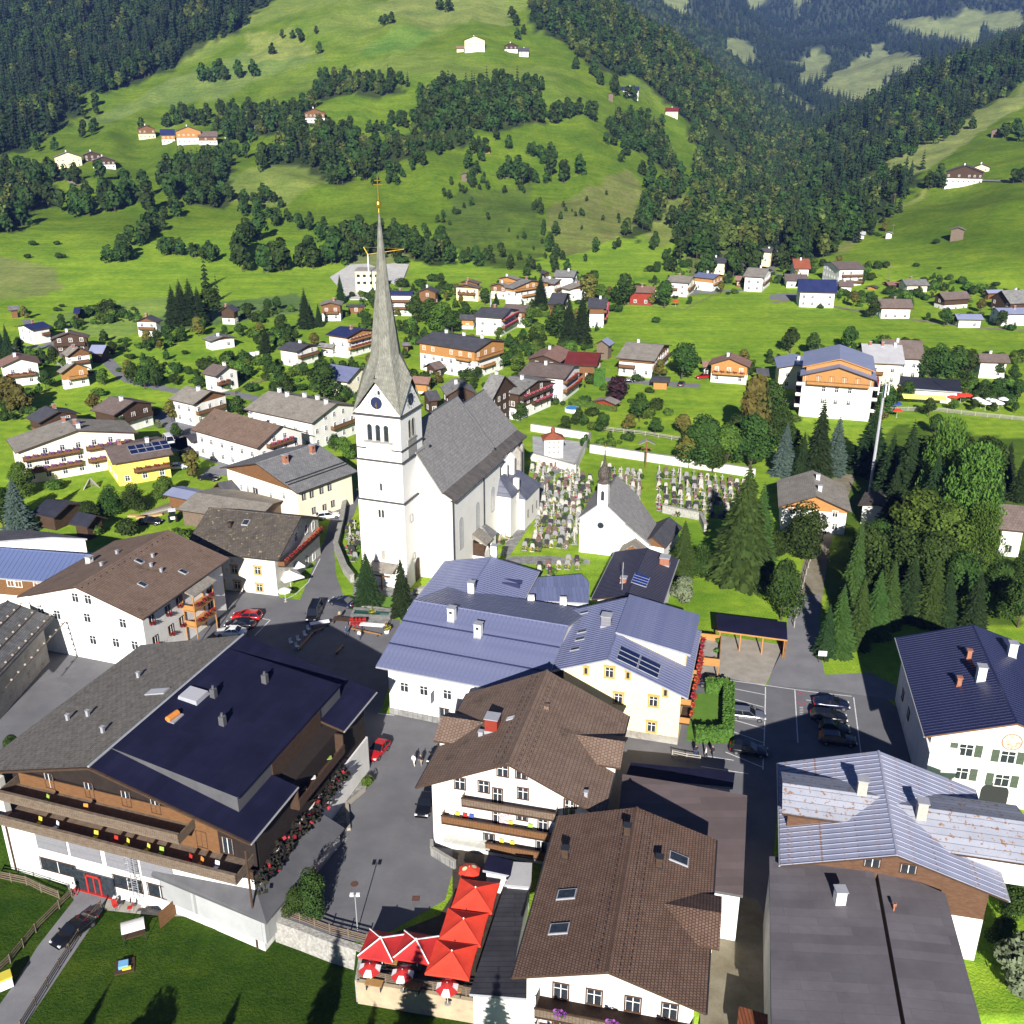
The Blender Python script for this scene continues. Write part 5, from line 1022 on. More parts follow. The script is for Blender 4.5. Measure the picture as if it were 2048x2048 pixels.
def house(z,R0,R1,E0,ze,roof,lo,up,label,split=None,flower=None,bal=None,name='house',ch=1,zr=None,windows=True,z0=0.0,group=None,oh=(.9,.8),swap=False,base=None,sol=None,win='plain'):
    if base is not None:z0=T(*zz(z,base)).z
    b=Bld(name,label,zz(z,R0),zz(z,R1),zz(z,E0),z0+ze,zr=None if zr is None else z0+zr,z0=z0,cat=name.replace('_',' ') if name in ('barn','shed','garage','chalet','hotel','hut') else 'house',group=group,oh=oh)
    top=b.zr-b.yl*b.t;split=split if split is not None else (top-2.4 if up != lo else None)
    if up==lo or split is None:b.walls([(-1.5,None,WALLS[lo])])
    elif split>=top-.4:b.walls([(-1.5,split,WALLS[lo]),(split,None,WALLS[up])])
    else:b.walls([(-1.5,split,WALLS[lo]),(split,None,WALLS[up])])
    b.roofs(ROOFS[roof],wood_d,gutter=False);rnd=random.Random(int(abs(b.org.x*7+b.org.y)))
    cx,sy=b.M.to_3x3()@Vector((1,0,0)),b.M.to_3x3()@Vector((0,1,0));toc=Vector((0,0,0))-b.org
    sides=[s for s,v in (('W',-cx),('E',cx),('N',sy),('S',-sy)) if v.dot(toc)>0]
    if windows:
        rows=[1.5+2.75*k for k in range(int(max(1,(top-.4) // 2.6)))]; 
        for s in sides:
            rr=rows+([rows[-1]+2.6] if s in 'WE' and b.zr-rows[-1]>4.6 else []);b.grid(s,rr,2.9,.95,1.15,win,.12,rnd)
    if bal:
        for (s,z_,f0,f1) in bal:
            s={'g':'W','e':'S' if 'S' in sides else 'N','h':'E'}[s];lo_,hi_=(b.x0,b.x1) if s in 'SN' else (b.y0,b.y1);b.balcony(s,lo_+(hi_-lo_)*f0,lo_+(hi_-lo_)*f1,z_,WALLS.get(up) if up in 'mod' else wood_m,1.15,flower)
    for k in range(ch):b.chimney(x=b.L*rnd.uniform(.35,.7) if ch==1 else b.L*(k+.6)/(ch+.3),y=rnd.choice((-1,1))*.8,w=.7,h=1.1,m=white if rnd.random()<.75 else brick_m)
    if sol:
        for i in range(sol[0]):
            for j_ in range(sol[1]):
                yy={1:1,-1:-1}[sol[2]];b.patch('solar_panel',b.L*.35+i*1.7,b.L*.35+i*1.7+1.6,yy*(1.2+j_*1.9),yy*(1.2+j_*1.9+1.8),.06,.13,[solar,metal_g],rim=.06)
    return b
g='g'
HS=[
 ('v',(110,790),(-60,765),(40,868),4.6,'bl','c','c','cream house with blue metal roof just left of the spire',dict(ch=0)),
 ('A',(100,205),(240,195),(0,272),3.2,'gy','m','m','small timber hay barn with grey and blue roof at the left edge of the valley',dict(name='barn',windows=False,ch=0)),
 ('A',(955,222),(1040,218),(925,300),3.2,'nv','d','d','small dark hay barn with a bush growing against it in the left valley meadow',dict(name='barn',windows=False,ch=0)),
 ('A',(285,448),(555,403),(425,515),5.2,'nv','w','w','white house with shiny navy roof at the left beside pale mown grass',dict(bal=[('e',2.8,.5,.95)])),
 ('A',(880,548),(905,512),(1140,610),4.8,'br','d','d','dark blue-black timber house with a wide low gable',dict(bal=[('g',2.4,.05,.95)])),
 ('A',(1010,740),(935,695),(860,860),5.2,'tn','w','m','chalet with red-brown boarded gable above a white storey and orange balcony',dict(bal=[('g',2.6,.1,.95)],split=4.6)),
 ('A',(1375,708),(1180,705),(1320,820),3.2,'pb','d','d','small shed with pale blue roof behind the red-gabled chalet',dict(name='shed',windows=False,ch=0)),
 ('A',(960,938),(905,912),(780,1075),5.0,'tn','w','o','chalet with honey-coloured timber gable over a white ground floor',dict(bal=[('g',2.7,.1,.8)],split=2.7)),
 ('A',(245,882),(205,800),(525,940),6.2,'ro','w','w','broad white house with rusty brown roof and dark blue balcony at the left edge',dict(bal=[('g',2.9,.1,.95)],flower='red')),
 ('B',(755,400),(580,330),(490,555),4.8,'dg','m','d','dark timber house with grey-brown roof behind the flowered guesthouse',dict(bal=[('g',2.6,.1,.9)])),
 ('B',(1725,270),(1420,205),(1460,455),5.6,'br','w','d','dark timber chalet with plain brown roof and a long balcony over a garage',dict(bal=[('g',3.0,.05,.95)],split=2.9)),
 ('B',(985,650),(840,490),(195,940),7.6,'tn','c','c','wide cream guesthouse with three rows of balconies full of purple flowers',dict(bal=[('g',2.6,.04,.44),('g',2.6,.5,.98),('g',5.4,.04,.44),('g',5.4,.5,.98)],flower='purple',ch=3)),
 ('v',(-1302,1228),(-971,1176),(-1255,1320),5.4,'br','Y','Y','bright yellow house with brown roof, solar panels and orange balcony',dict(bal=[('e',2.7,.3,.98)],flower='red',sol=(5,2,-1),ch=2)),
 ('C',(250,350),(335,315),(410,420),5.2,'dg','w','m','white house with grey hipped-looking roof and red-brown gable by the pale field',dict(bal=[('g',2.6,.05,.9)],split=5.0)),
 ('C',(1300,210),(1375,178),(1410,285),4.8,'dg','w','d','small dark timber house on a white base beside the big dark spruces',dict(split=2.2)),
 ('C',(1265,600),(1160,560),(1090,665),3.2,'gy','w','m','white bungalow with flat grey roof alone in the meadow',dict(split=3.0)),
 ('C',(1320,985),(1130,945),(1165,1115),5.2,'br','w','w','small white house with brown roof and flowered balcony below the bungalow',dict(bal=[('g',2.4,.45,.98)],flower='red')),
 ('D',(560,195),(330,145),(395,320),6.0,'tn','w','m','white two-storey house with tan roof and dark timber gable left of the long brown roof',dict(bal=[('g',3.0,.1,.95)],split=5.6)),
 ('D',(1205,510),(595,352),(985,722),6.3,'bn','w','w','long white farmhouse with very large brown roof and two pink flower balconies',dict(bal=[('g',2.8,.08,.95),('g',5.4,.25,.8)],flower='pink')),
 ('D',(1715,310),(1090,190),(1490,490),7.0,'tn','w','w','long white and timber house with tan-grey roof and five white chimneys',dict(bal=[('g',3.4,.05,.6)],ch=5)),
 ('D',(440,588),(332,608),(440,655),2.6,'dg','w','w','small white garage with dark roof beside the parked white van',dict(name='garage',ch=0,windows=False,zr=3.3)),
 ('D',(790,1000),(620,1035),(790,1130),2.8,'dg','m','m','small timber shed with blue-grey roof left of the slate-roofed barn house',dict(name='shed',ch=0,windows=False)),
 ('z',(1760,345),(1262,272),(1700,470),3.4,'tn','g','g','long low shed with pale grey roof and stacked firewood walls',dict(name='shed',ch=0,windows=False,zr=4.6)),
 ('z',(1265,270),(1110,238),(1225,325),2.8,'pb','m','m','open lean-to with pale blue sheet roof in the cluttered yard',dict(name='shed',ch=0,windows=False,zr=3.5)),
 ('z',(445,345),(300,315),(345,440),3.0,'dk','d','d','black-roofed shed in deep shade beside the blue spruce',dict(name='shed',ch=0,windows=False)),
 ('z',(620,420),(500,395),(560,500),3.0,'dk','d','d','second black-roofed shed in shade behind the brown-roofed house',dict(name='shed',ch=0,windows=False)),
 ('E',(775,545),(805,495),(925,585),6.0,'tn','w','m','chalet with tan gable roof and a second lower roof beside the spruce pair',dict(bal=[('g',2.8,.1,.9)],split=2.8)),
 ('E',(1228,572),(985,572),(1228,600),2.8,'dg','m','m','long low brown shed with dark roof left of the church spire',dict(name='shed',ch=0,zr=3.3)),
 ('E',(1175,890),(900,850),(985,998),7.0,'nv','w','o','large white house with navy roof, orange timber gable and red flower balconies',dict(bal=[('g',2.7,.05,.95),('g',5.2,.05,.95)],flower='red',split=6.2)),
 ('E',(500,1090),(240,1050),(345,1185),5.0,'dg','w','m','white house with dark grey roof and a white balcony left of the spire',dict(bal=[('g',2.7,.05,.95)],split=4.8)),
 ('E',(840,1085),(640,1062),(800,1140),3.0,'gy','c','c','low grey-roofed link building between the two dark-roofed houses',dict(ch=0,zr=4.1)),
 ('E',(1800,1055),(1690,1060),(1850,1100),2.4,'gy','m','m','tiny garden shed with grey roof right of the spire',dict(name='shed',ch=0,windows=False)),
 ('F',(300,398),(-60,395),(300,450),8.2,'nv','w','w','white four-storey house with flat navy roof and white balconies by the spire',dict(bal=[('e',2.7,.02,.98),('e',5.4,.02,.98)],ch=1)),
 ('F',(470,365),(520,335),(600,420),5.2,'dg','m','m','brown-boarded house with dark roof above the leafy garden',dict()),
 ('F',(980,320),(1035,298),(1150,365),5.5,'br','y','m','pale yellow house with boarded gable and a flowered balcony at the hill foot',dict(bal=[('g',2.6,.1,.9)],flower='red',split=5.1)),
 ('F',(1010,265),(1060,245),(1140,300),5.0,'br','c','m','second roof peeping up behind the pale yellow house',dict(z0=2.0,windows=False)),
 ('F',(1505,215),(1570,195),(1640,255),4.8,'tn','w','o','upper chalet with bright timber gable and small balcony under the hill',dict(bal=[('g',2.6,.2,.8)],split=3.2,z0=1.5)),
 ('F',(1395,300),(1440,280),(1520,350),5.2,'tn','c','m','chalet with pinkish boarded wall left of the big white chalet',dict(split=3.0)),
 ('F',(1830,262),(1700,240),(1570,370),6.8,'gy','w','o','big white chalet with timber top storey and two wooden balconies',dict(bal=[('g',2.7,.3,.75),('g',5.4,.2,.95)],split=5.4)),
 ('F',(1560,625),(1180,600),(1435,750),6.6,'dg','w','w','large white house with grey roof and two balconies thick with red flowers',dict(bal=[('g',2.6,.05,.95),('g',5.2,.05,.95)],flower='pink')),
 ('F',(1110,705),(900,700),(1110,770),3.6,'dg','w','o','low wing with blue-grey roof and orange boarding beside the large white house',dict(ch=0)),
 ('F',(1820,578),(1490,562),(1700,670),5.8,'br','w','m','house with reddish brown roof just behind the red-flowered one',dict(ch=2)),
 ('G',(910,245),(700,225),(830,312),6.0,'gy','w','m','grey-roofed white chalet right of the narrow spruce',dict(bal=[('g',3.0,.2,.9)],split=5.0)),
 ('G',(1120,135),(850,125),(1085,225),5.2,'gy','w','w','white house with plain grey roof highest in the hill-foot row',dict(z0=3.0)),
 ('G',(745,150),(680,125),(720,190),3.5,'dg','w','d','small dark house tucked above the hill-foot row',dict(z0=3.0,ch=0)),
 ('G',(1190,320),(1060,290),(1025,385),4.8,'tn','w','m','white house with tan roof right end of the hill-foot row',dict(split=4.5)),
 ('G',(1000,425),(800,418),(935,570),5.4,'dg','m','d','grey-roofed timber farm building on a pale concrete base left of the great spruce',dict(name='barn',ch=0)),
 ('G',(1510,490),(1270,485),(1390,620),7.2,'dg','w','m','tall house right of the great spruce with tiers of flowered balconies',dict(bal=[('g',2.6,.05,.95),('g',5.2,.05,.95)],flower='pink')),
 ('H',(1310,258),(550,145),(1080,400),8.6,'dg','w','o','long four-storey hotel with dark roof and orange shingled upper wall',dict(name='hotel',bal=[('g',5.4,.1,.95),('g',2.7,.4,.8),('e',5.2,.05,.3)],split=5.2,ch=3)),
 ('H',(640,520),(500,555),(655,625),3.0,'br','d','d','low brown garden building beside the round bushy tree',dict(ch=0)),
 ('H',(530,735),(295,718),(500,830),3.0,'ro','w','o','low snack bar with orange-brown roof and yellow sunshades',dict(ch=0,name='hut')),
 ('H',(925,852),(840,735),(1130,950),6.4,'gy','d','d','old dark timber house with grey shingle roof directly behind the nave',dict(ch=1)),
 ('H',(1480,715),(1290,692),(1580,905),6.0,'gy','d','d','grey-shingled dark chalet in the middle behind the church roof',dict(ch=1)),
 ('I',(360,650),(0,590),(105,830),7.2,'gy','w','d','dark timber chalet with pink flower balconies right behind the chancel',dict(bal=[('g',2.8,.05,.6),('g',5.4,.05,.95)],flower='pink',split=3.0)),
 ('H',(600,900),(440,920),(600,1030),4.0,'dg','d','d','small dark annex with slate roof left behind the nave',dict(ch=0)),
 ('I',(830,465),(240,410),(690,628),7.0,'br','w','w','white house with wide grey-brown roof and sunny balconies on its right gable',dict(bal=[('g',2.7,.05,.95),('g',5.2,.3,.95)],flower='red',ch=1)),
 ('I',(1170,292),(750,272),(1120,465),4.6,'mr','m','m','house with glossy maroon roof',dict(ch=0)),
 ('I',(425,322),(615,195),(650,415),5.2,'ro','w','d','house with patchwork grey and rosy roof left of the maroon roof',dict(ch=1)),
 ('I',(1180,130),(1255,90),(1275,210),4.6,'pb','g','g','tall weathered hay barn with shiny blue metal roof',dict(name='barn',ch=0,windows=False)),
 ('v',(1790,662),(1580,645),(1690,748),5.4,'tn','w','m','white house with pale brown roof and corner loggia beside the meadow',dict(bal=[('g',2.7,.1,.9),('e',2.7,.5,.98)],split=4.2)),
 ('I',(1210,895),(1290,855),(1360,962),2.3,'tn','r','r','small red garden shed with tan roof beside the clipped hedge',dict(name='shed',ch=0,windows=False)),
 ('v',(1825,843),(1718,838),(1825,868),2.4,'dg','o','o','flat-roofed yellowish timber garage beside the lane',dict(name='garage',ch=0,windows=False,zr=2.9)),
 ('J',(140,455),(470,470),(95,540),5.2,'ro','r','r','barn-red boarded house with rosy roof at the meadow edge',dict(win='plain')),
 ('J',(945,342),(650,325),(850,425),6.0,'tn','c','c','cream house with solar panels on a pale roof',dict(bal=[('g',2.7,.1,.9),('e',2.7,.5,.95)],sol=(3,1,-1))),
 ('J',(1285,312),(1010,285),(1205,372),5.6,'bl','w','o','chalet with bright blue roof and orange boarded upper floor',dict(bal=[('g',2.7,.1,.9)],split=3.6)),
 ('J',(1390,102),(1140,92),(1330,168),5.6,'dg','y','y','lemon-yellow house with dark roof under the shoulder forest',dict(bal=[('g',2.7,.1,.9)])),
 ('J',(1925,238),(1650,222),(1850,355),6.4,'tn','w','w','plain white three-storey house at the meadow corner',dict(bal=[('g',3.0,.1,.9)])),
 ('J',(1590,335),(1490,330),(1590,372),3.0,'ro','m','m','brown shed annex left of the plain white house',dict(name='shed',ch=0)),
 ('J',(1590,168),(1470,180),(1600,205),2.4,'dg','g','g','little open shed on the slope above the plain white house',dict(name='shed',ch=0,windows=False)),
 ('u',(548,130),(485,126),(540,150),5.6,'dg','y','y','small yellowish house at the mouth of the gorge',dict(z0=4.0)),
 ('K',(765,112),(545,110),(730,192),4.8,'rd','w','w','white cottage with orange-red tiled roof at the forest edge',dict(z0=1.0)),
 ('K',(1035,148),(1385,143),(1150,250),8.6,'br','w','w','large white inn with two long rows of dark balconies below the right-hand meadow',dict(bal=[('e',5.4,.1,.98),('e',2.7,.1,.98)],flower=None,ch=0)),
 ('K',(1115,382),(615,370),(1080,480),6.2,'nv','w','w','modern white house with navy roof and bright yellow ground-floor blocks',dict(ch=0)),
 ('K',(740,312),(440,305),(700,400),3.4,'br','w','w','low white building with grey-brown roof behind the modern yellow one',dict(ch=1,zr=5.4)),
 ('K',(1340,390),(1150,382),(1370,475),3.2,'br','w','w','low cottage right of the modern yellow one',dict(ch=1,zr=5.2)),
 ('K',(1560,460),(1600,450),(1630,490),2.6,'dg','o','o','tiny orange timber hut among bushes',dict(name='hut',ch=0,windows=False)),
 ('L',(360,245),(670,245),(415,328),5.0,'gy','c','c','beige house with grey roof and dark timber gable below the power pole',dict(ch=1)),
 ('L',(150,277),(310,275),(190,325),3.2,'ro','r','r','low reddish outbuilding under the leaning power pole',dict(name='shed',ch=0)),
 ('L',(480,502),(50,497),(480,620),4.6,'br','w','o','white house with brown roof and orange band beside the right-hand meadow',dict(ch=1,split=3.8)),
 ('L',(840,418),(1190,398),(900,515),5.0,'br','w','d','house with dark brown roof partly in the shadow of a tree',dict(ch=0)),
 ('L',(1640,392),(1960,378),(1500,490),5.0,'gy','d','d','large dark farm building with grey roof at the right edge',dict(name='barn',ch=1)),
 ('L',(1440,385),(1660,378),(1420,432),4.6,'pb','m','m','barn with pale blue roof at the right behind the grey farm roof',dict(name='barn',ch=0,windows=False)),
 ('L',(1385,697),(1040,692),(1425,772),3.4,'pb','w','w','low white garage building with blue roof beside the right-hand meadow',dict(ch=0)),
 ('L',(1560,615),(1990,612),(1640,700),4.8,'pb','w','w','white house with long pale blue roof at the right edge',dict(ch=1)),
 ('M',(405,288),(430,228),(610,380),5.4,'ro','w','o','chalet with rosy brown roof, honey timber gable and red balcony boxes',dict(bal=[('g',2.6,.05,.95)],flower='red',split=2.7)),
 ('M',(205,312),(120,312),(205,378),3.0,'ro','y','y','small rosy-roofed annex left of the honey timber chalet',dict(ch=0)),
 ('M',(1095,352),(1055,240),(885,388),6.2,'pb','c','c','cream house with half blue, half brown roof left of the tall hotel',dict(ch=1)),
 ('M',(800,390),(670,388),(800,468),2.7,'dg','o','o','timber hut with blue-grey roof beside the honey timber chalet',dict(name='hut',ch=0)),
 ('N',(580,167),(125,148),(620,385),9.0,'pl','y','y','tall cream house with broad whitish roof right behind the tall hotel',dict(bal=[('e',5.8,.5,.95),('e',3.0,.5,.95)],ch=3)),
 ('N',(805,118),(350,102),(780,325),6.4,'br','w','w','house with large dull brown roof behind the whitish roof',dict(ch=1)),
 ('N',(1755,267),(1400,258),(1790,365),5.0,'br','w','w','brown-roofed house among trees at the right',dict(ch=1)),
 ('r',(1960,395),(1740,375),(1940,575),5.4,'br','w','w','modern white house with brown roof and big windows at the right edge',dict(ch=0,win='dark')),
 ('r',(470,325),(440,142),(720,440),5.0,'tn','w','o','white house with mauve-grey roof and orange boarded gable beyond the spruce',dict(ch=2,split=4.4)),
 ('r',(905,385),(950,292),(770,370),4.0,'wd','w','w','small outbuilding with greenish-grey roof at the foot of the radio mast',dict(ch=0)),
]
for hz_ in HS:
    z,r0,r1,e0,ze,rf,lo,up,lb,kw=hz_
    house(z,r0,r1,e0,ze,rf,lo,up,lb,**kw)
# the tall hotel on the right: two stepped gables
t1=house('M',(1522,380),(1518,262),(1120,462),11.0,'pb','w','o','tall white hotel with stepped blue-grey roof and orange timber gable',split=9.2,name='hotel',bal=[('g',8.8,.06,.94)],ch=1,windows=False,oh=(.9,.7))
for i in range(3):
    for z in (4.4,7.6):t1.win('W',-3.2+i*3.2,z,.9,1.1)
for y in (-8,-4.8,-1.6,1.6,4.8,8):t1.win('W',y,10.1,1.1,1.7,'door')
mb=MB();w=t1.yl*.96;q0=t1.zr+1.4
for sg in (-1,1):
    q=[(3.5,0,q0),(t1.L+8,0,q0),(t1.L+8,sg*w,q0-w*t1.t),(3.5,sg*w,q0-w*t1.t)]
    if sg<0:q=q[::-1]
    mb.prism([(x,y,z-.25) for x,y,z in q],q,1,0,1)
o=t1.part('upper_roof',mb,[M_blue2,wood_o]);mb=MB();w2=w-1;n=[(4,-w2),(4,w2),(4,0)]
mb.prism([(4,-w2,-1),(t1.L+7.4,-w2,-1),(t1.L+7.4,w2,-1),(4,w2,-1)],[(4,-w2,q0-w*t1.t),(t1.L+7.4,-w2,q0-w*t1.t),(t1.L+7.4,w2,q0-w*t1.t),(4,w2,q0-w*t1.t)]);mb.prism([(4,-w2,q0-w*t1.t),(t1.L+7.4,-w2,q0-w*t1.t),(t1.L+7.4,w2,q0-w*t1.t),(4,w2,q0-w*t1.t)],[(4,-.1,q0-.6),(t1.L+7.4,-.1,q0-.6),(t1.L+7.4,.1,q0-.6),(4,.1,q0-.6)]);t1.part('wall',mb,wood_o)
for z in (2.2,5.2,8.0):
    t1.balcony('N',1.5,t1.L-1,z,white,1.4);t1.balcony('S',1.5,t1.L-1,z,white,1.4,'red')
o,r,q=flat_block('pavilion','long cafe pavilion with dark flat roof, solar panels and yellow awning',[zz('N',a) for a in ((555,508),(1220,552),(1240,690),(715,652),(540,600))],3.6,R_dark,cream,eave=1.2)
a,b=P(*zz('N',(925,570)),3.62)-o.location,P(*zz('N',(1095,680)),3.62)-o.location
mb=MB()
for i in range(3): 
    x=a.x+(b.x-a.x)*i/3;mb=MB();mb.box(x,x+(b.x-a.x)/3.3,min(a.y,b.y),max(a.y,b.y),3.64,3.72,0);mb.obj('solar_panel',solar_b,r)
mb=MB();a,b=P(*zz('N',(600,745)),2.4)-o.location,P(*zz('N',(1085,770)),2.4)-o.location;mb.prism([(a.x,a.y,2.0),(b.x,b.y,2.0),(b.x,b.y+1.8,2.8),(a.x,a.y+1.8,2.8)],[(a.x,a.y,2.06),(b.x,b.y,2.06),(b.x,b.y+1.8,2.86),(a.x,a.y+1.8,2.86)]);mb.obj('awning',mat('lemon_awning',(.6,.62,.12),(.66,.66,.2),1,.8),o)
# building site behind the spire
sitez=T(*zz('E',(1250,420))).z
def site_box(name,label,a,b,h0,h1,m,dpt=9):
    p,q=P(*zz('E',a),sitez),P(*zz('E',b),sitez);o=empty(name,((p.x+q.x)/2,p.y,sitez),0,label,'building');w=abs(q.x-p.x);mb=MB();mb.box(-w/2,w/2,0,dpt,h0-1,h1);mb.obj('wall',m,o);mb=MB();mb.box(-w/2-.3,w/2+.3,-.3,dpt+.3,h1,h1+.3);mb.obj('roof',concrete,o);return o,w
o,w=site_box('house_shell','unfinished pale yellow house with empty window openings beside the spire',(1110,420),(1420,420),0,9,pale_y,11)
for i in range(4):
    for z in (4.2,7.2):mb=MB();x=-w/2+w*(i+.5)/4;mb.box(x-.7,x+.7,-.06,.02,z-.6,z+.6);mb.obj('window',glass,o)
mb=MB();mb.box(-w/2+2,w/2-.5,-.4,0,0,2.4);mb.obj('formwork',white,o)
# ---- farms high on the slopes
def farm(z,x0,x1,yt,yb,roof,lo,up,label,gable=True,depth=None,ang=0,ch=1,name='farmhouse',solar_=None,rows=True):
    p=T(*zz(z,((x0+x1)/2,yb)));s=unit_px(*zz(z,((x0+x1)/2,yb)),p.z);w=(x1-x0)/ZN[z][2]*s;hh_=(yb-yt)/ZN[z][2]*s*1.02;az=math.degrees(math.atan2(-p.x,p.y))
    d_=depth or w*.8
    if gable:zr=hh_*.96;ze=zr-w/2*.36;b=Bld.world(name,label,p+Vector((0,d_/2,0)),90+az+ang,d_,w/2,max(ze,zr*.55),zr,oh=(.8,.7))
    else:zr=hh_*.95;b=Bld.world(name,label,p+Vector((0,d_/2,0)),az+ang,w,d_/2,zr*.62,zr,oh=(.7,.7))
    b.root['category']='hut' if name=='hut' else 'farmhouse' if name=='farmhouse' else 'barn'
    top=b.rz(b.yl)
    b.walls([(-4,top*.5,WALLS[lo]),(top*.5,None,WALLS[up])] if lo != up else [(-4,None,WALLS[lo])]);b.roofs(ROOFS[roof],wood_d,gutter=False)
    if rows:b.grid('W' if gable else 'S',[top*.28,top*.72] if top>4 else [top*.45],2.8,1.0,1.1,'plain',.1)
    if ch:b.chimney(x=d_*.5 if gable else w*.5,y=.8)
    if solar_:b.patch('solar_panel',b.L*.2,b.L*.7,-b.yl*.15,-b.yl*.7,.06,.14,[solar,metal_g],rim=.08)
    return b
for a in [('p',285,432,843,928,'tn','y','y','yellow farmhouse with galleried front on the lower left slope'),('p',445,548,838,892,'gy','d','d','dark timber farm building behind the yellow farmhouse'),('p',495,622,866,932,'gy','w','d','dark house on a pale base right of the yellow farmhouse'),
          ('p',752,850,695,770,'ro','y','m','salmon-coloured farmhouse at the left end of the big farm group'),('p',960,1100,702,800,'gy','w','o','large bank barn with orange boards over a white base'),('p',1332,1436,664,726,'dg','w','m','brown and white farmhouse with shiny roof above the wood'),
          ('p',1672,1790,602,682,'br','w','m','white farmhouse with timber gable and terrace on the mid slope'),('p',1232,1280,718,770,'ro','c','c','tiny pale house at the edge of the wood'),('q',683,802,205,290,'dg','w','y','big barn with straw-coloured boards on the highest meadow'),
          ('q',905,985,240,292,'br','w','d','dark timber farmhouse beside the highest barn')]:farm(*a)
farm('p',882,962,716,796,'nv','w','o','blue-roofed wing of the bank barn',False,name='barn',ch=0);farm('p',1085,1192,728,800,'br','w','m','brown-roofed wing right of the bank barn',False,name='barn',ch=0)
farm('p',1525,1560,665,695,'ro','o','o','little orange hut between the two hill farms',name='hut',ch=0,rows=False);farm('q',640,686,256,290,'ro','y','y','low annex left of the highest barn',False,name='barn',ch=0)
farm('q',985,1045,266,315,'dg','w','w','white garage house below the highest farmhouse',False);farm('q',1550,1655,480,532,'nv','w','w','white house with navy roof on the crest of the meadow',False,solar_=1)
farm('q',1797,1872,596,648,'mr','y','y','house with plum-red roof on the shoulder of the hill',False);farm('q',1478,1512,515,562,'tn','g','g','weathered hay hut below the navy-roofed house',name='hut',ch=0,rows=False)
farm('q',775,832,816,850,'dg','o','o','orange hay hut in the tree line',False,name='hut',ch=0,rows=False);farm('q',665,712,955,1005,'gy','g','g','weathered grey hay hut at the meadow corner',name='hut',ch=0,rows=False)
farm('s',1530,1728,918,1022,'dg','w','d','farm with white base and wide dark timber gable on the right-hand slope');farm('s',1668,1756,908,950,'br','y','y','small yellow house behind the right-hand farm')
farm('s',1532,1612,1256,1328,'gy','g','g','grey hay hut alone on the right-hand meadow',name='hut',ch=0,rows=False);farm('s',1758,1816,710,756,'gy','g','g','grey hay hut high on the right-hand meadow',name='hut',ch=0,rows=False)
farm('s',612,682,1045,1100,'dg','w','m','timber and white house hidden in the gorge',ch=0);farm('s',702,795,1235,1282,'br','w','d','brown-roofed house in the trees of the gorge',False)
farm('s',990,1062,1280,1322,'pl','w','w','small white utility building at the meadow foot',False,name='hut',ch=0);farm('s',1168,1212,1282,1318,'pl','w','w','tiny white transformer hut with a pole',name='hut',ch=0,rows=False)
farm('s',132,168,676,712,'gy','w','w','tiny white cabin in the shoulder forest',name='hut',ch=0,rows=False)
# ================================================================ parish church
CA=math.radians(70);ch=empty('church',P(815.7,1180),CA,'white parish church with tall pointed grey spire and steep grey shingled nave','church')
spire_m=mat('spire_shingles',(.2,.2,.17),(.29,.285,.24),1.0,.9,.4,brick=(.3,.3,(.75,.75,.75),.03),spots=((.16,.165,.13),1.2,.6),det=7)
nave_m=mat('nave_shingles',(.25,.24,.24),(.33,.32,.315),.8,.9,.4,brick=(.3,.28,(.78,.78,.78),.03,(0,0,0)),spots=((.19,.185,.18),.9,.58),det=7)
sand=mat('grey_stone',(.3,.29,.27),(.38,.37,.34),1,.9,.2)
church_w=mat('church_plaster',(.8,.78,.73),(.74,.72,.67),4,.9,.1,spec=.1,spots=((.68,.66,.6),2.5,.64))
gold=mat('gilding',(.8,.5,.08),(.7,.42,.06),.5,.3,metal=.9)
TW=8.3;tw=MB()
for z0,z1,s in ((-.5,15.4,0),(15.4,22.3,.12),(22.3,29.8,.2)):tw.box(s,TW-s,s,TW-s,z0,z1)
def cpart(name,mb,m,par=None):return mb.obj(name,m,par or ch)
tower=cpart('tower',tw,church_w)
mb=MB()
for z,s in ((15.3,0),(22.2,.1),(29.7,.15)):mb.box(s-.22,TW-s+.22,s-.22,TW-s+.22,z,z+.22)
for z in (24.2,):mb.box(.05,.2,-.02+.1,1.9,z,z+.18);mb.box(.05,.2,TW-1.9,TW-.1,z,z+.18);mb.box(-.02,TW,.0,.2,z,z+.18)
cpart('string_course',mb,mat('dark_slate_ledge',(.07,.07,.075),None,1,.8),tower)
# gables with clocks, and the spire
gz,ga=30.0,35.0;mb=MB();m_=TW/2;t=.2
for a in range(4):
    rt=Matrix.Translation((m_,m_,0))@Matrix.Rotation(a*math.pi/2,4,'Z');f=[Vector((-m_+t,-m_+t,gz)),Vector((m_-t,-m_+t,gz)),Vector((0,-m_+t,ga))];k=[Vector((-m_+t,-m_+t+.5,gz)),Vector((m_-t,-m_+t+.5,gz)),Vector((0,-m_+t+.5,ga))]
    mb.prism([rt@p for p in (f[0],f[1],k[1],k[0])],[rt@p for p in (f[2]-Vector((.01,0,0)),f[2]+Vector((.01,0,0)),k[2]+Vector((.01,0,0)),k[2]-Vector((.01,0,0)))])
cpart('gable',mb,church_w,tower)
sp=MB();apex=Vector((m_,m_,60.3));ring=[]
for a in range(4):
    rt=Matrix.Translation((m_,m_,0))@Matrix.Rotation(a*math.pi/2,4,'Z');ring.append((rt@Vector((-m_-.05,-m_-.05,gz+.1)),rt@Vector((0,-m_-.25,ga+.35)),rt@Vector((m_+.05,-m_-.05,gz+.1))))
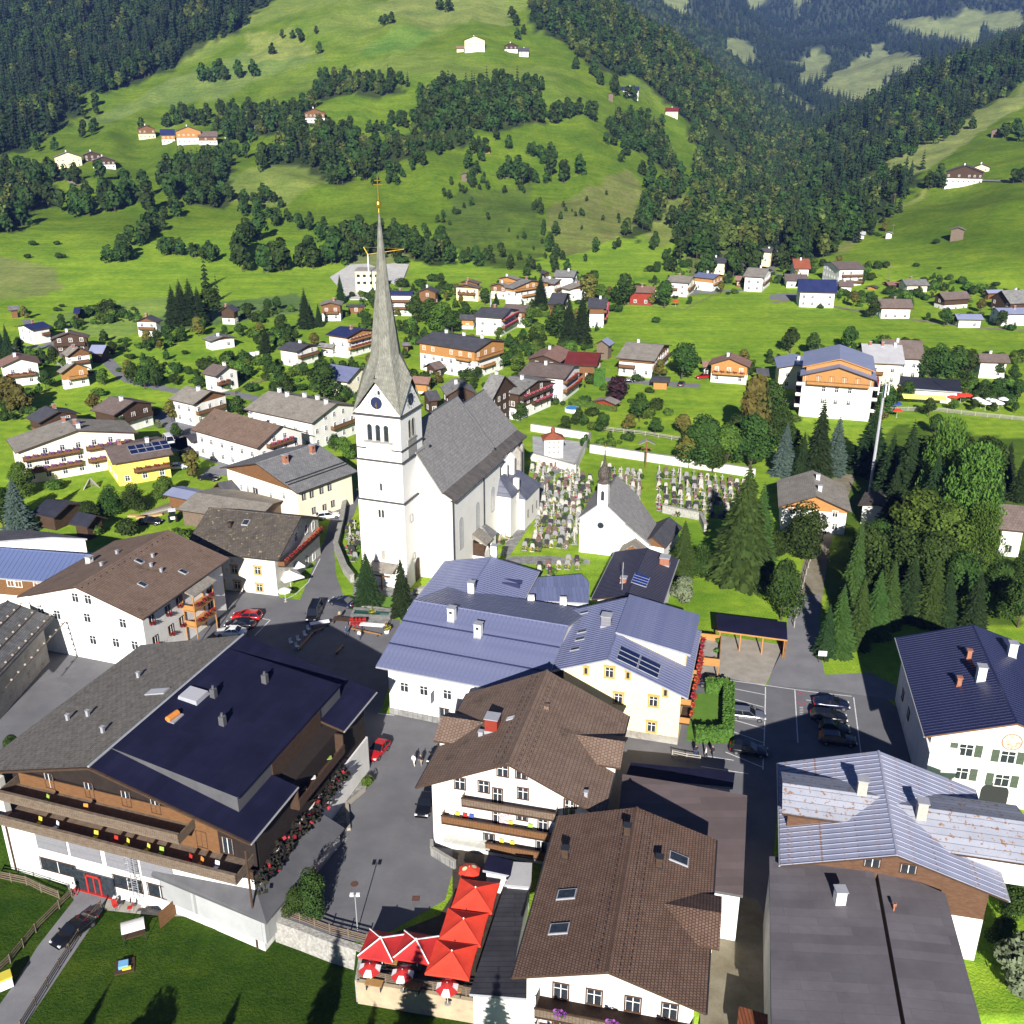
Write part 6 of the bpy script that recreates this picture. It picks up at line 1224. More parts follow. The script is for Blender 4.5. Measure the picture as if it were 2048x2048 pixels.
# eight-sided needle: vertices at the gable tops and, between them, sweeping down to the tower corners
E8=[];mid=[]
for a in range(4):
    g_=ring[a][1];c_=ring[a][2];E8.append(g_);E8.append(c_)
    E8[-1]=c_
def lev(p,z,r):c0=Vector((m_,m_,0));d=Vector((p.x-m_,p.y-m_,0)).normalized();return Vector((m_,m_,z))+d*r
L1=[lev(p,39.0,2.35 if i%2==0 else 2.5) for i,p in enumerate(E8)];L2=[lev(p,50.0,1.03) for p in E8];L3=[lev(p,60.3,.1) for p in E8]
for i in range(8):
    n_i=(i+1)%8;sp.poly([E8[i],E8[n_i],L1[n_i],L1[i]]);sp.poly([L1[i],L1[n_i],L2[n_i],L2[i]]);sp.poly([L2[i],L2[n_i],L3[n_i],L3[i]])
spo=cpart('spire',sp,spire_m)
mb=MB();mb.lathe([(.02,60.0),(.16,60.3),(.08,60.9),(.34,61.15),(.42,61.5),(.34,61.85),(.07,62.1),(.05,63.1)],12,(m_,m_,0));mb.box(m_-.05,m_+.05,m_-.06,m_+.06,63,65.6);mb.box(m_-.04,m_+.04,m_-.75,m_+.75,64.2,64.34);mb.box(m_-.04,m_+.04,m_-.5,m_+.5,64.8,64.92);cpart('cross_and_ball',mb,gold,spo)
for a,(dx,dy) in enumerate(((0,-1),(1,0),(0,1),(-1,0))):mb=MB();x,y=m_+dx*m_,m_+dy*m_;mb.box(x-.05,x+.05,y-.05,y+.05,ga+.2,ga+1.3);mb.box(x-.04-.25*abs(dy),x+.04+.25*abs(dy),y-.04-.25*abs(dx),y+.04+.25*abs(dx),ga+.85,ga+.93);cpart('gable_cross',mb,metal_d,spo)
face_m=mat('clock_face',(.02,.03,.09),None,1,.6);tick_m=mat('clock_figures',(.25,.27,.4),None,1,.7)
for wall in ('W','S'):
    ck=MB();r=1.0;cz=31.9
    def cpnt(a,rr,off):u=m_+rr*math.cos(a);v=cz+rr*math.sin(a);return (t-off,u,v) if wall=='W' else (u,t-off,v)
    for i in range(24):a0,a1=i*math.pi/12,(i+1)*math.pi/12;ck.poly([cpnt(0,0,.1),cpnt(a0,r,.1),cpnt(a1,r,.1)],0)
    NUM=['III','II','I','XII','XI','X','IX','VIII','VII','VI','V','IV']
    for i,s_ in enumerate(NUM):
        a=i*math.pi/6
        for k in range(len(s_)):
            da=(k-(len(s_)-1)/2)*.075;ck.poly([cpnt(a+da-.022,r+.15,.12),cpnt(a+da-.022,r+.55,.12),cpnt(a+da+.022,r+.55,.12),cpnt(a+da+.022,r+.15,.12)],1)
    for a,ln,w_ in ((-1.65,.95,.05),(-1.3,.6,.08)):
        d,p=(math.cos(a),math.sin(a)),(-math.sin(a),math.cos(a));q=[]
        for s0,s1 in ((-.15,-1),(ln,-1),(ln,1),(-.15,1)):u=m_+d[0]*s0+p[0]*s1*w_;v=cz+d[1]*s0+p[1]*s1*w_;q.append((t-.15,u,v) if wall=='W' else (u,t-.15,v))
        ck.poly(q,2)
    cpart('clock',ck,[face_m,tick_m,gold],tower)
sf=-.02
def arch(name,side,a,z,w,h_,dep=.03,m=glass,par=None,x=None):
    mb=MB();pts=[(-w/2,0),(w/2,0),(w/2,h_-w/2)]+[(w/2*math.cos(k*math.pi/8),h_-w/2+w/2*math.sin(k*math.pi/8)) for k in range(1,8)]+[(-w/2,h_-w/2)]
    if side=='W':mb.poly([((x if x is not None else 0)-dep,a+u,z+v) for u,v in pts])
    else:mb.poly([(a+u,(x if x is not None else 0)-dep,z+v) for u,v in pts])
    for i in range(len(pts)):
        (u0,v0),(u1,v1)=pts[i],pts[(i+1)%len(pts)]
        f=(lambda u,v,d:((x if x is not None else 0)-d,a+u,z+v)) if side=='W' else (lambda u,v,d:(a+u,(x if x is not None else 0)-d,z+v))
        k_=1.0+.22/max(w,.5);mb.poly([f(u0,v0,dep+.01),f(u1,v1,dep+.01),f(u1*k_,(v1-h_/2)*(1+.16/h_)+h_/2,dep+.09),f(u0*k_,(v0-h_/2)*(1+.16/h_)+h_/2,dep+.09)],1)
    return cpart(name,mb,[m,sand],par or tower)
for y in (2.7,m_,5.6):arch('belfry_window','W',y,25.7,.72,2.6,x=.2)
mb=MB();mb.box(-.12,.25,1.6,6.7,25.35,25.6);cpart('window_sill',mb,sand,tower)
for x in (3.4,4.7):arch('belfry_window','S',x,25.7,.72,2.9,x=.2)
mb=MB();mb.box(2.6,5.6,.1,.22,22.6,25.3);mb.box(2.5,5.7,.0,.22,25.3,25.5);cpart('blind_panel',mb,sand,tower)
arch('window','W',m_-.1,17.3,.3,1.2,x=.12); 
for y in (3.9,4.5):arch('window','W',y,12.6,.32,1.3,x=0)
arch('window','S',2.4,11.5,.8,1.3,x=0,m=church_w);arch('window','S',2.8,4.6,.6,1.1,x=0,m=church_w);arch('window','W',m_-.5,34.0-.7,.35,.6,x=.2)
arch('portal','S',4.0,0,1.6,4.2,x=0,m=wood_d)
# nave
nz,ne,yr_,hw=26.0,15.3,2.4,8.4;X0,X1=5.5,28.0
def gabled(x0,x1,yc,w,ze,zr,name='nave',endgable=True):
    mb=MB();yk=w*.82;zk=zr-yk*1.14*(zr-ze)/w-.35;P5=[(yc-w,-.5),(yc+w,-.5),(yc+w,ze-.75),(yc+yk,zk),(yc,zr-.35),(yc-yk,zk),(yc-w,ze-.75)];mb.v=[(x0,y,z) for y,z in P5]+[(x1,y,z) for y,z in P5];mb.f=[(6,5,3,2,1,0),(5,4,3),tuple(range(7,14))]+[(j,(j+1)%7,7+(j+1)%7,7+j) for j in range(7)];mb.m=[0]*len(mb.f);return cpart(name,mb,church_w)
nv=gabled(X0,X1,yr_,hw,ne,nz);cn_=gabled(X1-.1,41.5,yr_-.2,7.0,15.0,23.8,'chancel')
def church_roof(x0,x1,yc,w,ze,zr,hip=0,x1e=None):
    r=MB();f=MB();t_=(zr-ze)/w;yk=w*.82;zk=zr-yk*1.14*t_
    x1e=x1e or x1
    for s in (-1,1):
        q=[(x0,yc,zr),(x1,yc,zr),(x1e,yc+s*yk,zk),(x0,yc+s*yk,zk)];q=q if s<0 else q[::-1]
        r.poly(q);e_=[(x0,yc+s*yk,zk),(x1e,yc+s*yk,zk),(x1e+.2,yc+s*(w+.75),ze-.55),(x0,yc+s*(w+.75),ze-.55)];f.poly(e_ if s<0 else e_[::-1]);f.poly([(x0,yc+s*(w+.75),ze-.55),(x1e+.2,yc+s*(w+.75),ze-.55),(x1e+.2,yc+s*(w+.7),ze-.8),(x0,yc+s*(w+.7),ze-.8)])
        f.poly([(x0,yc+s*(w+.7),ze-.8),(x1e,yc+s*(w+.7),ze-.8),(x1e,yc+s*(w-.3),ze-.6),(x0,yc+s*(w-.3),ze-.6)])
        f.tube((x0-.1,yc,zr-.12),(x0-.1,yc+s*yk,zk-.12),.16,n=4,k=1)
    return r,f
r,f=church_roof(X0-.25,X1,yr_,hw,ne,nz);ro=cpart('roof',r,nave_m);cpart('eaves_skirt',f,[copper,sand],ro)
r,f=church_roof(X1,41.0,yr_-.2,7.0,14.8,23.9,x1e=44.3)
r.poly([(41.0,yr_-.2,23.9),(44.3,yr_-.2-5.7,23.9-5.7*1.14*1.3),(44.3,yr_-.2+5.7,23.9-5.7*1.14*1.3)]);ro2=cpart('roof',r,nave_m);cpart('eaves_skirt',f,[copper,sand],ro2)
for z in range(5):cpart('snow_hook',(lambda mb:(mb.box(X0+3.5,X0+4.2,yr_-3.0+z*0,yr_-2.9,nz-3.6,nz-3.3),mb)[1])(MB()),metal_d,ro) if z==0 else None
cp_=MB();cp_.tube((X0,yr_,nz+.02),(X1+.4,yr_,nz+.02),.14,n=5);cp_.tube((X1,yr_-.2,23.93),(41,yr_-.2,23.93),.13,n=5);cp_.tube((X1+.25,yr_,nz-.1),(X1+.25,yr_-7.2,nz-9.2),.14,n=4);cpart('ridge',cp_,M_grey,ro)
ap=MB();cx_=41.5;pts=[(41.5,yr_-7.2),(44.0,yr_-5.0),(45.6,yr_-.2),(44.0,yr_+4.6),(41.5,yr_+6.8)];ap.prism([(x,y,-.5) for x,y in pts],[(x,y,14.6) for x,y in pts]);cpart('apse',ap,church_w)
for x,y,hb in ((31.5,yr_-7.2,12.5),(35.6,yr_-7.2,12.5),(39.6,yr_-7.2,12.5),(43.6,yr_-6.2,12.5),(45.2,yr_-2.5,12.5)):
    mb=MB();mb.box(x-.45,x+.45,y-1.3,y+.2,-.5,hb);mb.prism([(x-.5,y-1.35,hb),(x+.5,y-1.35,hb),(x+.5,y+.2,hb),(x-.5,y+.2,hb)],[(x-.5,y-.1,hb+1.3),(x+.5,y-.1,hb+1.3),(x+.5,y+.2,hb+1.3),(x-.5,y+.2,hb+1.3)]);cpart('buttress',mb,greyp if x>36 else church_w)
yw=yr_-hw
for x,z,h_ in ((9.0,4.8,5.6),(16.5,4.8,5.6),(24.0,6,4.6)):arch('window','S',x,z,1.3,h_,x=yw,par=nv,m=mat('sunlit_recess',(.55,.56,.58),(.4,.42,.45),.6,.3))  # pale panes: sunlight on the white window recesses painted as colour
for x in (33.5,37.6):arch('window','S',x,5.5,1.2,6.5,x=yr_-7.2,par=cn_)
mb=MB();mb.tube((X0+.15,yw-.15,0),(X0+.15,yw-.15,14.6),.1,n=6);mb.tube((19.5,yw-.15,0),(19.5,yw-.15,14.6),.1,n=6);cpart('drainpipe',mb,metal_d,nv)
# side chapels and sacristy against the south wall
mb=MB();mb.box(26.5,30.5,yw-2.6,yw+.2,-.5,8.2);mb.box(30.8,39.5,yw-3.9,yw+.8,-.5,6.4);sx=cpart('sacristy',mb,church_w)
slm=mat('blue_slate_sheet',(.12,.13,.18),(.16,.17,.22),1.5,.6,.1,brick=(.5,30,(.5,.5,.5),.04))
mb=MB();mb.prism([(26.2,yw-3.0,8.1),(30.7,yw-3.0,8.1),(30.7,yw+.3,8.1),(26.2,yw+.3,8.1)],[(27.6,yw-.1,11),(30.7,yw-.1,11),(30.7,yw+.3,11),(27.6,yw+.3,11)]);mb.prism([(30.6,yw-4.3,6.3),(39.9,yw-4.3,6.3),(39.9,yw+.8,6.3),(30.6,yw+.8,6.3)],[(31.4,yw-.2,9.3),(38.0,yw-.2,9.3),(38.0,yw+.8,9.3),(31.4,yw+.8,9.3)]);cpart('lean_to_roof',mb,slm,sx)
mb=MB();mb.box(30.2,31.0,yw-2.8,yw-1.8,6,10.4);cpart('chimney',mb,church_w,sx)
for x in (32.6,35.2,37.6):arch('window','S',x,2.0,.5,1.6,x=yw-3.9,par=sx)
# wooden porch
mb=MB();mb.box(14.3,16.8,yw-2.2,yw,-.2,2.0,1); 
for x in (14.3,16.6):mb.box(x,x+.2,yw-2.2,yw-2.0,2,3.6,0)
mb.box(14.3,16.8,yw-.1,yw,2,4,0);mb.box(14.25,14.35,yw-2.2,yw,1.2,3.6,0);pc=cpart('porch',mb,[wood_d,church_w]);mb=MB();mb.prism([(13.9,yw-2.7,3.5),(17.2,yw-2.7,3.5),(17.2,yw,4.6),(13.9,yw,4.6)],[(13.9,yw-2.7,3.7),(17.2,yw-2.7,3.7),(17.2,yw,5.4),(13.9,yw,5.4)]);cpart('porch_roof',mb,R_tan,pc)
mb=MB();mb.prism([(17.8,yw-2.3,3.4),(20.4,yw-2.3,3.4),(20.4,yw,3.4),(17.8,yw,3.4)],[(18.4,yw-.2,5.0),(20.0,yw-.2,5.0),(20.0,yw,5.0),(18.4,yw,5.0)]);mb.box(18.0,20.2,yw-2.1,yw,-.2,3.4,1);cpart('side_door',mb,[R_slate,church_w])
mb=MB();mb.box(X0-.03,X0,yw+1.0+.2,yw+3.6,2.0,3.1);cpart('sundial_panel',mb,cream,nv)
# crucifix under a little roof before the tower, wall niche with statue
mb=MB();mb.box(-1.6,-1.4,3.9,4.1,0,3.4);mb.box(-1.62,-1.38,2.7,5.3,2.5,2.7);cx=empty('crucifix',ch.matrix_world.copy()@Vector((0,0,0)),0)
bpy.data.objects.remove(cx);o=mb.obj('crucifix',wood_m);CM=Matrix.Translation(P(815.7,1180))@Matrix.Rotation(CA,4,'Z');o.matrix_world=CM;tag(o,'tall wooden crucifix in front of the church tower between two spruces','crucifix')
mb=MB();mb.prism([(-2.4,1.6,3.6),(0,1.6,4.2),(0,6.4,4.2),(-2.4,6.4,3.6)],[(-2.4,1.6,3.75),(0,1.6,4.5),(0,6.4,4.5),(-2.4,6.4,3.75)]);cpart('weather_roof',mb,R_tan,tower)
mb=MB();mb.box(-.1,.02,3.9,4.5,5.0,6.6);cpart('niche_statue',mb,greyp,tower)
# ================================================================ chapel
cb=Bld('chapel','small white chapel with steep grey shingle roof and a bell turret under a brown onion',z3(500,330),z3(596,165),z3(350,405),6.6,zr=10.4,cat='chapel',hero=True,oh=(.15,.35),yl=4.4,yr=4.4)
cb.t=(10.4-6.6)/4.4;cb.walls([(-.1,None,church_w)]);cb.roofs(nave_m,metal_g,gutter=False)
mb=MB();L_=cb.L;mb.prism([(-.1,-9.0,2.9),(L_*.72,-8.4,2.9),(L_*.95,-4.3,6.4),(-.1,-4.3,6.4)],[(-.1,-9.0,3.1),(L_*.72,-8.4,3.1),(L_*.95,-4.3,6.7),(-.1,-4.3,6.7)]);cb.part('aisle_roof',mb,nave_m)
mb=MB();mb.prism([(.1,-8.6,-.1),(L_*.7,-8.2,-.1),(L_*.8,-4.2,-.1),(.1,-4.2,-.1)],[(.1,-8.6,2.9),(L_*.7,-8.2,2.9),(L_*.8,-4.2,6.3),(.1,-4.2,6.3)]);cb.part('aisle',mb,church_w)
mb=MB();mb.prism([(-3.2,-8.6,2.2),(.4,-8.6,2.2),(.4,-6.2,3.9),(-3.2,-6.2,3.9)],[(-3.2,-8.6,2.35),(.4,-8.6,2.35),(.4,-6.2,4.1),(-3.2,-6.2,4.1)]);mb.prism([(-3.2,-6.2,3.9),(.4,-6.2,3.9),(.4,-3.8,2.2),(-3.2,-3.8,2.2)],[(-3.2,-6.2,4.1),(.4,-6.2,4.1),(.4,-3.8,2.35),(-3.2,-3.8,2.35)]);mb.box(-2.9,0,-8.2,-4.2,0,2.3,1);mb.prism([(-2.9,-8.2,2.3),(-2.8,-8.2,2.3),(-2.8,-4.2,2.3),(-2.9,-4.2,2.3)],[(-2.9,-6.3,3.9),(-2.8,-6.3,3.9),(-2.8,-6.1,3.9),(-2.9,-6.1,3.9)],1);cb.part('timber_porch',mb,[R_tan,wood_m])
tu=MB();tu.box(-.2,1.6,-.9,.9,8.6,13.8);tb=cb.part('turret',tu,church_w);mb=MB();mb.lathe([(1.35,13.75),(.95,14.0),(.85,14.4),(.95,14.55),(1.15,15.0),(1.1,15.7),(.7,16.4),(.35,17.1),(.15,18.4),(.05,19.6)],12,(.7,0,0));cb.part('onion_dome',mb,[R_moss],tb,True);mb=MB();mb.box(.67,.73,-.04,.04,19.4,21.0);mb.box(.67,.73,-.35,.35,20.3,20.4);mb.lathe([(.03,19.3),(.16,19.45),(.03,19.6)],8,(.7,0,0));cb.part('gilded_cross',mb,gold,tb)
mb=MB();mb.poly([(-.23,-.3,10.6),(-.23,.3,10.6),(-.23,.3,12.2),(-.23,0,12.5),(-.23,-.3,12.2)]);cb.part('bell_opening',mb,metal_d,tb)
a,z=cb.pick('W',*z3(487,485));mb=MB()
for i in range(16):t0,t1=i*math.pi/8,(i+1)*math.pi/8;mb.poly([(cb.x0-.03,a,z),(cb.x0-.03,a+.55*math.cos(t0),z+.55*math.sin(t0)),(cb.x0-.03,a+.55*math.cos(t1),z+.55*math.sin(t1))]);mb.tube((cb.x0-.05,a+.6*math.cos(t0),z+.6*math.sin(t0)),(cb.x0-.05,a+.6*math.cos(t1),z+.6*math.sin(t1)),.07,n=4,k=1)
cb.part('round_window',mb,[glass,sand])
house('z',(0,0),(1,1),(2,2),3,'dg','w','m','x') if False else None
gh=Bld('mortuary','small building with blue-grey roof and timber gable between chapel and conifers',(1050+820/3.22,900+560/3.22),(1050+930/3.22,900+430/3.22),(1050+905/3.22,900+630/3.22),2.8,z0=0,cat='building',oh=(.5,.5));gh.walls([(-.1,2.4,white),(2.4,None,wood_m)]);gh.roofs(R_dgrey,wood_d)
# ================================================================ graveyard
cem=MB();cpts=[(1008,1112),(1060,1010),(1040,880),(1060,860),(1180,905),(1520,960),(1480,1010),(1420,1060),(1330,1040),(1250,1060),(1200,1148),(1010,1150)]
def wall_run(name,pts,h_,th,m,label,cat='wall',z=None,cap=None,group=None,k=1.0,dn=.3):
    w=[T(a*k,b*k) if z is None else P(a*k,b*k,z) for a,b in pts];o=empty(name,w[0],0,label,cat,group);c0=w[0]
    for i in range(len(w)-1):
        a,b=w[i]-c0,w[i+1]-c0;d=(b-a);d.z=0;L=d.length;d /= max(L,.01);n=Vector((-d.y,d.x,0))*th/2;mb=MB()
        mb.prism([a-n-Vector((0,0,dn)),b-n-Vector((0,0,dn)),b+n-Vector((0,0,dn)),a+n-Vector((0,0,dn))],[a-n+Vector((0,0,h_)),b-n+Vector((0,0,h_)),b+n+Vector((0,0,h_)),a+n+Vector((0,0,h_))]);mb.obj('wall_section',m,o)
        if cap:mb=MB();n=n*1.3;mb.prism([a-n+Vector((0,0,h_)),b-n+Vector((0,0,h_)),b+n+Vector((0,0,h_)),a+n+Vector((0,0,h_))],[a-n+Vector((0,0,h_+.12)),b-n+Vector((0,0,h_+.12)),b+n+Vector((0,0,h_+.12)),a+n+Vector((0,0,h_+.12))]);mb.obj('coping',cap,o)
    return o
rubble=mat('rubble_stone',(.3,.29,.27),(.5,.49,.46),.35,.95,.9,bscale=.25,spots=((.2,.2,.18),.3,.6))
wall_run('graveyard_wall',[(1180,905),(1290,922),(1400,938),(1510,955)],2.0,.5,old_wall,'long whitewashed graveyard wall behind the rows of graves','wall',0,sand)
wall_run('graveyard_wall',[(1062,862),(1180,880),(1150,945),(1062,920)],1.8,.4,old_wall,'white walls around the small upper burial court','wall',0,sand)
wall_run('graveyard_wall',[(1325,1025),(1400,1040),(1410,1065)],1.6,.5,rubble,'light stone wall piece right of the chapel','wall',0,sand)
wall_run('churchyard_wall',[(692,1000),(684,1050),(672,1100),(690,1145),(705,1165)],1.4,.7,rubble,'curved rubble wall along the lane left of the tower','wall',0,sand)
wall_run('churchyard_wall',[(828,1190),(870,1180),(900,1168)],1.0,.5,rubble,'low rubble wall below the church corner','wall',0,sand)
o=empty('memorial',P(1105,912),.12,'white ossuary block with hipped red-brown roof in the upper burial court','monument');mb=MB();mb.box(-2.2,2.2,-1.6,1.6,0,4.6);mb.obj('wall',white,o);mb=MB();mb.prism([(-2.6,-2,4.5),(2.6,-2,4.5),(2.6,2,4.5),(-2.6,2,4.5)],[(-.6,-.5,5.6),(.6,-.5,5.6),(.6,.5,5.6),(-.6,.5,5.6)]);mb.lathe([(.5,5.6),(.5,6.4),(.6,6.45),(.05,7.3)],6);mb.obj('roof',R_red,o)
for i in range(3):
    for z in (1.2,2.4,3.6):mb=MB();mb.box(-1.3+i*1.1,-.8+i*1.1,-1.66,-1.6,z,z+.5);mb.obj('niche',greyp,o)
ground_sheet('burial_court',[(1065,872),(1168,884),(1148,938),(1066,915)],mat('pale_paving',(.42,.42,.44),(.5,.5,.5),2,.9,brick=(1,.6,(.8,.8,.8),.02)),.03)
o=empty('field_cross',P(1291,935),0,'tall wooden field cross under a gabled shingle roof by the graveyard wall','cross');mb=MB();mb.box(-.15,.15,-.15,.15,0,6.0);mb.box(-1.2,1.2,-.1,.1,4.5,4.75);mb.obj('post',wood_m,o);mb=MB()
for s in (-1,1):q=[(0,-.9,6.6),(s*1.8,-.9,5.7),(s*1.8,.9,5.7),(0,.9,6.6)];q=q if s<0 else q[::-1];mb.prism([(x,y,z-.12) for x,y,z in q],q)
mb.obj('roof',R_tan,o)
# graves
st_w=mat('white_marble',(.55,.53,.48),(.36,.35,.32),.4,.7);st_g=mat('grey_granite',(.22,.22,.23),(.3,.3,.31),.15,.6);st_d=mat('black_granite',(.035,.035,.04),(.05,.05,.055),.1,.3,spec=.6);st_b=mat('red_granite',(.12,.075,.065),(.16,.1,.09),.15,.5)
soil=mat('grave_soil',(.1,.07,.045),(.15,.11,.07),.3,.95,.3);flow=[mat('white_blossom',(.5,.5,.42),None,1,.8),green_s,green_s,mat('yellow_blossom',(.5,.38,.06),None,1,.8),pinkfl,green_s]
GR=[]
for v in range(10):
    r_=random.Random(v*3+1);sm=[st_w,st_g,st_d,st_w,st_b,st_g,st_w,st_d,st_g,st_w][v];hm=MB();w_=r_.uniform(.42,.62);h_=r_.uniform(.8,1.25)
    if v in (3,8):hm.box(-.25,.25,.72,.95,0,.5);hm.box(-.07,.07,.8,.9,.5,1.9);hm.box(-.35,.35,.8,.9,1.25,1.4)
    elif v==6:hm.lathe([(.3,0),(.28,.4),(.2,.5),(.16,1.4),(.22,1.45),(.05,1.9)],6,(0,.85,0))
    else:hm.prism([(-w_,.75,0),(w_,.75,0),(w_,.95,0),(-w_,.95,0)],[(-w_*.8,.75,h_),(w_*.8,.75,h_),(w_*.8,.95,h_),(-w_*.8,.95,h_)]);hm.box(-w_*.6,w_*.6,.75,.95,h_,h_+.15);hm.box(-w_-.1,w_+.1,.68,1.0,0,.2)
    kb=MB();kb.box(-.55,.55,-.9,-.8,0,.16);kb.box(-.55,-.45,-.9,.7,0,.16);kb.box(.45,.55,-.9,.7,0,.16);kb.box(-.45,.45,-.8,.7,0,.1,1)
    for k in range(46):
        c=Vector((r_.uniform(-.4,.4),r_.uniform(-.75,.65),r_.uniform(.12,.34)));n_=Vector((r_.gauss(0,.6),r_.gauss(-.2,.6),1)).normalized();p=n_.orthogonal().normalized()*.09;q=n_.cross(p);kb.poly([c-p-q,c+p-q,c+p+q,c-p+q],2+r_.randrange(2))
    GR.append((hm.mesh('headstone',sm),kb.mesh('flower_bed',[sm if v%2 else st_g,soil,flow[v%6],flow[(v+2)%6]])))
GL=['pale marble stone, white-flowered grave','grey granite stone, pink-flowered grave','black granite stone, leafy grave','white stone cross, yellow-flowered grave','red granite stone, planted grave','grey stone, red-flowered grave','white pillar stone, flowered grave','black stone, pink-flowered grave','grey stone cross, planted grave','white stone, yellow-flowered grave']
grass_sheet=None
ang_c=math.radians(-14);R2=random.Random(12);cnt=0
rows=[]
def grave_rows(poly,dx,dy,ang,where,jit=.15,keep=1.0,rzo=0):
    global cnt
    w=[P(a,b) for a,b in poly];cx_,cy_=sum(p.x for p in w)/len(w),sum(p.y for p in w)/len(w);ca,sa=math.cos(ang),math.sin(ang)
    for i in range(-45,46):
        for j_ in range(-30,31):
            u,v=i*dx,j_*dy;x,y=cx_+u*ca-v*sa+R2.uniform(-jit,jit),cy_+u*sa+v*ca+R2.uniform(-jit,jit)
            if not inpoly(x,y,w) or R2.random()>keep:continue
            rows.append((x,y,ang+rzo+R2.gauss(0,.05),where+', '+('left' if u<-6 else 'right' if u>6 else 'middle')+(' back' if v>4 else ' front' if v<-4 else ' centre')))
grave_rows([(1200,935),(1285,945),(1280,1020),(1230,1000),(1200,985)],1.35,2.35,-.14,'behind the chapel roof',keep=.95)
grave_rows([(1312,940),(1505,972),(1490,1020),(1415,1045),(1310,1022)],1.5,2.4,-.14,'right of the grass path',keep=.93)
grave_rows([(1095,965),(1140,945),(1185,955),(1185,985),(1160,1025),(1150,1080),(1150,1095),(1045,1102),(1080,1020)],1.25,1.95,-.12,'between church and chapel',.25,keep=.9)
grave_rows([(1060,930),(1120,935),(1100,950),(1085,965),(1066,965)],1.3,2.0,-.1,'below the upper court')
grave_rows([(1062,1125),(1160,1122),(1165,1145),(1080,1148)],1.6,2.4,-.05,'before the blue annex')
grave_rows([(690,1060),(712,1040),(720,1090),(705,1130),(695,1110)],1.5,2.4,-.2,'left of the church tower')
grave_rows([(985,1085),(1010,1075),(1030,1065),(1010,1098)],1.5,2.2,.9,'at the church foot',keep=.8)

rows.sort(key=lambda r:r[1])
mass={}
for k,(x,y,a,where) in enumerate(rows):
    v=R2.randrange(10);s=R2.uniform(.85,1.15)
    if k<300:
        o=empty('grave',(x,y,0),a,f'{GL[v]} {where}','grave','graves in the churchyard');o.scale=(s,s,s);link('headstone',GR[v][0],o);link('flower_bed',GR[v][1],o)
    else:mass.setdefault(v,[]).append((x,y,a,s))
SHR=[bush_mesh(3,60,.16).mesh('grave_shrub',leaf_g),bush_mesh(5,60,.16).mesh('grave_shrub',leaf_y)]
sb_=MB()
for me in SHR:
    vs=[tuple(q.co) for q in me.vertices];fs=[tuple(f_.vertices) for f_ in me.polygons]
    for (x,y,a,where) in rows[::5 if me is SHR[0] else 7]:
        i0=len(sb_.v);s=R2.uniform(.5,1.3);x+=.6;y -= .5;sb_.v+=[(x+q[0]*s,y+q[1]*s,q[2]*s) for q in vs];sb_.f+=[tuple(i0+k for k in f_) for f_ in fs];sb_.m+=[SHR.index(me)]*len(fs)
o=sb_.obj('grave_planting',[leaf_g,leaf_y]);tag(o,'small evergreen shrubs planted all over the graves',None,None,'stuff')
if mass:
    big=MB();mats=[];off=0
    for v,L_ in mass.items():
        for me in GR[v]:
            ks=[]
            for m_2 in me.materials:
                if m_2 not in mats:mats.append(m_2)
                ks.append(mats.index(m_2))
            vs=[tuple(q.co) for q in me.vertices];fs=[tuple(p.vertices) for p in me.polygons];fm=[ks[p.material_index] for p in me.polygons]
            for x,y,a,s in L_:
                i0=len(big.v);ca,sa=math.cos(a)*s,math.sin(a)*s;big.v+=[(x+ca*p[0]-sa*p[1],y+sa*p[0]+ca*p[1],p[2]*s) for p in vs];big.f+=[tuple(i0+q for q in f_) for f_ in fs];big.m+=fm
    o=big.obj('graves',mats);tag(o,'farther graves of the churchyard beyond the counted ones',None,None,'stuff')
def z1(x,y):return x/3.22,900+y/3.22
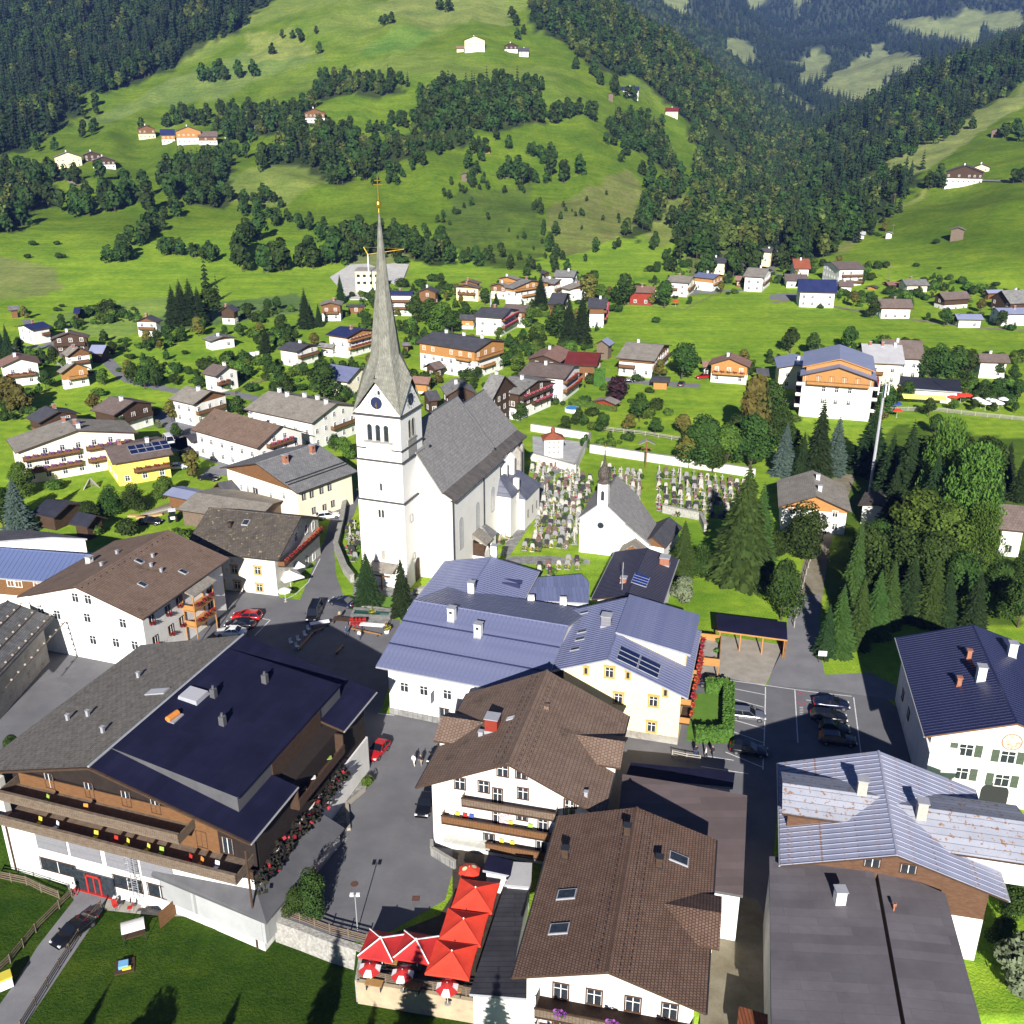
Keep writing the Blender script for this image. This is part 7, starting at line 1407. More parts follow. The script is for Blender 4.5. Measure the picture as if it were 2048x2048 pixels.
# ================================================================ trees and shrubs of the village
ZN['w']=(0,450,2.76);ZN['f']=(0,0,1);ZN['k']=(0,0,1932/2048)
def tp(z,x,yb,yt,kind,label=None,parts=True,wide=1.0,group=None,var=None,z0=None):
    px,py=zz(z,(x,yb));_,pt=zz(z,(x,yt));q=T(px,py) if z0 is None else P(px,py,z0);d=ray(px,pt);h_=CH+q.y*d[2]/d[1]-q.z
    return tree(kind,q,max(h_,.8),label,group,var,parts,None if z0 is None else z0,wide)
NEAR=[
 ('f',736,1213,1100,'spruce','dense spruce left of the crucifix before the church tower',1.15),('f',805,1229,1112,'spruce','dense spruce right of the crucifix before the church tower',1.2),
 ('f',1273,1100,1046,'leafy_bright','small upright bright green tree against the chapel roof',.8),('f',1364,1150,1038,'spruce_light','broad light green fir beside the black ribbed roof',1.5),('f',1402,1150,1086,'leafy','shorter dark tree leaning on the broad light fir',1.2),
 ('f',1480,1157,924,'larch','tall drooping larch at the corner of the graveyard',1.25),('f',1512,1150,960,'spruce_light','grey-green fir grown together with the tall larch',1.1),('f',1364,1208,1152,'leafy_silver','round silvery shrub-tree at the edge of the garden lawn',1.35),
 ('f',1562,1240,1115,'leafy','oval leafy tree beside the garden path fence',.9),('f',1603,1112,1000,'leafy','dark broad tree in front of the mauve-grey roof',1.25),('f',1545,1120,1060,'leafy','low dark tree left of the broad one by the mauve-grey roof',1.3),
 ('f',1700,1225,1030,'spruce_light','slender tallest spruce at the left of the spruce clump',.85),('f',1672,1305,1165,'spruce_light','spruce at the tip of the clump by the notice board',1.2),('f',1648,1312,1205,'spruce','low spruce at the kerb end of the clump',1.2),('f',1712,1290,1150,'spruce_light','spruce behind the tip of the clump',1.2),
 ('f',1745,1272,1135,'spruce_light','third spruce along the front of the clump',1.2),('f',1772,1252,1115,'spruce_light','spruce with reddish cones in the middle of the clump',1.2),('f',1812,1235,1108,'spruce','spruce right of the middle of the clump',1.2),('f',1855,1245,1110,'spruce_light','spruce above the navy roof in the clump',1.25),
 ('f',1885,1250,1140,'spruce','dark spruce nearest the navy roof ridge',1.25),('f',1942,1262,1138,'spruce','spruce at the right end of the clump',1.3),('f',1912,1215,1100,'leafy','leafy tree wedged between spruces above the navy roof',1.2),('f',1790,1195,1050,'leafy','leafy tree behind the spruce clump',1.1),('f',1730,1195,1050,'leafy','leafy tree right of the slender tallest spruce',.9),
 ('f',1830,1130,975,'leafy_bright','large bright green broadleaf tree beside the small outbuilding',1.3),('f',1880,1150,1000,'leafy_bright','bright green broadleaf tree right of the largest one',1.2),('f',1925,1110,880,'birch','great weeping birch before the modern white house',.95),('f',1868,1060,826,'birch','tall birch with white trunk behind the bright broadleaf trees',.7),('f',1955,1150,1000,'birch','lower weeping birch beside the modern white house',.8),
 ('f',1775,1075,930,'spruce','shaded spruce below the mast foot',1.2),('f',1850,1085,900,'spruce','shaded spruce before the tall birch',1.2),('f',1740,1150,1040,'leafy','shaded leafy tree beside the small outbuilding',1.1),('f',1900,985,860,'leafy','leafy tree behind the great weeping birch',1.3),('f',1985,1060,940,'spruce','dark spruce behind the modern white house',1.2),('f',1860,1190,1060,'leafy','leafy tree standing high behind the spruce clump',1.3),('f',1560,900,820,'leafy','leafy tree below the tall hotel',1.3),('f',1800,1040,835,'spruce','very dark spruce in the shaded wood behind the mast',1.2),('f',1768,1015,860,'spruce','dark spruce just right of the radio mast',1.3),('f',1830,1000,870,'leafy','dark leafy tree in the shaded wood',1.4),
 ('f',1631,962,792,'spruce','tall pointed spruce before the white hotel wall',1.15),('f',1667,948,826,'spruce_blue','slim blue spruce right of the tall pointed spruce',1.0),('f',1565,950,842,'spruce_blue','broad blue-grey spruce behind the graveyard corner',1.5),('f',1735,945,810,'spruce','broad dark spruce left of the radio mast',1.4),('f',1600,960,860,'spruce','dark spruce between the two blue ones',1.2),
 ('f',1402,938,826,'leafy','dark round tree in the row behind the graveyard wall',1.2),('f',1449,940,846,'leafy_bright','yellow-green tree in the row behind the graveyard wall',1.3),('f',1377,935,865,'leafy_autumn','brownish shrub-tree at the left end of the row behind the graveyard wall',1.3),('f',1471,905,826,'leafy','dark tree behind the yellow-green one',1.2),('f',1504,905,748,'leafy_autumn','tall tree turning brown left of the tall white hotel',.75),('f',1536,872,756,'leafy','tree climbing the cream house left of the tall white hotel',.8),('f',1500,942,826,'leafy','dense dark tree at the right end of the row behind the graveyard wall',1.1),('f',1425,945,880,'leafy','low round tree just behind the graveyard wall',1.4),
 ('f',2007,972,880,'spruce','blackish spruce near the right edge',1.1),('f',1958,985,870,'leafy','round dark tree near the right edge',1.2),('f',2035,1000,905,'spruce','spruce at the right edge above the modern house',1.2),('f',1990,1200,1120,'leafy','leafy shrub-tree on the lawn right of the spruce clump',1.2),('f',2035,1255,1150,'leafy','dark tree at the right edge behind the navy roof',1.1),('f',2040,1160,1100,'leafy','small tree below the modern white house',1.2),
 ('f',42,1066,952,'spruce_blue','blue-grey spruce with hanging boughs at the left',1.3),('f',8,1060,975,'leafy','tree at the left edge beside the blue-grey spruce',1.2),('f',47,990,922,'leafy_bright','round green tree at the foot of the flowered guesthouse',1.2),('f',330,998,950,'leafy_bright','light green tree below the yellow house',1.4),('f',270,1022,965,'leafy','dark garden tree left of the log pile',1.3),('f',225,1030,968,'leafy','darkest garden tree in the shaded yard',1.2),('f',180,1050,1000,'leafy','tree in the deep shade by the black shed',1.3),('f',250,1070,1035,'bush','shrub with orange berries behind the brown roof',1.3),('f',190,1070,1045,'bush_bright','bright shrub behind the brown roof',1.2),('f',363,1082,1052,'bush_bright','bush between the brown and shingled roofs',1.2),
 ('f',625,1832,1735,'leafy','dense red-berried tree at the corner above the rubble wall',.85),('f',596,1838,1772,'leafy','shorter leafy tree by the hotel corner post',1.0),('f',714,1535,1510,'bush_bright','small potted evergreen on the paved corner, farther one',.7),('f',734,1572,1548,'bush_bright','small potted evergreen on the paved corner, nearer one',.7),
 ('f',2030,1985,1870,'leafy_silver','silvery olive-green tree at the bottom right corner',1.2),('f',2030,1830,1750,'leafy','dark tree at the right edge below the rusty roof',1.2),('f',2000,1900,1830,'leafy','dark tree beside the flat grey roofs',1.0),('f',12,1640,1560,'leafy','tree in shadow left of the large hotel',1.3),('f',60,1600,1540,'leafy','leafy tree behind the hotel gallery',1.0),
 ('f',30,1520,1470,'leafy','dark tree under the plank-roofed barn',1.2),
]
for z,x,yb,yt,kd,lb,wd in NEAR:tp(z,x,yb,yt,kd,lb,True,wd)
MID={'w':[(965,545,320,'s','darkest spruce at the left of the big spruce group'),(1012,552,290,'s','tall spruce second in the big spruce group'),(1062,548,284,'s','tallest spruce of the big spruce group'),(1105,545,330,'s','spruce at the right of the big spruce group'),(1165,525,335,'l','round dark tree joined to the big spruce group'),(1690,570,340,'s','tall narrow spruce beside a blue one'),(1716,562,430,'b','blue-grey spruce between two dark ones'),(1762,562,428,'s','dark spruce right of the blue-grey one'),(1470,705,545,'s','spruce left of the dark-grey-roofed house'),(1882,432,268,'s','dark spruce under the construction site'),
  (1790,965,735,'l','very large round tree left of the church spire'),(740,885,758,'l',''),(800,905,775,'l',''),(865,900,785,'l',''),(958,888,820,'l',''),(575,885,788,'B',''),(20,745,560,'s','dark spruce at the far left edge'),(60,760,540,'s','dark spruce by the white navy-roofed house'),(110,700,615,'l',''),(55,1045,830,'o','tall tree turning yellow at the left edge'),(115,1045,880,'o','autumn-tinted tree by the left meadow'),(10,1020,880,'l',''),(625,725,640,'l',''),(695,668,628,'l',''),(820,668,580,'o','autumn-tinted tree below the grey-roofed house'),(870,655,575,'l',''),(935,655,548,'l',''),(1002,640,562,'l',''),(1240,612,552,'l',''),(1325,622,540,'l',''),(1435,600,535,'o','orange-tinted tree in the orchard'),(1560,605,490,'l',''),(1480,815,700,'l',''),(1480,485,405,'l',''),(1532,472,392,'l',''),
  (300,768,668,'l',''),(75,885,808,'l',''),(255,905,795,'l',''),(342,552,488,'l','lone small tree on the mown field left'),(475,512,452,'u','bush against the small dark barn'),(1110,905,828,'l',''),(1235,918,850,'B',''),(1320,1065,940,'l',''),(1100,1095,998,'l',''),(1575,922,862,'u',''),(1380,922,870,'u',''),(1680,835,752,'l',''),(668,1155,1045,'l',''),(875,1125,1072,'v','pale rounded shrub in front of the dark chalet'),(975,1182,1090,'l',''),(1850,1250,1150,'l',''),(1900,1300,1165,'B',''),(140,1385,1308,'l',''),(395,1362,1310,'l',''),(1370,520,445,'l',''),(1855,1180,1140,'B',''),(1905,975,930,'l',''),(1850,985,935,'u',''),(1575,610,560,'u',''),(1360,470,425,'u',''),(505,830,800,'u',''),(720,740,705,'u','')],
 'v':[(360,342,290,'u',''),(445,338,290,'u',''),(560,332,262,'l',''),(518,315,265,'u',''),(345,215,165,'u',''),(412,192,20,'l','tall single tree above the building site'),(682,218,135,'l',''),(420,548,390,'l',''),(500,572,400,'l',''),(560,592,420,'B',''),(620,602,468,'l',''),(690,540,420,'l',''),(862,440,362,'s','small spruce beside the lattice mast'),(800,440,345,'l',''),(1107,445,262,'s','narrow spruce among the hill-foot houses'),(1050,565,448,'B',''),(1065,655,560,'l',''),(1010,645,570,'l',''),(1262,655,372,'s','great broad spruce in the middle of the village'),(1335,655,345,'s','second great spruce grown into the first'),(1208,620,430,'l',''),(140,545,478,'l',''),(318,505,455,'o',''),(600,815,722,'l','round ball-shaped tree before the orange-shingled hotel'),(760,850,780,'l',''),(430,665,610,'l',''),(360,740,680,'l',''),(940,690,610,'l',''),(985,810,700,'B',''),(900,795,690,'l',''),(1570,445,262,'l',''),(1500,430,372,'B',''),(1440,435,322,'B',''),(1372,425,268,'o',''),(1790,460,300,'l','dense round tree between the red and cream houses'),(1885,852,645,'l','large leafy tree right of the pale brown roof'),(1525,975,832,'p','dark purple-leaved tree beside the lane'),(1652,1085,922,'l',''),(1598,1138,1042,'o',''),(1738,1160,1058,'l',''),(1888,1168,1040,'o',''),(1402,1052,1000,'u','round clipped shrub by the hedge'),(1445,1145,1030,'l',''),(995,1085,980,'l',''),(1240,1145,1050,'l',''),(1292,1105,1042,'l',''),(1352,985,940,'u',''),(700,850,790,'u',''),(540,880,810,'o',''),(30,965,880,'l',''),(1515,480,430,'u',''),(1120,620,580,'B',''),(640,540,470,'l',''),(590,540,440,'l',''),(1170,600,540,'l',''),(880,620,560,'B',''),(1330,1100,1060,'u','')],
 'u':[(75,818,648,'l',''),(192,262,210,'l',''),(300,308,250,'l',''),(525,742,682,'l','low spreading tree left of the leaning pair in the meadow'),(640,708,560,'l','large tree on the meadow behind the tall hotel'),(762,722,590,'l','round tree right of the largest meadow tree'),(962,688,555,'l','conical leafy tree behind the whitish roof'),(1092,515,402,'l',''),(1490,560,452,'l',''),(1560,558,492,'l',''),(1398,528,482,'l',''),(1800,565,468,'l',''),(1322,830,738,'b','pale blue spruce beside the cafe pavilion'),(1400,858,678,'l',''),(1470,868,668,'l',''),(1545,870,660,'l',''),(1612,862,680,'l',''),(1790,845,748,'l',''),(1868,862,768,'l',''),(1782,965,838,'l',''),(1705,950,850,'l',''),(1895,955,850,'l',''),(1280,968,858,'l',''),(1150,1075,868,'l','leafy tree before the right corner of the tall hotel'),(1402,1058,950,'l',''),(1540,1028,955,'B',''),(1650,1025,958,'l',''),(1762,1032,978,'l',''),(1580,1380,1165,'l','dark spreading tree right of the mast'),(85,440,392,'l',''),(1440,1160,1040,'l',''),(1880,1040,975,'l',''),(1230,390,350,'u',''),(1190,385,345,'u',''),(960,390,355,'u',''),(590,262,215,'l',''),(1330,230,205,'u',''),(1460,245,230,'u',''),(1770,338,310,'u','')]}
KD={'s':'spruce','b':'spruce_blue','l':'leafy_mid','B':'leafy_mid_bright','o':'leafy_autumn','p':'leafy_purple','u':'bush','v':'leafy_silver'}
WH={'w':'in the gardens left of the church spire','v':'in the gardens around the church roofs','u':'among the houses on the right of the village'}
WD={'l':'dark green leafy tree','B':'light green leafy tree','o':'autumn-tinted leafy tree','s':'spruce','u':'low dark green shrub','b':'blue spruce','v':'pale shrub','p':'purple tree'}
USED=set()
HOUSES=[(o.location.copy(),o['label']) for o in SC.objects if o.type=='EMPTY' and o.get('category') in ('house','chalet','hotel','barn','shed','garage','hut','church') and o.get('label')]
def near_label(what,z,x,y,alt,q=None):
    q=q or T(*zz(z,(x,y)))
    for loc,lb in sorted(HOUSES,key=lambda h:(h[0]-q).length)[:6]:
        d=q-loc;r_=('in front of' if d.y<0 else 'behind') if abs(d.y)>abs(d.x) else ('left of' if d.x<0 else 'right of');w_=lb.split();n=8
        while w_[n-1:n] and w_[min(n,len(w_))-1] in ('a','an','the','with','and','of','in','on','over','above','beside','its','at','by','under','below','behind'):n -= 1
        t=f'{what} {r_} the '+' '.join(w_[:n])
        if t not in USED and len(t.split())<=16:USED.add(t);return t
    return f'{what} {alt}'
for z,L_ in MID.items():
    for x,yb,yt,kd,lb in L_:tp(z,x,yb,yt,KD[kd],lb or near_label(WD[kd],z,x,yb,WH[z]),kd != 'u' and (yb-yt)>60,1.25 if kd in 'lBov' else 1.15 if kd=='s' else 1.6,None if lb else f'{WD[kd]}s of the village')
# garden shrubs round the houses
RB=random.Random(5);nb_=0
for loc,lb in HOUSES:
    dd=loc.length
    if dd<215 or dd>620 or 'church' in lb:continue
    for k in range(4 if dd<420 else 3):
        a=RB.uniform(0,6.283);r_=RB.uniform(9,17);x,y=loc.x+r_*math.cos(a)+5,loc.y+r_*math.sin(a)+5
        if any((Vector((x,y,0))-Vector((l2.x,l2.y,0))).length<8 for l2,_ in HOUSES):continue
        kd=RB.choice(('bush','bush','bush_bright','bush','leafy_autumn'));nb_+=1;q=Vector((x,y,0))
        what={'bush':'dark garden shrub','bush_bright':'light green garden shrub','leafy_mid':'small garden tree','leafy_autumn':'small autumn-tinted garden tree','leafy_mid_bright':'small light green garden tree'}[kd]
        tree(kd,(x,y),RB.uniform(1.3,2.6) if kd[0]=='b' else RB.uniform(3.5,7),near_label(what,'X',x,y,'in a village garden',q),'small garden trees and shrubs',None,False,None,1.5 if kd[0]=='b' else 1.15)
# trees on the slopes: rows of single trees
MASS={}
def band(pts,n,h0,h1,label,kinds=('leafy_far',),width=4,wide=1.15,z='k'):
    if n>=9 and not any(w in label for w in ('diagonal','hedge line','long dark row','right-hand')) or 'wood' in label:MASS.setdefault(label,[]).append((pts,n,h0,h1,width))
    r_=random.Random(int(pts[0][0]*7+pts[0][1]));W_=[T(*zz(z,p)) for p in pts];seg=[(W_[i+1]-W_[i]).length for i in range(len(W_)-1)];tot=sum(seg)
    for k in range(n):
        s=tot*(k+r_.uniform(.1,.9))/n;i=0
        while i<len(seg)-1 and s>seg[i]:s -= seg[i];i+=1
        p=W_[i].lerp(W_[i+1],min(1,s/max(seg[i],.01)))
        if label in MASS:x,y=p.x+r_.gauss(0,width),p.y+r_.gauss(0,width*1.3);MASS[label].append((x,y,float(zt(x,y))-.2,r_.uniform(h0,h1)*1.1));continue
        tree(r_.choice(kinds),(p.x+r_.gauss(0,width),p.y+r_.gauss(0,width*1.3)),r_.uniform(h0,h1),label+(', '+('first','second','third','fourth','last')[min(4,k*5 // n)]+' fifth from its start' if n>5 else ''),'trees on the hillside',None,False,None,wide*r_.uniform(.85,1.2))
band([(212,502),(260,465),(300,425),(345,385)],26,7,12,'leafy tree in the diagonal row climbing the left meadow')
band([(282,478),(350,482),(425,492)],16,5,9,'leafy tree in the low hedge line across the left meadow')
band([(345,385),(420,378),(530,390)],20,7,11,'leafy tree in the long dark row above the left meadows')
band([(190,395),(240,388),(285,375)],14,12,18,'tall leafy tree in the left wood of the meadows',width=8)
band([(120,390),(165,400),(190,408)],7,10,15,'leafy tree in the small wood left of the tall one',width=6)
band([(432,520),(455,480),(470,450)],9,9,15,'leafy tree above the big spruce group')
band([(500,505),(560,500),(620,500),(650,480)],18,9,15,'leafy tree in the wood left of the church spire',width=7)
band([(705,350),(760,325),(830,290),(895,262)],26,6,10,'leafy tree in the curved band on the mid slope')
band([(650,352),(700,330),(690,300)],10,12,16,'large leafy tree at the left end of the curved band')
band([(893,345),(900,300),(915,262)],10,7,11,'leafy tree in the upright row below the tall dark wood')
band([(1020,225),(1060,228),(1116,226)],11,11,15,'leafy tree in the row right of the tall dark wood')
band([(965,285),(1000,298),(1040,300),(1052,292)],9,6,10,'leafy tree in the small group below the row')
band([(945,338),(1000,345),(1070,345),(1095,340)],12,8,15,'leafy tree along the top of the rough pasture')
band([(1020,380),(1030,430),(1042,470),(1045,520)],16,4,8,'shrubby tree in the gully through the rough pasture')
band([(890,335),(865,370),(840,405),(815,440)],14,3,6,'low tree along the left edge of the rough pasture')
band([(1130,268),(1190,282),(1240,300)],12,8,12,'leafy tree in the right-hand arc')
band([(1270,330),(1290,400),(1300,450),(1280,500)],14,9,14,'leafy tree at the edge of the shoulder forest',width=7)
band([(1120,480),(1170,470),(1230,465),(1262,480),(1275,520)],15,4,8,'shrubby tree around the small round meadow')
band([(1300,520),(1340,525),(1400,515),(1440,500)],12,8,14,'mixed tree behind the gorge-mouth houses',('leafy_far','spruce_far'))
band([(392,160),(420,150),(468,148)],9,11,16,'leafy tree in the small wood below the crest')
band([(270,235),(340,232),(405,238)],13,8,13,'leafy tree in the wood behind the bank barn',width=8)
band([(545,78),(570,72),(592,70)],6,8,11,'dark tree in the group near the crest')
band([(716,42),(745,52)],3,8,12,'dark tree of the trio on the upper pasture');band([(820,20),(840,22)],2,12,15,'dark tree near the top of the pasture');band([(965,30),(975,60),(980,85)],5,9,13,'dark tree along the upper forest edge')
band([(170,205),(150,265),(60,268),(80,300)],14,7,12,'leafy tree at the lower forest edge',width=8)
band([(1560,480),(1620,445),(1680,405)],14,8,13,'tree along the edge of the right-hand meadow',('leafy_far','spruce_far'));band([(1760,365),(1785,345)],3,9,13,'dark tree beside the right-hand farm');band([(1905,345),(1932,345)],3,7,10,'dark tree right of the right-hand farm');band([(1700,300),(1760,270),(1850,240)],12,7,12,'tree in the hedge across the upper right meadow')
band([(640,460),(700,480),(790,480),(850,500)],16,7,12,'tree in the wood behind the spire',width=8)
band([(1930,270),(1900,262),(1880,250)],5,9,13,'tree by the high hut on the right')
for x,y,h_ in ((115,487,3),(55,487,2.5),(60,463,3),(110,462,2.5),(320,460,4),(200,590,5),(410,300,8),(515,405,5),(860,405,4),(1180,292,5)):tree('bush',T(*zz('k',(x,y))),h_,'small dark bush alone on the hillside','bushes on the hillside',None,False,None,1.5)
tree('spruce',(-19,47),17,'spruce below the frame whose shadow falls on the lower lawn',None);tree('spruce',(-10.5,44),19,'second spruce below the frame shading the lower lawn');tree('spruce',(-27,52),9,'young spruce below the frame shading the lower lawn')
tree('leafy',(-34,50),10,'leafy tree below the frame shading the lower lawn');tree('spruce',(-3,44),17,'third spruce below the frame shading the terrace wall');tree('spruce',(-14.5,45),12,'fourth spruce below the frame shading the lower lawn');tree('spruce',(-40,49),11,'fifth spruce below the frame shading the drive');tree('leafy',(-6,48),8,'leafy tree below the frame shading the terrace wall')
band([(0,325),(60,335),(120,345),(180,350)],14,9,14,'leafy woodland strip at the left edge under the yellow farm')
band([(455,398),(500,410),(560,430),(620,440)],16,6,10,'leafy wood edge above the village meadow',width=6)
band([(440,240),(460,290),(470,330)],13,10,15,'leafy wood dropping from the hill farms',width=7)
band([(700,250),(760,240),(800,235)],14,8,12,'leafy wood left of the tall dark one',width=7)
band([(1100,140),(1140,160),(1180,175)],14,8,13,'leafy wood at the crest of the shoulder',width=8)
band([(1215,330),(1240,380),(1225,430)],14,8,13,'leafy wood on the flank of the hump',width=7)
band([(860,470),(900,490),(960,505),(1010,520)],15,4,8,'scrub woodland along the hill foot',width=6)
band([(850,360),(930,350),(1000,350)],14,3,6,'scrub woodland over the rough pasture',width=9)
band([(870,430),(930,450),(1000,470),(1030,500)],20,2,5,'scrub woodland dotted across the rough pasture',width=16)
band([(1060,380),(1130,400),(1170,440)],18,2,4,'scrub woodland dotted over the dry pasture',width=16)
# clipped hedges
def hedge(name,label,pts,w_,h_,z=0.0,m=None):
    q=[P(*p,z) for p in pts];c0=q[0];mb=MB();r_=random.Random(3)
    for i in range(len(q)-1):
        a,b=q[i]-c0,q[i+1]-c0;d=(b-a);L=d.length;d /= L;n=Vector((-d.y,d.x,0))
        mb.prism([a-n*w_*.45,b-n*w_*.45,b+n*w_*.45,a+n*w_*.45],[a-n*w_*.42+Vector((0,0,h_*.93)),b-n*w_*.42+Vector((0,0,h_*.93)),b+n*w_*.42+Vector((0,0,h_*.93)),a+n*w_*.42+Vector((0,0,h_*.93))])
        for k in range(int(L*(w_+2*h_)*26)):
            u=r_.uniform(0,L);v=r_.uniform(-1,1);s=r_.random()
            p=a+d*u+(n*v*w_/2+Vector((0,0,h_)) if s<w_/(w_+2*h_) else n*(w_/2 if v>0 else -w_/2)+Vector((0,0,r_.uniform(0,h_))));nn=Vector((r_.gauss(0,1),r_.gauss(0,1),r_.gauss(.6,1))).normalized();e1=nn.orthogonal().normalized()*.13;e2=nn.cross(e1);mb.poly([p-e1-e2,p+e1-e2,p+e1+e2,p-e1+e2])
    o=mb.obj(name,m or leafmat('hedge_leaves',(.06,.14,.02),(.08,.17,.03),.3),None,False,c0);return tag(o,label,'hedge')
hedge('hedge','tall clipped hedge round the little lawn behind the yellow house',[z7(150,325),z7(262,325),z7(258,560),z7(100,560)],1.3,1.9);hedge('hedge','clipped hedge between pool garden and red shed',[zz('I',(760,960)),zz('I',(1370,1050))],1.2,1.6);hedge('hedge','tall square hedge beside the white terrace house',[zz('I',(1080,720)),zz('I',(1220,725))],1.5,5.0)
ground_sheet('hedge_lawn',[z7(75,330),z7(255,330),z7(250,560),z7(60,560)],mat('lawn',(.1,.22,.025),(.13,.26,.03),1.5,1,.3),.05)
# ================================================================ fences and low walls
wb_=mat('bleached_rail',(.45,.42,.38),(.36,.34,.3),.3,.9)
def fence(label,pts,h_,step,rails,m,z=None,k=1.0,name='fence',dz=0,pk=0,zone='f',r=.045):
    q=[(T(*zz(zone,p)) if z is None else P(*zz(zone,p),z)) for p in pts];o=empty(name,q[0],0,label,'fence');c0=q[0];pm=MB();pm.box(-.06,.06,-.06,.06,-.2,h_+.05);pme=pm.mesh('post',m)
    for i in range(len(q)-1):
        a,b=q[i]-c0,q[i+1]-c0;n=max(1,round((b-a).length/step))
        for t in range(n):
            p0,p1=a.lerp(b,t/n),a.lerp(b,(t+1)/n)
            link('post',pme,o,p0)
            for rr in rails:
                mb=MB();d=(p1-p0).normalized();nn=Vector((-d.y,d.x,0))*.03;u=Vector((0,0,rr));v=Vector((0,0,rr+r*2.4));mb.prism([p0-nn+u,p1-nn+u,p1+nn+u,p0+nn+u],[p0-nn+v,p1-nn+v,p1+nn+v,p0+nn+v]);mb.obj('rail',m,o)
    link('post',pme,o,q[-1]-c0);return o
fence('bleached rail fence behind the upper burial court',[(1205,862),(1290,872),(1370,885)],1.2,3,(.4,.8,1.1),wb_)
fence('long pale wooden fence below the cafe and tall hotel',[(1560,806),(1604,816)],1.2,3.0,(.3,.7,1.0),wb_);fence('long pale board fence at the foot of the cafe gardens',[(1765,822),(1866,822),(1950,832),(2048,842)],1.2,3.0,(.15,.45,.75,1.0),wb_)
fence('dark rail fence left of the hotel drive',[z5(-60,1700),z5(60,1590),z5(200,1420),z5(330,1290),z5(400,1225)],1.1,2.4,(.35,.65,.95),wood_g,LOW);fence('dark rail fence right of the hotel drive',[z5(560,1290),z5(440,1450),z5(330,1620),z5(200,1830),z5(120,1960)],1.1,2.4,(.35,.65,.95),wood_g,LOW)
fence('grey board fence across the upper left of the drive',[z5(-20,1125),z5(150,1160),z5(230,1200),z5(330,1240)],1.2,2.4,(.2,.5,.8,1.05),wood_g,LOW)
fence('grey board fence on top of the rubble retaining wall',[(548,1825),(600,1842),(660,1865),(735,1885)],1.1,2.0,(.1,.35,.6,.85),wood_g,.05)
fence('white garden rail below the hedge lawn',[z7(-10,640),z7(60,655),z7(125,665)],1.0,1.6,(.3,.6,.9),wb_,0);fence('wire fence along the shaded garden path',[(1588,1255),(1600,1200),(1612,1150),(1640,1060)],1.1,3,(.5,1.0),wb_,0,r=.02)
fence('field fence at the foot of the red and cream houses',[(1240,608),(1310,615),(1370,620),(1400,605),(1450,582)],1.0,4,(.4,.8),wood_g,r=.03);fence('garden fence along the left lane',[(115,730),(150,760),(195,752)],1.2,3,(.3,.7,1.0),wb_)
fence('weathered fence between the meadows left of the spire',[(470,790),(500,770),(560,757),(600,745)],1.1,4,(.3,.6,.9),wood_g)
wall_run('retaining_wall',[(552,1838),(600,1855),(660,1878),(724,1898)],.05,.8,rubble,'pale rubble retaining wall above the lower lawn','wall',0,dn=2.8);wall_run('terrace_wall',[(714,1962),(800,1976),(900,1993),(1000,2010)],.1,.4,mat('terrace_plaster',(.55,.45,.3),(.42,.34,.24),1.5,.95,.3,spots=((.3,.24,.18),1,.58)),'ochre stained wall carrying the umbrella terrace','wall',0,dn=2.8);wall_run('terrace_wall',[(714,1962),(724,1898)],.1,.4,rubble,'short side wall of the umbrella terrace','wall',0,dn=2.8)
fence('dark railing along the umbrella terrace',[(716,1955),(800,1970),(900,1986),(998,2002)],1.0,1.5,(.15,.35,.55,.75,.95),wood_g,.1);ground_sheet('terrace_floor',[(726,1890),(716,1958),(1000,2006),(1015,1900),(1040,1740),(990,1700),(905,1700),(905,1790),(880,1830)],mat('terrace_decking',(.06,.045,.035),(.09,.07,.05),.8,.8,brick=(4,.14,(.3,.3,.3),.02)),.08)
wall_run('yard_wall',[zb(60,920),zb(60,990),zb(260,1110)],1.0,.3,stone_pave,'low stone wall in front of the guest house yard','wall',0,sand)
wall_run('kerb_wall',[z6(385,560),z6(355,640),z6(260,720),z6(270,860)],.35,.4,concrete,'curved white kerb of the paved hotel corner','kerb',0);ground_sheet('paved_corner',[z6(180,740),z6(240,520),z6(330,500),z6(385,560),z6(355,640),z6(260,720),z6(268,900),z6(150,1010),z6(60,1110),z6(20,1100)],stone_pave,.05)
# painted lines
def line(pts,w_=.14,z=.045,m=white_paint):
    q=[P(*p,z) for p in pts];mb=MB()
    for i in range(len(q)-1):d=(q[i+1]-q[i]).normalized();n=Vector((-d.y,d.x,0))*w_/2;mb.poly([q[i]-n,q[i+1]-n,q[i+1]+n,q[i]+n])
    o=mb.obj('road_marking',m);o['kind']='structure'
for L_ in ([(250,300),(443,338)],[(443,300),(443,338)],[(285,357),(435,398)],[(443,338),(437,560),(430,700)],[(275,455),(437,502)],[(275,512),(434,570)],[(250,615),(432,690)],[(130,685),(360,720)],[(160,635),(290,655)],[(585,312),(600,570)],[(250,265),(445,292),(640,320)],[(870,350),(905,620)],[(640,363),(700,370)],[(640,320),(860,345)]):line([z7(*p) for p in L_])
for L_ in ([z1(1640,1195),z1(1740,1095)],[z1(1740,1095),z1(1690,1085)],[z2(60,965),z2(130,930),z2(215,850),z2(290,700)],[(1000*0+600+430/2.76,1350+212/2.76),(600+520/2.76,1350+222/2.76)]):line(L_)
pink=mat('pink_road_paint',(.45,.12,.2),(.35,.12,.17),.3,.8)
for px,py in ((615,335),(618,378)):
    p=P(*z7(px,py),.045);mb=MB()
    for i in range(14):t0,t1=i*math.pi/7,(i+1)*math.pi/7;mb.poly([(p.x+r0*math.cos(t),p.y+r0*math.sin(t),.045) for r0,t in ((.35,t0),(.5,t0),(.5,t1),(.35,t1))])
    mb.box(p.x-.2,p.x+.2,p.y-.04,p.y+.04,.04,.045);o=mb.obj('road_marking',pink);o['kind']='structure'
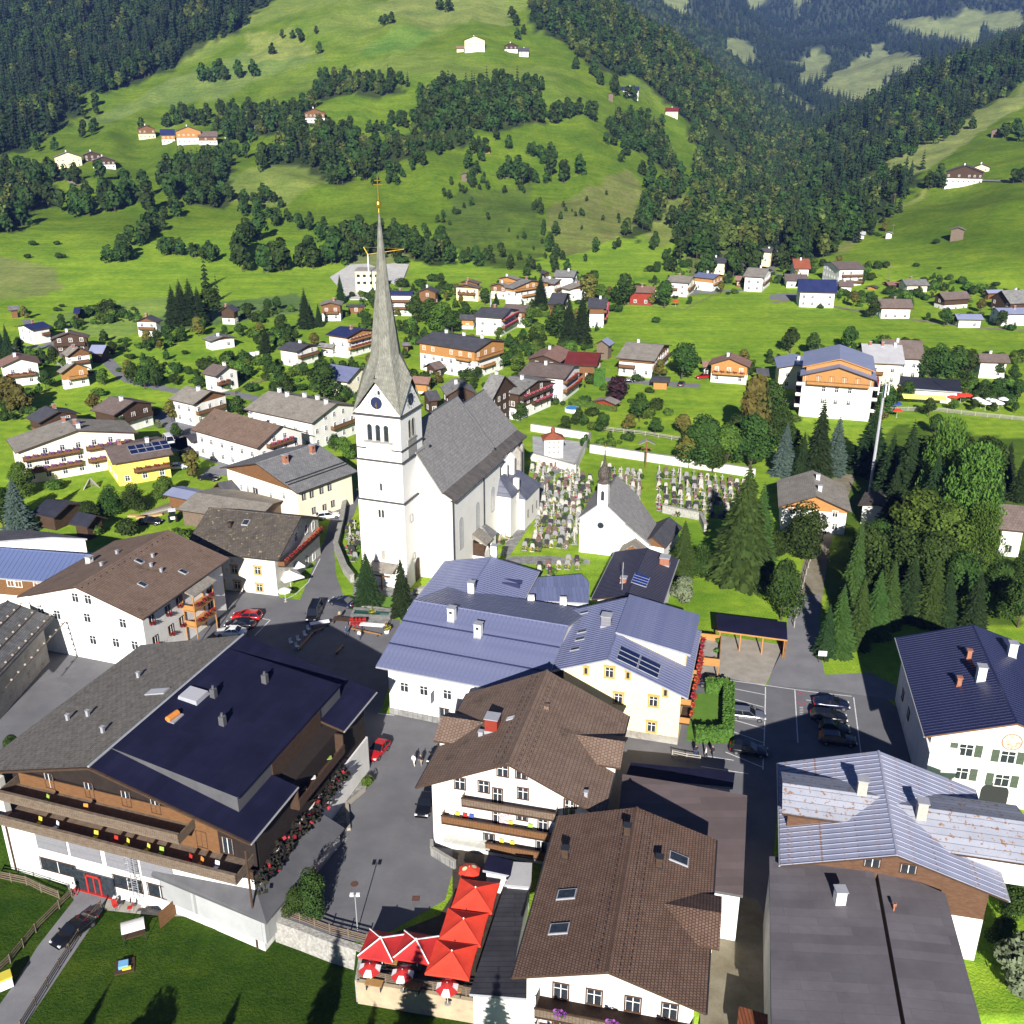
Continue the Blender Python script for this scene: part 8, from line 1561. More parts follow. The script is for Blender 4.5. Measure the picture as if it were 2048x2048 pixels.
for i in range(5):line([z7(608,398+i*9),z7(626,398+i*9)],.12)
for px,py in ((300,1153),(640,1233)):p=P(*z6(px,py),.04);mb=MB();mb.lathe([(.42,0),(.42,.012)],14,(p.x,p.y,.03)) if px==300 else mb.box(p.x-.4,p.x+.4,p.y-.35,p.y+.35,.03,.045);o=mb.obj('manhole_cover',mat('rusty_iron',(.12,.05,.04),(.15,.08,.06),.2,.8));tag(o,'round rusty manhole cover in the car lane' if px==300 else 'square brown drain grate in the car lane','manhole cover')
# ================================================================ vehicles
tyre=mat('tyre_rubber',(.015,.015,.016),None,1,.9);rim=mat('alloy_rim',(.4,.4,.42),None,1,.35,metal=.8);lampm=mat('headlamp',(.6,.62,.65),None,1,.15);tailm=mat('tail_lamp',(.4,.01,.01),None,1,.3);platem=mat('number_plate',(.7,.7,.7),None,1,.5);carglass=mat('car_glass',(.01,.012,.018),None,1,.05,spec=.8)
CARS={}
def car(px,py,ang,paint,label,kind='estate',z=0.0,group=None,xy=None):
    key=(paint.name,kind)
    if key not in CARS:
        L,W_,H_={'estate':(4.7,1.8,1.48),'hatch':(3.9,1.7,1.48),'sedan':(4.7,1.82,1.42),'van':(5.0,1.95,2.0)}[kind];hl=L/2
        lo=[(-hl,.35,.62,.84),(-hl+.12,.28,.88,.95),(-hl+.6,.22,.93 if kind != 'sedan' else .98,1.0),(-.9,.2,.92,1.0),(.55,.2,.93,1.0),(hl-1.05,.2,.93,1.0),(hl-.35,.24,.78,.95),(hl-.05,.3,.62,.86),(hl,.38,.5,.8)]
        b=MB();n=10
        for x,z0,z1,wf in lo:
            w_=W_/2*wf
            for y,z_ in ((-w_*.88,z0),(-w_,z0+.12),(-w_,z1-.22),(-w_*.93,z1-.04),(-w_*.75,z1),(w_*.75,z1),(w_*.93,z1-.04),(w_,z1-.22),(w_,z0+.12),(w_*.88,z0)):b.v.append((x,y,z_))
        for i in range(len(lo)-1):
            for k in range(n):q=(k+1)%n;b.f.append((i*n+k,(i+1)*n+k,(i+1)*n+q,i*n+q));b.m.append(0)
        b.f.append(tuple(range(n)));b.f.append(tuple(range((len(lo)-1)*n,len(lo)*n))[::-1]);b.m+=[0,0]
        back={'estate':(-hl+.1,-hl+.55),'hatch':(-hl+.1,-hl+.6),'sedan':(-hl+.75,-hl+1.55),'van':(-hl+.05,-hl+.15)}[kind];xf=hl-(1.35 if kind != 'van' else .9);xr=xf-(.85 if kind != 'van' else .5);wt=W_/2*.74;wb=W_/2*.93
        g_=MB();g_.prism([(back[0],-wb,.9),(xf,-wb,.9),(xf,wb,.9),(back[0],wb,.9)],[(back[1],-wt,H_-.05),(xr,-wt,H_-.05),(xr,wt,H_-.05),(back[1],wt,H_-.05)])
        rf=MB();rf.prism([(back[1]-.05,-wt-.02,H_-.07),(xr+.05,-wt-.02,H_-.07),(xr+.05,wt+.02,H_-.07),(back[1]-.05,wt+.02,H_-.07)],[(back[1]+.1,-wt+.1,H_),(xr-.1,-wt+.1,H_),(xr-.1,wt-.1,H_),(back[1]+.1,wt-.1,H_)])
        for s in (-1,1):
            for (xa,xb) in ((back[0],back[1]),(xf,xr),((back[0]+xf)/2,(back[1]+xr)/2)):rf.tube((xa,s*wb*1.0,.88),(xb,s*wt,H_-.04),.035,n=4)
        wm=MB();wm.v=[]; 
        def ring(r,y0,y1,k): 
            i=len(wm.v)
            for y in (y0,y1):
                for t in range(14):a=t*math.pi/7;wm.v.append((r*math.cos(a),y,r*math.sin(a)))
            for t in range(14):u=(t+1)%14;wm.f.append((i+t,i+u,i+14+u,i+14+t));wm.m.append(k)
            wm.f.append(tuple(i+t for t in range(14)));wm.f.append(tuple(i+14+t for t in reversed(range(14))));wm.m+=[k,k]
        ring(.33,-.11,.11,0);ring(.2,-.125,.125,1)
        hd=MB();hd.box(hl-.3,hl-.03,-.16,.16,.52,.68);tl=MB();tl.box(-hl-.01,-hl+.12,-.14,.14,.62,.82);pl=MB();pl.box(-hl-.02,-hl+.02,-.26,.26,.45,.56);mi=MB();mi.box(-.08,.08,-.1,.1,-.06,.07)
        CARS[key]=(b.mesh('body',paint,True),g_.mesh('windows',carglass),rf.mesh('cabin_roof',paint),wm.mesh('wheel',[tyre,rim]),hd.mesh('headlight',lampm),tl.mesh('tail_light',tailm),pl.mesh('number_plate',platem),mi.mesh('mirror',paint),hl,W_)
    me=CARS[key];p=P(px,py,z) if xy is None else Vector((*xy,z));o=empty('parked_car',p,R(ang),label,'car',group);hl,W_=me[8],me[9]
    link('body',me[0],o);link('windows',me[1],o);link('cabin_roof',me[2],o)
    for x in (-hl+.85,hl-.85):
        for s in (-1,1):link('wheel',me[3],o,(x,s*(W_/2-.1),.33))
    for s in (-1,1):link('headlight',me[4],o,(0,s*.62,0));link('tail_light',me[5],o,(0,s*.68,0));link('mirror',me[7],o,(hl-1.45,s*(W_/2+.08),.98))
    link('number_plate',me[6],o);return o
def paint(n,c,metal=.3):return mat(n,c,None,1,.25,metal=metal,coat=.6,spec=.6)
pk_,pr_,ps_,pb_,pw_,pn_=paint('black_paint',(.012,.012,.016)),paint('red_paint',(.45,.012,.012),0),paint('silver_paint',(.42,.43,.46),.7),paint('blue_black_paint',(.012,.018,.05)),paint('white_car_paint',(.75,.75,.76),0),paint('grey_car_paint',(.12,.15,.16),.5)
for a in ((1495,1436,-12,ps_,'silver estate car parked alone in the sunny bays','estate'),(1497,1506,-14,pk_,'black estate car half in shadow below the silver one','estate'),(1662,1414,-10,pb_,'dark blue car, the topmost of the shaded parked row','sedan'),(1657,1440,-10,pk_,'second dark car of the shaded parked row','estate'),(1668,1463,-10,pk_,'third dark car of the shaded parked row','hatch'),(1674,1486,-9,pb_,'lowest dark car of the shaded parked row','estate'),(1427,1372,-14,pb_,'dark blue car parked under the wooden terrace of the yellow house','sedan'),
          (756,1508,247,pr_,'bright red small car driving up the lane','hatch'),(850,1618,262,pk_,'black car parked against the guest house wall','hatch'),(880,1512,250,pk_,'dark car mostly hidden under the guest house eaves','estate'),(686,1210,155,pb_,'dark blue car before the church steps','sedan'),(629,1232,268,pk_,'black van standing in the square','van'),(494,1238,176,pr_,'red car parked beside the white one near the flower-balcony house','estate'),(481,1254,176,pk_,'black car between the red and the white one','sedan'),(463,1270,178,pw_,'white car parked lowest by the hotel roof edge','sedan'),
          (656,1036,20,pw_,'white car parked beside the barn house in the lane','estate'),(418,960,-12,pk_,'black car on the forecourt below the yellow house','sedan'),(1254,764,-5,pb_,'dark blue car on the lane by the purple tree','estate'),(1363,771,70,pn_,'dark teal car on the lane by the timber garage','hatch'),(1404,757,200,pr_,'red car on the drive of the honey timber chalet','hatch'),(339,886,-60,pw_,'white van beside the small white garage','van'),(1855,593,-5,ps_,'silver car behind the beige house','hatch'),(1042,690,10,pr_,'red car parked under trees in the village middle','hatch'),(355,938,15,pw_,'white car on the forecourt of the yellow house','sedan'),(1632,1045,40,mat('taxi_yellow',(.7,.55,.02),None,1,.3),'yellow car half hidden by the house behind the spruce','hatch'),(300,1048,-5,pk_,'black car in the shaded yard','sedan')):car(*a)
car(150,1868,240,pk_,'long black car on the hotel drive','sedan',LOW+.03)
# ================================================================ parasols
def cloth(name,c):return mat(name,c,tuple(x*.85 for x in c),.6,.75)
um_r=cloth('orange_red_canvas',(.66,.05,.025));um_r2=cloth('red_canvas',(.55,.03,.03));um_w=cloth('white_canvas',(.78,.78,.78));um_g=cloth('grey_canvas',(.6,.6,.6))
def square_umbrella(x,y,ang,s,m,label,ribs=False,z=.1,valance=True):
    o=empty('parasol',(x,y,z),R(ang),label,'parasol');h_=s/2;mb=MB();n=8;ze,za=2.45,3.35
    for k in range(4):
        a=[(-h_,-h_),(h_,-h_),(h_,h_),(-h_,h_)];p,q=a[k],a[(k+1)%4]
        for i in range(n):
            t0,t1=i/n,(i+1)/n
            def pt(u,t): 
                sag=-.12*math.sin(math.pi*t)*math.sin(math.pi*min(1,u)) ;bx=p[0]+(q[0]-p[0])*t;by=p[1]+(q[1]-p[1])*t
                return (bx*u*(1-.03*math.sin(math.pi*t)*u),by*u*(1-.03*math.sin(math.pi*t)*u),za+(ze-za)*u+sag*.6)
            for j_ in range(4):u0,u1=j_/4,(j_+1)/4;mb.poly([pt(u0,t0),pt(u1,t0),pt(u1,t1),pt(u0,t1)] if j_ else [pt(0,t0),pt(u1,t0),pt(u1,t1)])
            if valance:a0,a1=pt(1,t0),pt(1,t1);mb.poly([a0,a1,(a1[0],a1[1],a1[2]-.22),(a0[0],a0[1],a0[2]-.22)])
    mb.obj('canopy',m,o,True)
    mb=MB();mb.tube((0,0,0),(0,0,za+.12),.04);mb.lathe([(.02,za+.1),(.09,za+.14),(.02,za+.22)],8);mb.obj('pole',frame_w,o);mb=MB();mb.box(-.45,.45,-.45,.45,0,.1);mb.obj('base',metal_d,o)
    for sx in (-1,1):
        for sy in (-1,1):
            mb=MB();mb.tube((0,0,za+.04),(sx*h_,sy*h_,ze+.03),.07 if ribs else .02,n=4);mb.obj('rib',um_w if ribs else m,o)
    return o
for x,y,m,lb,rb in ((-3.6,77.6,um_r,'plain orange-red square parasol farthest from the lawn',0),(-4.6,73.5,um_r,'plain orange-red square parasol in the middle of its row of three',0),(-5.5,69.6,um_r,'plain orange-red square parasol at the corner of the terrace',0),(-12.2,71.2,um_r2,'red square parasol with white ribs at the left corner',1),(-8.9,71.0,um_r2,'red square parasol with white ribs beside the plain orange-red corner one',1)):
    square_umbrella(x,y,-10 if not rb else -12,4.1 if not rb else 3.4,m,lb,rb)
mb=MB()
def round_parasol(px,py,z,r_,mats,pat,label,zb=.1,pxz=2.5):
    p=P(px,py,pxz);o=empty('round_parasol',(p.x,p.y,zb),.3,label,'parasol');mb=MB();n=8
    for k in range(n):
        a0,a1=k*2*math.pi/n,(k+1)*2*math.pi/n;c0=(r_*math.cos(a0),r_*math.sin(a0));c1=(r_*math.cos(a1),r_*math.sin(a1));z0,z1=2.55,2.05;f=.55
        mb.poly([(0,0,z0),(c0[0]*f,c0[1]*f,z0-.22),(c1[0]*f,c1[1]*f,z0-.22)],0);mb.poly([(c0[0]*f,c0[1]*f,z0-.22),(c0[0],c0[1],z1),(c1[0],c1[1],z1),(c1[0]*f,c1[1]*f,z0-.22)],pat(k));mb.poly([(c0[0],c0[1],z1),(c0[0],c0[1],z1-.18),(c1[0],c1[1],z1-.18),(c1[0],c1[1],z1)],pat(k))
    mb.obj('canopy',mats,o);mb=MB();mb.tube((0,0,0),(0,0,2.65),.025);mb.obj('pole',frame_w,o);mb=MB();mb.lathe([(.3,0),(.3,.08),(.06,.12)],10);mb.obj('base',concrete,o);return o
ro_=round_parasol(*z6(935,1063),0,1.15,[um_r,um_w],lambda k:0,'round orange-red parasol with two pale discs')
for s in (-1,1):
    mb=MB(); 
    for i in range(12):t0,t1=i*math.pi/6,(i+1)*math.pi/6;mb.poly([(s*.5,0,2.41),(s*.5+.26*math.cos(t0),.26*math.sin(t0),2.41-s*.26*math.cos(t0)*.42),(s*.5+.26*math.cos(t1),.26*math.sin(t1),2.41-s*.26*math.cos(t1)*.42)])
    mb.obj('print',mat('pale_print',(.6,.62,.4),(.4,.5,.3),.2,.8),ro_)
for k,(px,py) in enumerate(((385,1600),(565,1632),(812,1705))):round_parasol(*z6(px,py),0,1.05,[um_r2,um_w],lambda q:1 if q%2 else 0,['round red and white parasol at the left end of the terrace rail','round red and white parasol in the middle of the terrace rail','round red and white parasol at the right end of the terrace rail'][k])
p=P(*z2(95,800),2.7);square_umbrella(p.x,p.y,35,3.6,um_g,'large grey square parasol at the cafe by the shingled house',False,0);p=P(*z2(145,735),2.7);square_umbrella(p.x,p.y,35,1.9,um_g,'smaller grey parasol partly behind the large cafe one',False,0);round_parasol(*z2(60,888),0,1.1,[um_w,um_w],lambda q:0,'round white parasol at the cafe corner',0)
round_parasol(*zz('N',(470,790)),0,2.6,[cloth_b,cloth_b],lambda q:0,'big dark blue parasol beside the tall hotel garden',0);round_parasol(*zz('N',(530,870)),0,1.3,[um_r,um_r],lambda q:0,'small orange-red parasol in the tall hotel garden',0);round_parasol(*zz('J',(720,645)),0,1.6,[um_r,um_w],lambda q:0,'orange parasol in front of the solar-roofed cream house',0)
for k,(px,py) in enumerate(((1150,715),(1240,705),(1290,700))):round_parasol(*zz('N',(px,py)),0,1.8,[um_r,um_r],lambda q:0,['left','middle','right'][k]+' one of three red parasols at the cafe pavilion end',0)
for k in range(7):round_parasol(*zz('N',(1420+k*48,745+(k%3)*22)),0,1.4,[um_w,um_w],lambda q:0,'white parasol in the cafe garden right of the pavilion',0)['group']='white parasols of the cafe garden'
p=P(*zz('N',(1585,770)),0);mb=MB();mb.lathe([(.15,.3),(.5,.6),(.12,3.4)],8);o=mb.obj('closed_parasol',[um_r],None,False,p);tag(o,'closed red and white parasol standing tall in the cafe garden','parasol')
# tables, benches and people
tblm=mat('table_top',(.4,.22,.08),(.5,.28,.1),.4,.7);TBL=None
def table(p,rz,label,l_=1.8,w_=.8,m=tblm,group=None):
    o=empty('table',p,rz,label,'table',group);mb=MB();mb.box(-l_/2,l_/2,-w_/2,w_/2,.7,.76);mb.obj('top',m,o)
    for x in (-l_*.42,l_*.42):
        mb=MB();mb.box(x-.04,x+.04,-w_*.4,w_*.4,0,.7);mb.obj('leg',metal_d,o)
    return o
def bench(p,rz,label,l_=2.2,m=tblm):
    o=empty('bench',p,rz,label,'bench');mb=MB();mb.box(-l_/2,l_/2,-.17,.17,.42,.47);mb.obj('seat',m,o)
    for x in (-l_*.4,l_*.4):mb=MB();mb.box(x-.03,x+.03,-.15,.15,0,.42);mb.obj('leg',metal_d,o)
def z8(x,y):return 540+x/6.0375,1160+y/6.0375
for a,b,lb in (((340,870),(520,660),'long orange-brown bench on the left of the shaded square'),((985,615),(1340,690),'long wooden bench before the market racks'),((800,905),(885,815),'single short wooden bench alone in the shaded square'),((530,650),(650,600),'wooden bench below the white table')):
    p,q=P(*z8(*a)),P(*z8(*b));d=q-p;bench((p+q)/2,math.atan2(d.y,d.x),lb,d.length,wood_o)
p=P(*z8(605,560));table(p,.35,'white folding table standing in the shaded square',3.0,1.0,cloth_w);p=P(*z8(1250,590));table(p,-.15,'market table heaped with white goods',4.2,1.1,cloth_w);p=P(*z8(870,520));table(p,-.2,'dark framed display table left of the red racks',2.8,1.4,wood_d)
for k in range(4):p=P(*z8(1000+k*45,560));mb=MB();[mb.tube((x,y,0),(x,y,1.4),.03,n=4) for x in (-.35,.35) for y in (-.3,.3)];mb.box(-.38,.38,-.33,.33,.5,.56);mb.box(-.38,.38,-.33,.33,1.0,1.06);mb.box(-.38,.38,-.33,.33,1.36,1.42);o=mb.obj('rack',cloth_r,None,False,p);tag(o,['leftmost','second','third','rightmost'][k]+' of four red goods racks in the square','rack','red racks on the square')
for k,(x,y) in enumerate(((260,780),(350,750),(430,690),(470,620),(330,830))):p=P(*z8(x,y));chair(p,.8,cloth_w,'white metal chair stacked in the shaded left part of the square, '+['lowest','second','third','uppermost','nearest the bench'][k])
for x,y,lb in ((1230,400,'planter of yellow flowers on the fountain'),(1410,600,'planter of yellow flowers at the end of the market bench')):
    p=P(*z8(x,y+40));o=empty('planter',p,0,lb,'planter');mb=MB();mb.lathe([(.35,0),(.5,.6)],10);mb.obj('pot',cloth_w,o);mb=MB();r_=random.Random(1)
    for k in range(90):c=Vector((r_.gauss(0,.28),r_.gauss(0,.28),.8+abs(r_.gauss(0,.2))));v=Vector((r_.gauss(0,1),r_.gauss(0,1),1)).normalized();e1=v.orthogonal().normalized()*.12;e2=v.cross(e1);mb.poly([c-e1-e2,c+e1-e2,c+e1+e2,c-e1+e2],k%2)
    mb.obj('flowers',[mat('yellow_blossom',(.6,.45,.06)),green_s],o)
p=P(*z8(1230,455));o=empty('fountain',p,-.12,'rectangular stone fountain basin with dark green water below the church','fountain');mb=MB();mb.box(-3.2,3.2,-.9,-.6,0,.9);mb.box(-3.2,3.2,.9,1.2,0,1.1);mb.box(-3.2,-2.8,-.6,.9,0,.9);mb.box(2.8,3.2,-.6,.9,0,.9);mb.box(-3.3,3.3,-2.4,-.9,0,.35);mb.obj('basin',stone_pave,o);mb=MB();mb.box(-2.8,2.8,-.6,.9,0,.75);mb.obj('water',mat('basin_water',(.02,.09,.07),None,1,.1),o)
ground_sheet('churchyard_terrace',[z8(1000,200),z8(1080,330),z8(1400,400),z8(1560,440),(850,1195),(870,1165),(830,1185),(735,1150),(706,1160)],stone_pave,.05);ground_sheet('church_lawn',[z8(1090,290),z8(1440,350),(800,1200),(740,1180)],mat('lawn',(.1,.22,.025)),.07)
wall_run('terrace_wall',[z8(1060,300),z8(1100,370),z8(1440,420),z8(1590,430)],.9,.35,rubble,'low wall behind the fountain below the two spruces','wall',0,sand)
skin=mat('skin',(.5,.3,.22),None,1,.6);hair=mat('hair',(.05,.03,.02),None,1,.8)
PM={}
def person(p,rz,top,bottom,label,walk=.3,seat=False):
    key=(top.name,bottom.name,seat)
    if key not in PM:
        s=1 if walk else 0;V=[(0,0,.95),(0,0,1.2),(0,.0,1.42),(0,0,1.52),(.0,.02,1.6),(0,.02,1.74),(-.1,0,.92),(-.11,.12,.5),(-.11,-.05,.06),(-.11,.1,.03),(.1,0,.92),(.11,-.1,.5),(.11,-.25,.1),(.11,-.1,.05),(-.2,0,1.4),(-.26,-.06,1.12),(-.25,.05,.88),(-.25,.09,.8),(.2,0,1.4),(.26,.06,1.12),(.25,.12,.9),(.25,.16,.82)]
        E_=[(0,1),(1,2),(2,3),(3,4),(4,5),(0,6),(6,7),(7,8),(8,9),(0,10),(10,11),(11,12),(12,13),(2,14),(14,15),(15,16),(16,17),(2,18),(18,19),(19,20),(20,21)];Rr=[.15,.15,.16,.055,.09,.075,.1,.06,.04,.035,.1,.06,.04,.035,.065,.045,.035,.03,.065,.045,.035,.03]
        me=bpy.data.meshes.new('person');me.from_pydata(V,E_,[]);o=bpy.data.objects.new('person_build',me);COL.objects.link(o);md=o.modifiers.new('Skin','SKIN');sv=me.skin_vertices[0].data
        for i,r_ in enumerate(Rr):sv[i].radius=(r_,r_*(.75 if i<3 else 1));sv[i].use_root=i==0
        o.modifiers.new('Sub','SUBSURF').levels=1;dg=bpy.context.evaluated_depsgraph_get();m2=bpy.data.meshes.new_from_object(o.evaluated_get(dg));bpy.data.objects.remove(o)
        for mm in (top,bottom,skin,hair):m2.materials.append(mm)
        for f in m2.polygons:c=f.center;f.material_index=3 if c.z>1.69 or (c.z>1.58 and c.y<-.02) else 2 if c.z>1.47 or (abs(c.x)>.2 and c.z<.98) else 0 if c.z>.98 else 1;f.use_smooth=True
        PM[key]=m2
    o=link('person',PM[key],None,p,rz);return tag(o,label,'person')
dkc,whc,blc=mat('dark_clothes',(.02,.02,.03)),mat('white_clothes',(.7,.68,.64)),mat('blue_jeans',(.05,.08,.2))
for x,y,rz,t_,b_,lb in ((828,1532,2.6,whc,whc,'person in white walking on the lane, left of the pair'),(842,1532,2.7,dkc,mat('beige_clothes',(.4,.35,.25)),'person in darker clothes walking on the lane, right of the pair'),(1391,1513,.3,dkc,blc,'leftmost of three people in shade by the hedge lawn'),(1411,1517,1.2,whc,dkc,'person with pale top between two dark-clad ones by the hedge lawn'),(1424,1514,2.2,dkc,dkc,'rightmost of three people by the hedge lawn'),(719,1280,2.8,whc,blc,'person in white top at the market bench in the shaded square'),(772,1262,1.2,cloth_r,dkc,'person in red at the end of the market table'),(693,1272,1.0,blc,blc,'person in blue by the display table in the square'),(680,1240,.5,mat('beige_clothes',(.4,.35,.25)),dkc,'person in beige behind the dark blue car')):person(P(x,y,.03),rz,t_,b_,lb)
person(P(150,1790,LOW+.03),.6,whc,cloth_r,'person in white top and red shorts before the hotel entrance')
for k,(x,y) in enumerate(((640,1240),(700,1250),(760,1230),(850,1240),(880,1225),(720,1300),(800,1290),(640,1290))):
    p=P(*z5(x,y),LOW+.05)
    if k in (1,4):table(p,.3,'small round-cornered table on the hotel garden patio '+('left' if k==1 else 'right'),.9,.9,cloth_w)
    else:chair(p,k,[cloth_w,cloth_r,cloth_r,dkc,cloth_w,cloth_r,whc,cloth_r][k],['white chair left on the hotel patio','','red cushioned chair at the hotel patio wall','dark chair on the hotel patio','','red chair at the patio edge','white chair by the wooden screen','red and white chair at the patio corner'][k])
ground_sheet('patio',[z5(575,1295),z5(600,1210),z5(1000,1260),z5(1450,1390),z5(1420,1420),z5(1000,1330),z5(880,1330)],greyp,LOW+.03)
mb=MB();a,b=P(*z5(885,1400),LOW),P(*z5(1000,1300),LOW); 
o=empty('wooden_screen',a,0,'leaning wooden windbreak screen beside the hotel patio','screen');d=b-a
for k in range(9):q0,q1=d*(k/9),d*((k+.9)/9);mb=MB();mb.prism([q0,q1,q1+Vector((.03,.05,0)),q0+Vector((.03,.05,0))],[q0+Vector((0,0,2.0)),q1+Vector((0,0,2.0)),q1+Vector((.03,.05,2.0)),q0+Vector((.03,.05,2.0))]);mb.obj('plank',wood_m,o)
o=empty('garden_swing',P(*z5(745,1450),LOW),.4,'swing seat with arched grey-white roof on the lower lawn','swing seat');mb=MB()
for i in range(8):t0,t1=math.pi*i/8,math.pi*(i+1)/8;mb.poly([(-1.1,-.8*math.cos(t0),1.5+.5*math.sin(t0)),(1.1,-.8*math.cos(t0),1.5+.5*math.sin(t0)),(1.1,-.8*math.cos(t1),1.5+.5*math.sin(t1)),(-1.1,-.8*math.cos(t1),1.5+.5*math.sin(t1))])
mb.obj('canopy',um_g,o);mb=MB();mb.box(-1,1,-.4,.4,.4,.5);mb.box(-1,1,.35,.45,.5,1.1);mb.obj('seat',wood_d,o);mb=MB();[mb.tube((x,y,0),(x,y*.9,1.6),.04,n=4) for x in (-1.05,1.05) for y in (-.8,.8)];mb.obj('frame',metal_d,o)
o=empty('sand_pit',P(*z5(690,1610),LOW),.3,'small low sand pit holding blue and yellow toys on the lower lawn','sand pit');mb=MB();mb.box(-.9,.9,-.9,.9,0,.12);mb.obj('base',wood_d,o);mb=MB();mb.box(-.55,.35,-.4,.4,.12,.5);mb.box(-.2,.6,-.6,-.35,.12,.35,1);mb.obj('toys',[mat('toy_blue',(.15,.35,.6)),cloth_y],o)
o=empty('waste_bin',P(*z5(35,1720),LOW),.6,'yellow-lidded waste container beside the drive fence','container');mb=MB();mb.box(-.6,.6,-.5,.5,.1,1.2);mb.obj('body',cloth_w,o);mb=MB();mb.box(-.65,.65,-.55,.55,1.2,1.4);mb.obj('lid',cloth_y,o)
for k,(x,y) in enumerate(((-9.5,72.5),(-12,71),(-5.5,70),(-4.5,74),(-3.6,77.5),(-13.5,68.5),(-6.2,67.9),(-10,68.2))):table((x+.9,y,.1),-.2,['table under the right white-ribbed parasol','table under the left white-ribbed parasol','table under the corner parasol','table under the middle orange-red parasol','table under the farthest orange-red parasol','table by the left terrace rail','table by the right terrace rail','table by the middle of the terrace rail'][k],1.6,.8)
# lamp posts, masts, signs, crane
def post(name,p,h_,r_,m,label,cat,top=None,r2=None):
    o=empty(name,p,0,label,cat);mb=MB();mb.tube((0,0,0),(0,0,h_),r_,r2 or r_,8);mb.obj('pole',m,o)
    if top:top(o)
    return o
def lamp2(o):
    for s in (-1,1):mb=MB();mb.box(s*.3-.18,s*.3+.18,-.15,.15,4.4,4.65);mb.obj('lamp_head',cloth_w,o)
post('street_lamp',P(*z6(318,1412)),4.5,.05,metal_g,'slim lamp post with two white heads at the lane end','street lamp',lamp2)
def lamp1(o):mb=MB();mb.lathe([(.05,4.0),(.22,4.1),(.28,4.5),(.1,4.75)],8);mb.obj('lamp_head',glass_c,o)
post('street_lamp',P(*z2(810,1010)),4.1,.06,metal_d,'old-style lantern post in front of the right church spruce','street lamp',lamp1)
bp_=P(1738,992); 
def masttop(o):
    for k in range(3):
        a=k*2.09+.4;mb=MB();x,y=1.1*math.cos(a),1.1*math.sin(a);mb.box(x-.12,x+.12,y-.1,y+.1,21.5,24.2);mb.tube((0,0,22),(x,y,22),.04,n=4);mb.tube((0,0,23.8),(x,y,23.8),.04,n=4);mb.obj('antenna_panel',cloth_w,o)
    mb=MB();mb.tube((0,0,25.5),(0,0,30),.03,n=4);mb.obj('rod',metal_g,o);mb=MB()
    for k in range(50):mb.box(-.15,.15,-.42,-.36,.5+k*.48,.54+k*.48)
    mb.tube((-.15,-.4,0),(-.15,-.4,25),.02,n=3);mb.tube((.15,-.4,0),(.15,-.4,25),.02,n=3);mb.obj('ladder',metal_g,o)
post('radio_mast',bp_,25.6,.34,mat('galvanised_steel',(.5,.51,.54),(.6,.61,.64),1,.5),'tall white steel radio mast rising from the trees','mast',masttop,.2)
o=empty('notice_board',P(1643,1325),-.1,'white notice board on two legs at the tip of the spruce clump','notice board');mb=MB();mb.box(-.6,.6,-.04,.04,1.1,1.9);mb.obj('board',cloth_w,o);mb=MB();mb.tube((-.4,0,0),(-.4,0,1.2),.04);mb.tube((.4,0,0),(.4,0,1.2),.04);mb.obj('legs',wood_d,o)
p=T(*zz('v',(165,385)));o=empty('crane',p,0,'yellow and white building crane beside the spire','crane');mb=MB();mb.tube((0,0,0),(0,0,17),.3,n=4);mb.obj('mast',cloth_w,o);mb=MB();mb.tube((0,0,17),(15,4,18.6),.12,n=4);mb.tube((0,0,17),(-1.6,0,20),.22,n=4);mb.tube((-1.6,0,20),(15,4,18.7),.04,n=3);mb.obj('jib',mat('crane_yellow',(.7,.42,.03)),o)
for z,x,yb,yt,lb in (('L',180,275,60,'wooden power pole above the low reddish outbuilding'),('s',1275,1055,975,'power pole on the crest of the right-hand meadow'),('s',1330,960,885,'second power pole up the meadow edge'),('s',1378,870,800,'third power pole up the meadow edge'),('s',1212,1145,1065,'twin-legged power pole below the right-hand farm'),('s',1206,1290,1235,'pole behind the tiny transformer hut'),('F',1300,600,420,'short white lattice mast between the gardens')):
    px,py=zz(z,(x,yb));q=T(px,py);d=ray(px,zz(z,(x,yt))[1]);h_=CH+q.y*d[2]/d[1]-q.z
    def arm(o,h_=h_):mb=MB();mb.box(-1.2,1.2,-.08,.08,h_-.9,h_-.7);mb.obj('crossarm',wood_g,o)
    post('power_pole',q,h_,.16 if z != 'F' else .5,wood_g if z != 'F' else metal_g,lb,'pole',arm,.1)
# odds and ends of the gardens
o=empty('pool',P(*zz('I',(800,1045))),0,'round above-ground pool with blue water behind the chancel','pool');mb=MB();mb.lathe([(2.0,0),(2.0,.9)],20);mb.obj('wall',white,o);mb=MB();mb.lathe([(1.8,.85),(1.8,.93)],20);mb.obj('water',mat('pool_water',(.05,.25,.6),None,1,.15),o)
for k,(x,y) in enumerate(((1605,835),(1660,830),(1705,820))):p=T(*zz('C',(x,y+22)));mb=MB();mb.lathe([(.3,.05),(.75,.1),(.8,.7),(.75,1.3),(.3,1.38)],10);o=mb.obj('silage_bale',cloth_w,None,True,p);tag(o,['left','middle','right'][k]+' one of three white wrapped bales beside the spruce','bale','wrapped bales')
o=empty('firewood_stack',P(*z1(590,250)),.5,'weathered heap of stacked poles on the lawn behind the yellow house','wood stack')
for k in range(14):mb=MB();a=k*.24;mb.tube((math.cos(a)*1.6,math.sin(a)*1.6,0),(math.cos(a)*.2,math.sin(a)*.2,2.2),.1,n=5);mb.obj('log',wb_,o)
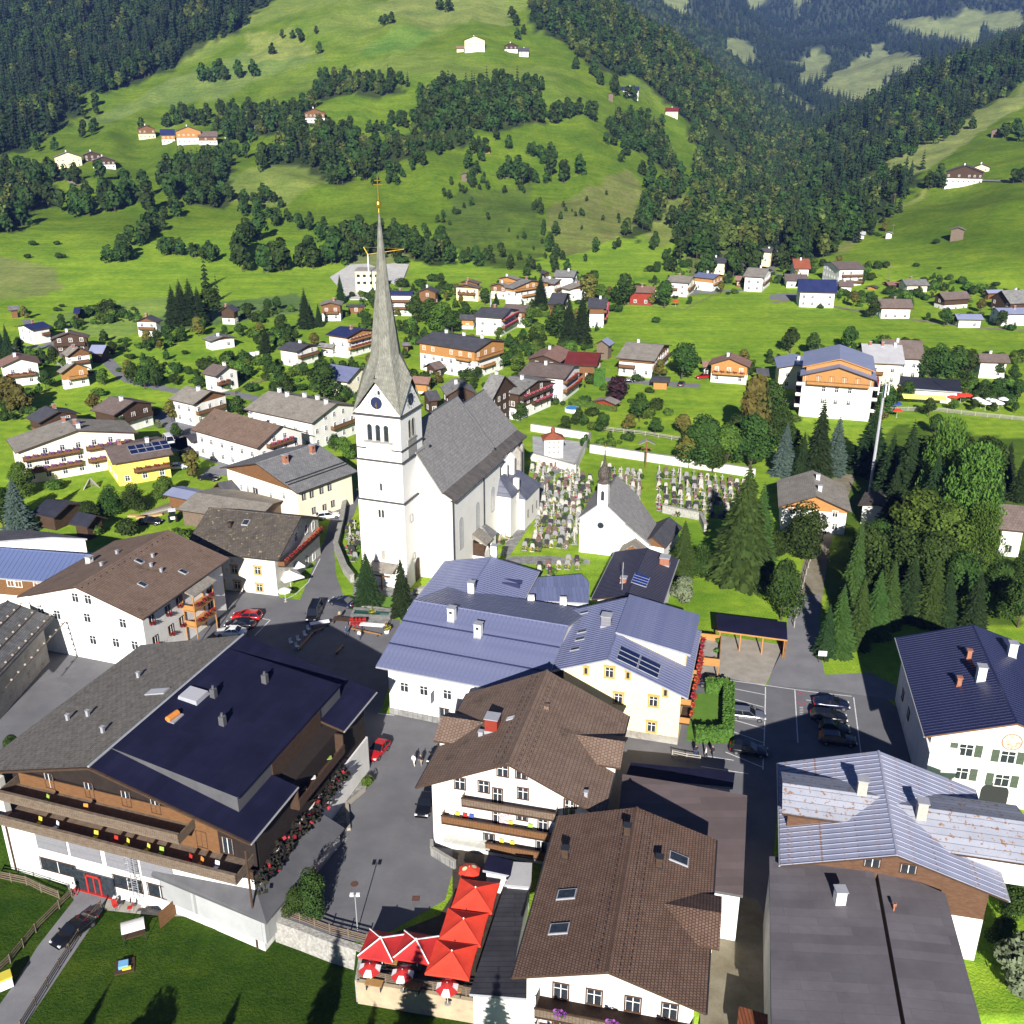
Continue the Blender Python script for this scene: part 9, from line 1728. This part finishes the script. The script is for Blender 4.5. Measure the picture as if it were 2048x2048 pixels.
for k,(x,y,l_,rz) in enumerate(((960,430,5,.4),(1010,400,6,.7),(890,430,4,-.1),(920,360,3,.3))):mb=MB();mb.box(-l_/2,l_/2,-.4,.4,0,.35);o=mb.obj('timber_pile',wb_ if k%2 else mat('fresh_lumber',(.5,.32,.13),(.58,.4,.18),.3,.8),None,False,P(*z1(x,y)),rz);tag(o,['short pile of sawn timber in the cluttered yard','long bleached timber pile beside the tractor','fresh timber pile left of the tractor','wrapped pale timber pile by the dark shrubs'][k],'timber')
o=empty('tractor',P(*z1(1115,455)),1.9,'white and grey tractor parked by the grey-roofed shed','tractor');mb=MB();mb.box(-1.2,.9,-.45,.45,.7,1.3);mb.obj('body',cloth_w,o);mb=MB();mb.box(-1.2,.1,-.6,.6,1.3,2.4);mb.obj('cab',carglass,o);mb=MB();mb.box(-1.3,.2,-.7,.7,2.4,2.5);mb.obj('cab_roof',cloth_w,o)
for x,r_ in ((-.8,.7),(.8,.45)):
    for s in (-1,1):mb=MB();mb.tube((x,s*.5,r_),(x,s*.85,r_),r_,n=14);mb.obj('wheel',tyre,o)
sc_m=mat('excavated_gravel',(.55,.54,.5),(.7,.69,.66),2,1,.6,bscale=.6)
for a in ([(660,555),(700,530),(735,528),(752,535),(755,560),(740,600),(700,600)],[(765,530),(800,526),(818,530),(806,560),(790,570),(772,560)]):
    w_=[T(*q) for q in a];mb=MB();c_=sum(w_,Vector())/len(w_);c_.z=float(zt(c_.x,c_.y))+.3
    for i in range(len(w_)):p,q=w_[i],w_[(i+1)%len(w_)];mb.poly([p+Vector((0,0,.25)),q+Vector((0,0,.25)),c_]);mb.poly([p+Vector((0,0,-2)),q+Vector((0,0,-2)),q+Vector((0,0,.25)),p+Vector((0,0,.25))])
    mb.obj('excavated_bank',sc_m)['kind']='structure'
deck=empty('wooden_terrace',P(*z3(1150,1460)),-.22,'raised orange wooden terrace with planters beside the yellow house','terrace');mb=MB();mb.box(-2,2,-.5,6.5,2.2,2.4);mb.obj('floor',concrete,deck)
for x0,x1,y0,y1 in ((-2,2,-.55,-.45),(1.95,2.05,-.5,6.5),(-2,2,6.45,6.55)):mb=MB();mb.box(x0,x1,y0,y1,2.2,3.4);mb.obj('railing',wood_o,deck)
for x in (-1.9,1.9): 
    for y in (-.4,6.4):mb=MB();mb.tube((x,y,0),(x,y,2.3),.1);mb.obj('post',wood_o,deck)
for x,y in ((1.6,0),(1.6,3),(1.6,6),(-1,6)):o2=link('planting',bush_mesh(int(x*3+y),120,.12).mesh('planting',leaf_y),deck,(x,y,2.4),0,.9)
# ================================================================ far tree masses as instances of trees that stand in the scene
def far_proto(kind,v):
    pr=proto((kind,v))
    return pr[3]
seedp={}
for kind,px,py,h in (('spruce_far',412,575,15),('spruce_far',435,600,11),('spruce_far',1300,330,15),('leafy_far',545,110,11),('leafy_far',640,108,11),('leafy_far',565,78,9),('leafy_far_light',1255,470,9)):
    v=sum(1 for k_ in seedp if k_[0]==kind);seedp[(kind,v)]=1
    lb={('spruce_far',0):'dark spruce standing at the meadow edge above the village',('spruce_far',1):'slim dark spruce next to the hut under the hill',('spruce_far',2):'lone dark spruce at the edge of the shoulder forest',
          ('leafy_far',0):'round dark tree alone on the top meadow, left of its pair',('leafy_far',1):'round dark tree alone on the top meadow, right of its pair',('leafy_far',2):'dark tree clump on the uppermost slope',('leafy_far_light',0):'olive green tree at the foot of the shoulder forest'}[(kind,v)]
    tree(kind,T(px,py),h,lb,'trees on the hillside',v,parts=False)
for fi,(name,label,pts,spc,hts,mix,k,light) in enumerate(FORESTS):
    poly=TP(pts,k);xs=[p.x for p in poly];ys=[p.y for p in poly];x0,x1,y0,y1=min(xs),max(xs),min(ys),max(ys)
    y1=min(y1,4600);rg=np.random.default_rng(fi+5);nx=int((x1-x0)/spc)+1;ny=int((y1-y0)/spc)+1
    X,Y=np.meshgrid(np.arange(nx),np.arange(ny));X=x0+(X+rg.uniform(0,1,X.shape))*spc;Y=y0+(Y+rg.uniform(0,1,Y.shape))*spc
    X,Y=X.ravel(),Y.ravel();w=14 if spc<12 else 40;far_w=name=='far_forest'
    X0_,Y0_=X,Y;m=inpoly(X+(fbm(X/16,Y/16,61)-.5)*w*1.6,Y+(fbm(X/16,Y/16,62)-.5)*w*1.6,poly);m &= fbm(X/35,Y/35,77,3)>(.12 if far_w else .33 if spc>8.5 else .2)
    
    if name=='far_forest':
        for hp in PALES:m &= ~inpoly(X0_+(fbm(X0_/60,Y0_/60,5)-.5)*40,Y0_+(fbm(X0_/60,Y0_/60,6)-.5)*40,hp)
    X,Y=X[m],Y[m];Z=zt(X,Y)
    if not len(X):continue
    u=rg.uniform(0,1,len(X))+(fbm(X/60,Y/60,88)-.5)*.8;isl=u<mix[1];H=rg.uniform(hts[0],hts[1],len(X))*(.8+.4*fbm(X/40,Y/40,91))
    gr=rg.uniform(0,1,len(X))+(fbm(X/45,Y/45,99)-.5)*.9;lit=isl & (gr<light)
    for sel,kd,hk in ((~isl,'spruce_far',1.0),(isl & ~lit,'leafy_far',.8),(lit,'leafy_far_light',.75)):
        if sel.sum():gn_forest(name,label,np.stack([X[sel],Y[sel],Z[sel]-.3],1),H[sel]*hk,[far_proto(kd,v) for v in (range(3) if kd[-1] != 't' else (0,))],fi)
up_=TP([(0,600),(200,590),(330,620),(520,590),(650,560),(1130,520),(1150,600),(1100,680),(1290,790),(1270,840),(1110,850),(1000,800),(640,800),(640,830),(450,790),(350,760),(240,720),(100,780),(0,800)]);rg=np.random.default_rng(77);X=rg.uniform(-330,300,22000);Y=rg.uniform(190,520,22000)
up2=TP([(1150,575),(1240,540),(1320,560),(1440,540),(1540,560),(1760,590),(1932,600),(1932,560),(1700,510),(1450,490),(1280,500),(1150,520)]);up3=TP([(1450,700),(1500,690),(1760,760),(1932,770),(1932,680),(1800,660),(1600,640),(1450,660)])
m=(inpoly(X,Y,up_)|inpoly(X,Y,up2)|inpoly(X,Y,up3)) & (fbm(X/14,Y/14,33,3)>.48);HX=np.array([(l_.x,l_.y) for l_,_ in HOUSES]);LX=np.array([(v_.co.x,v_.co.y) for o_ in SC.objects if o_.name.startswith('lane') for v_ in o_.data.vertices])
X,Y=X[m],Y[m];d1=np.min(np.hypot(X[:,None]-HX[None,:,0],Y[:,None]-HX[None,:,1]),1);d2=np.min(np.hypot(X[:,None]-LX[None,:,0],Y[:,None]-LX[None,:,1]),1);m=(d1>9) & (d1<42) & (d2>4);X,Y=X[m][:2600],Y[m][:2600]
gn_forest('undergrowth','low garden undergrowth and shrubs between the village houses',np.stack([X,Y,zt(X,Y)-.1],1),rg.uniform(.6,1,len(X))*rg.choice([1.2,1.8,3,4.5],len(X)),[o_ for o_ in SC.objects if o_.type=='MESH' and o_.data.name.startswith('bush')][:1]+[o_ for o_ in SC.objects if o_.type=='MESH' and o_.data.name.startswith('bush_bright')][:1]+[far_proto('leafy_far',0)],55)
for i_m,(lb,it) in enumerate(MASS.items()):
    it=[q for q in it if len(q)==4]
    if it:gn_forest('woodland',lb.replace('leafy tree','leafy trees'),[q[:3] for q in it],[q[3] for q in it],[far_proto('leafy_far',v) for v in range(3)],90+i_m)
# ================================================================ air
mb=MB();mb.box(-5200,5200,-300,6100,-14,900);hz=mb.obj('haze',[])
hm=bpy.data.materials.new('haze');hm.use_nodes=True;hn=hm.node_tree.nodes;hn.clear();ho=hn.new('ShaderNodeOutputMaterial');hv=hn.new('ShaderNodeVolumePrincipled')
hv.inputs['Color'].default_value=(.22,.36,1,1);hv.inputs['Density'].default_value=.000065;hv.inputs['Anisotropy'].default_value=.0;hm.node_tree.links.new(hv.outputs[0],ho.inputs['Volume']);hz.data.materials.append(hm);tag(hz,kind='stuff')
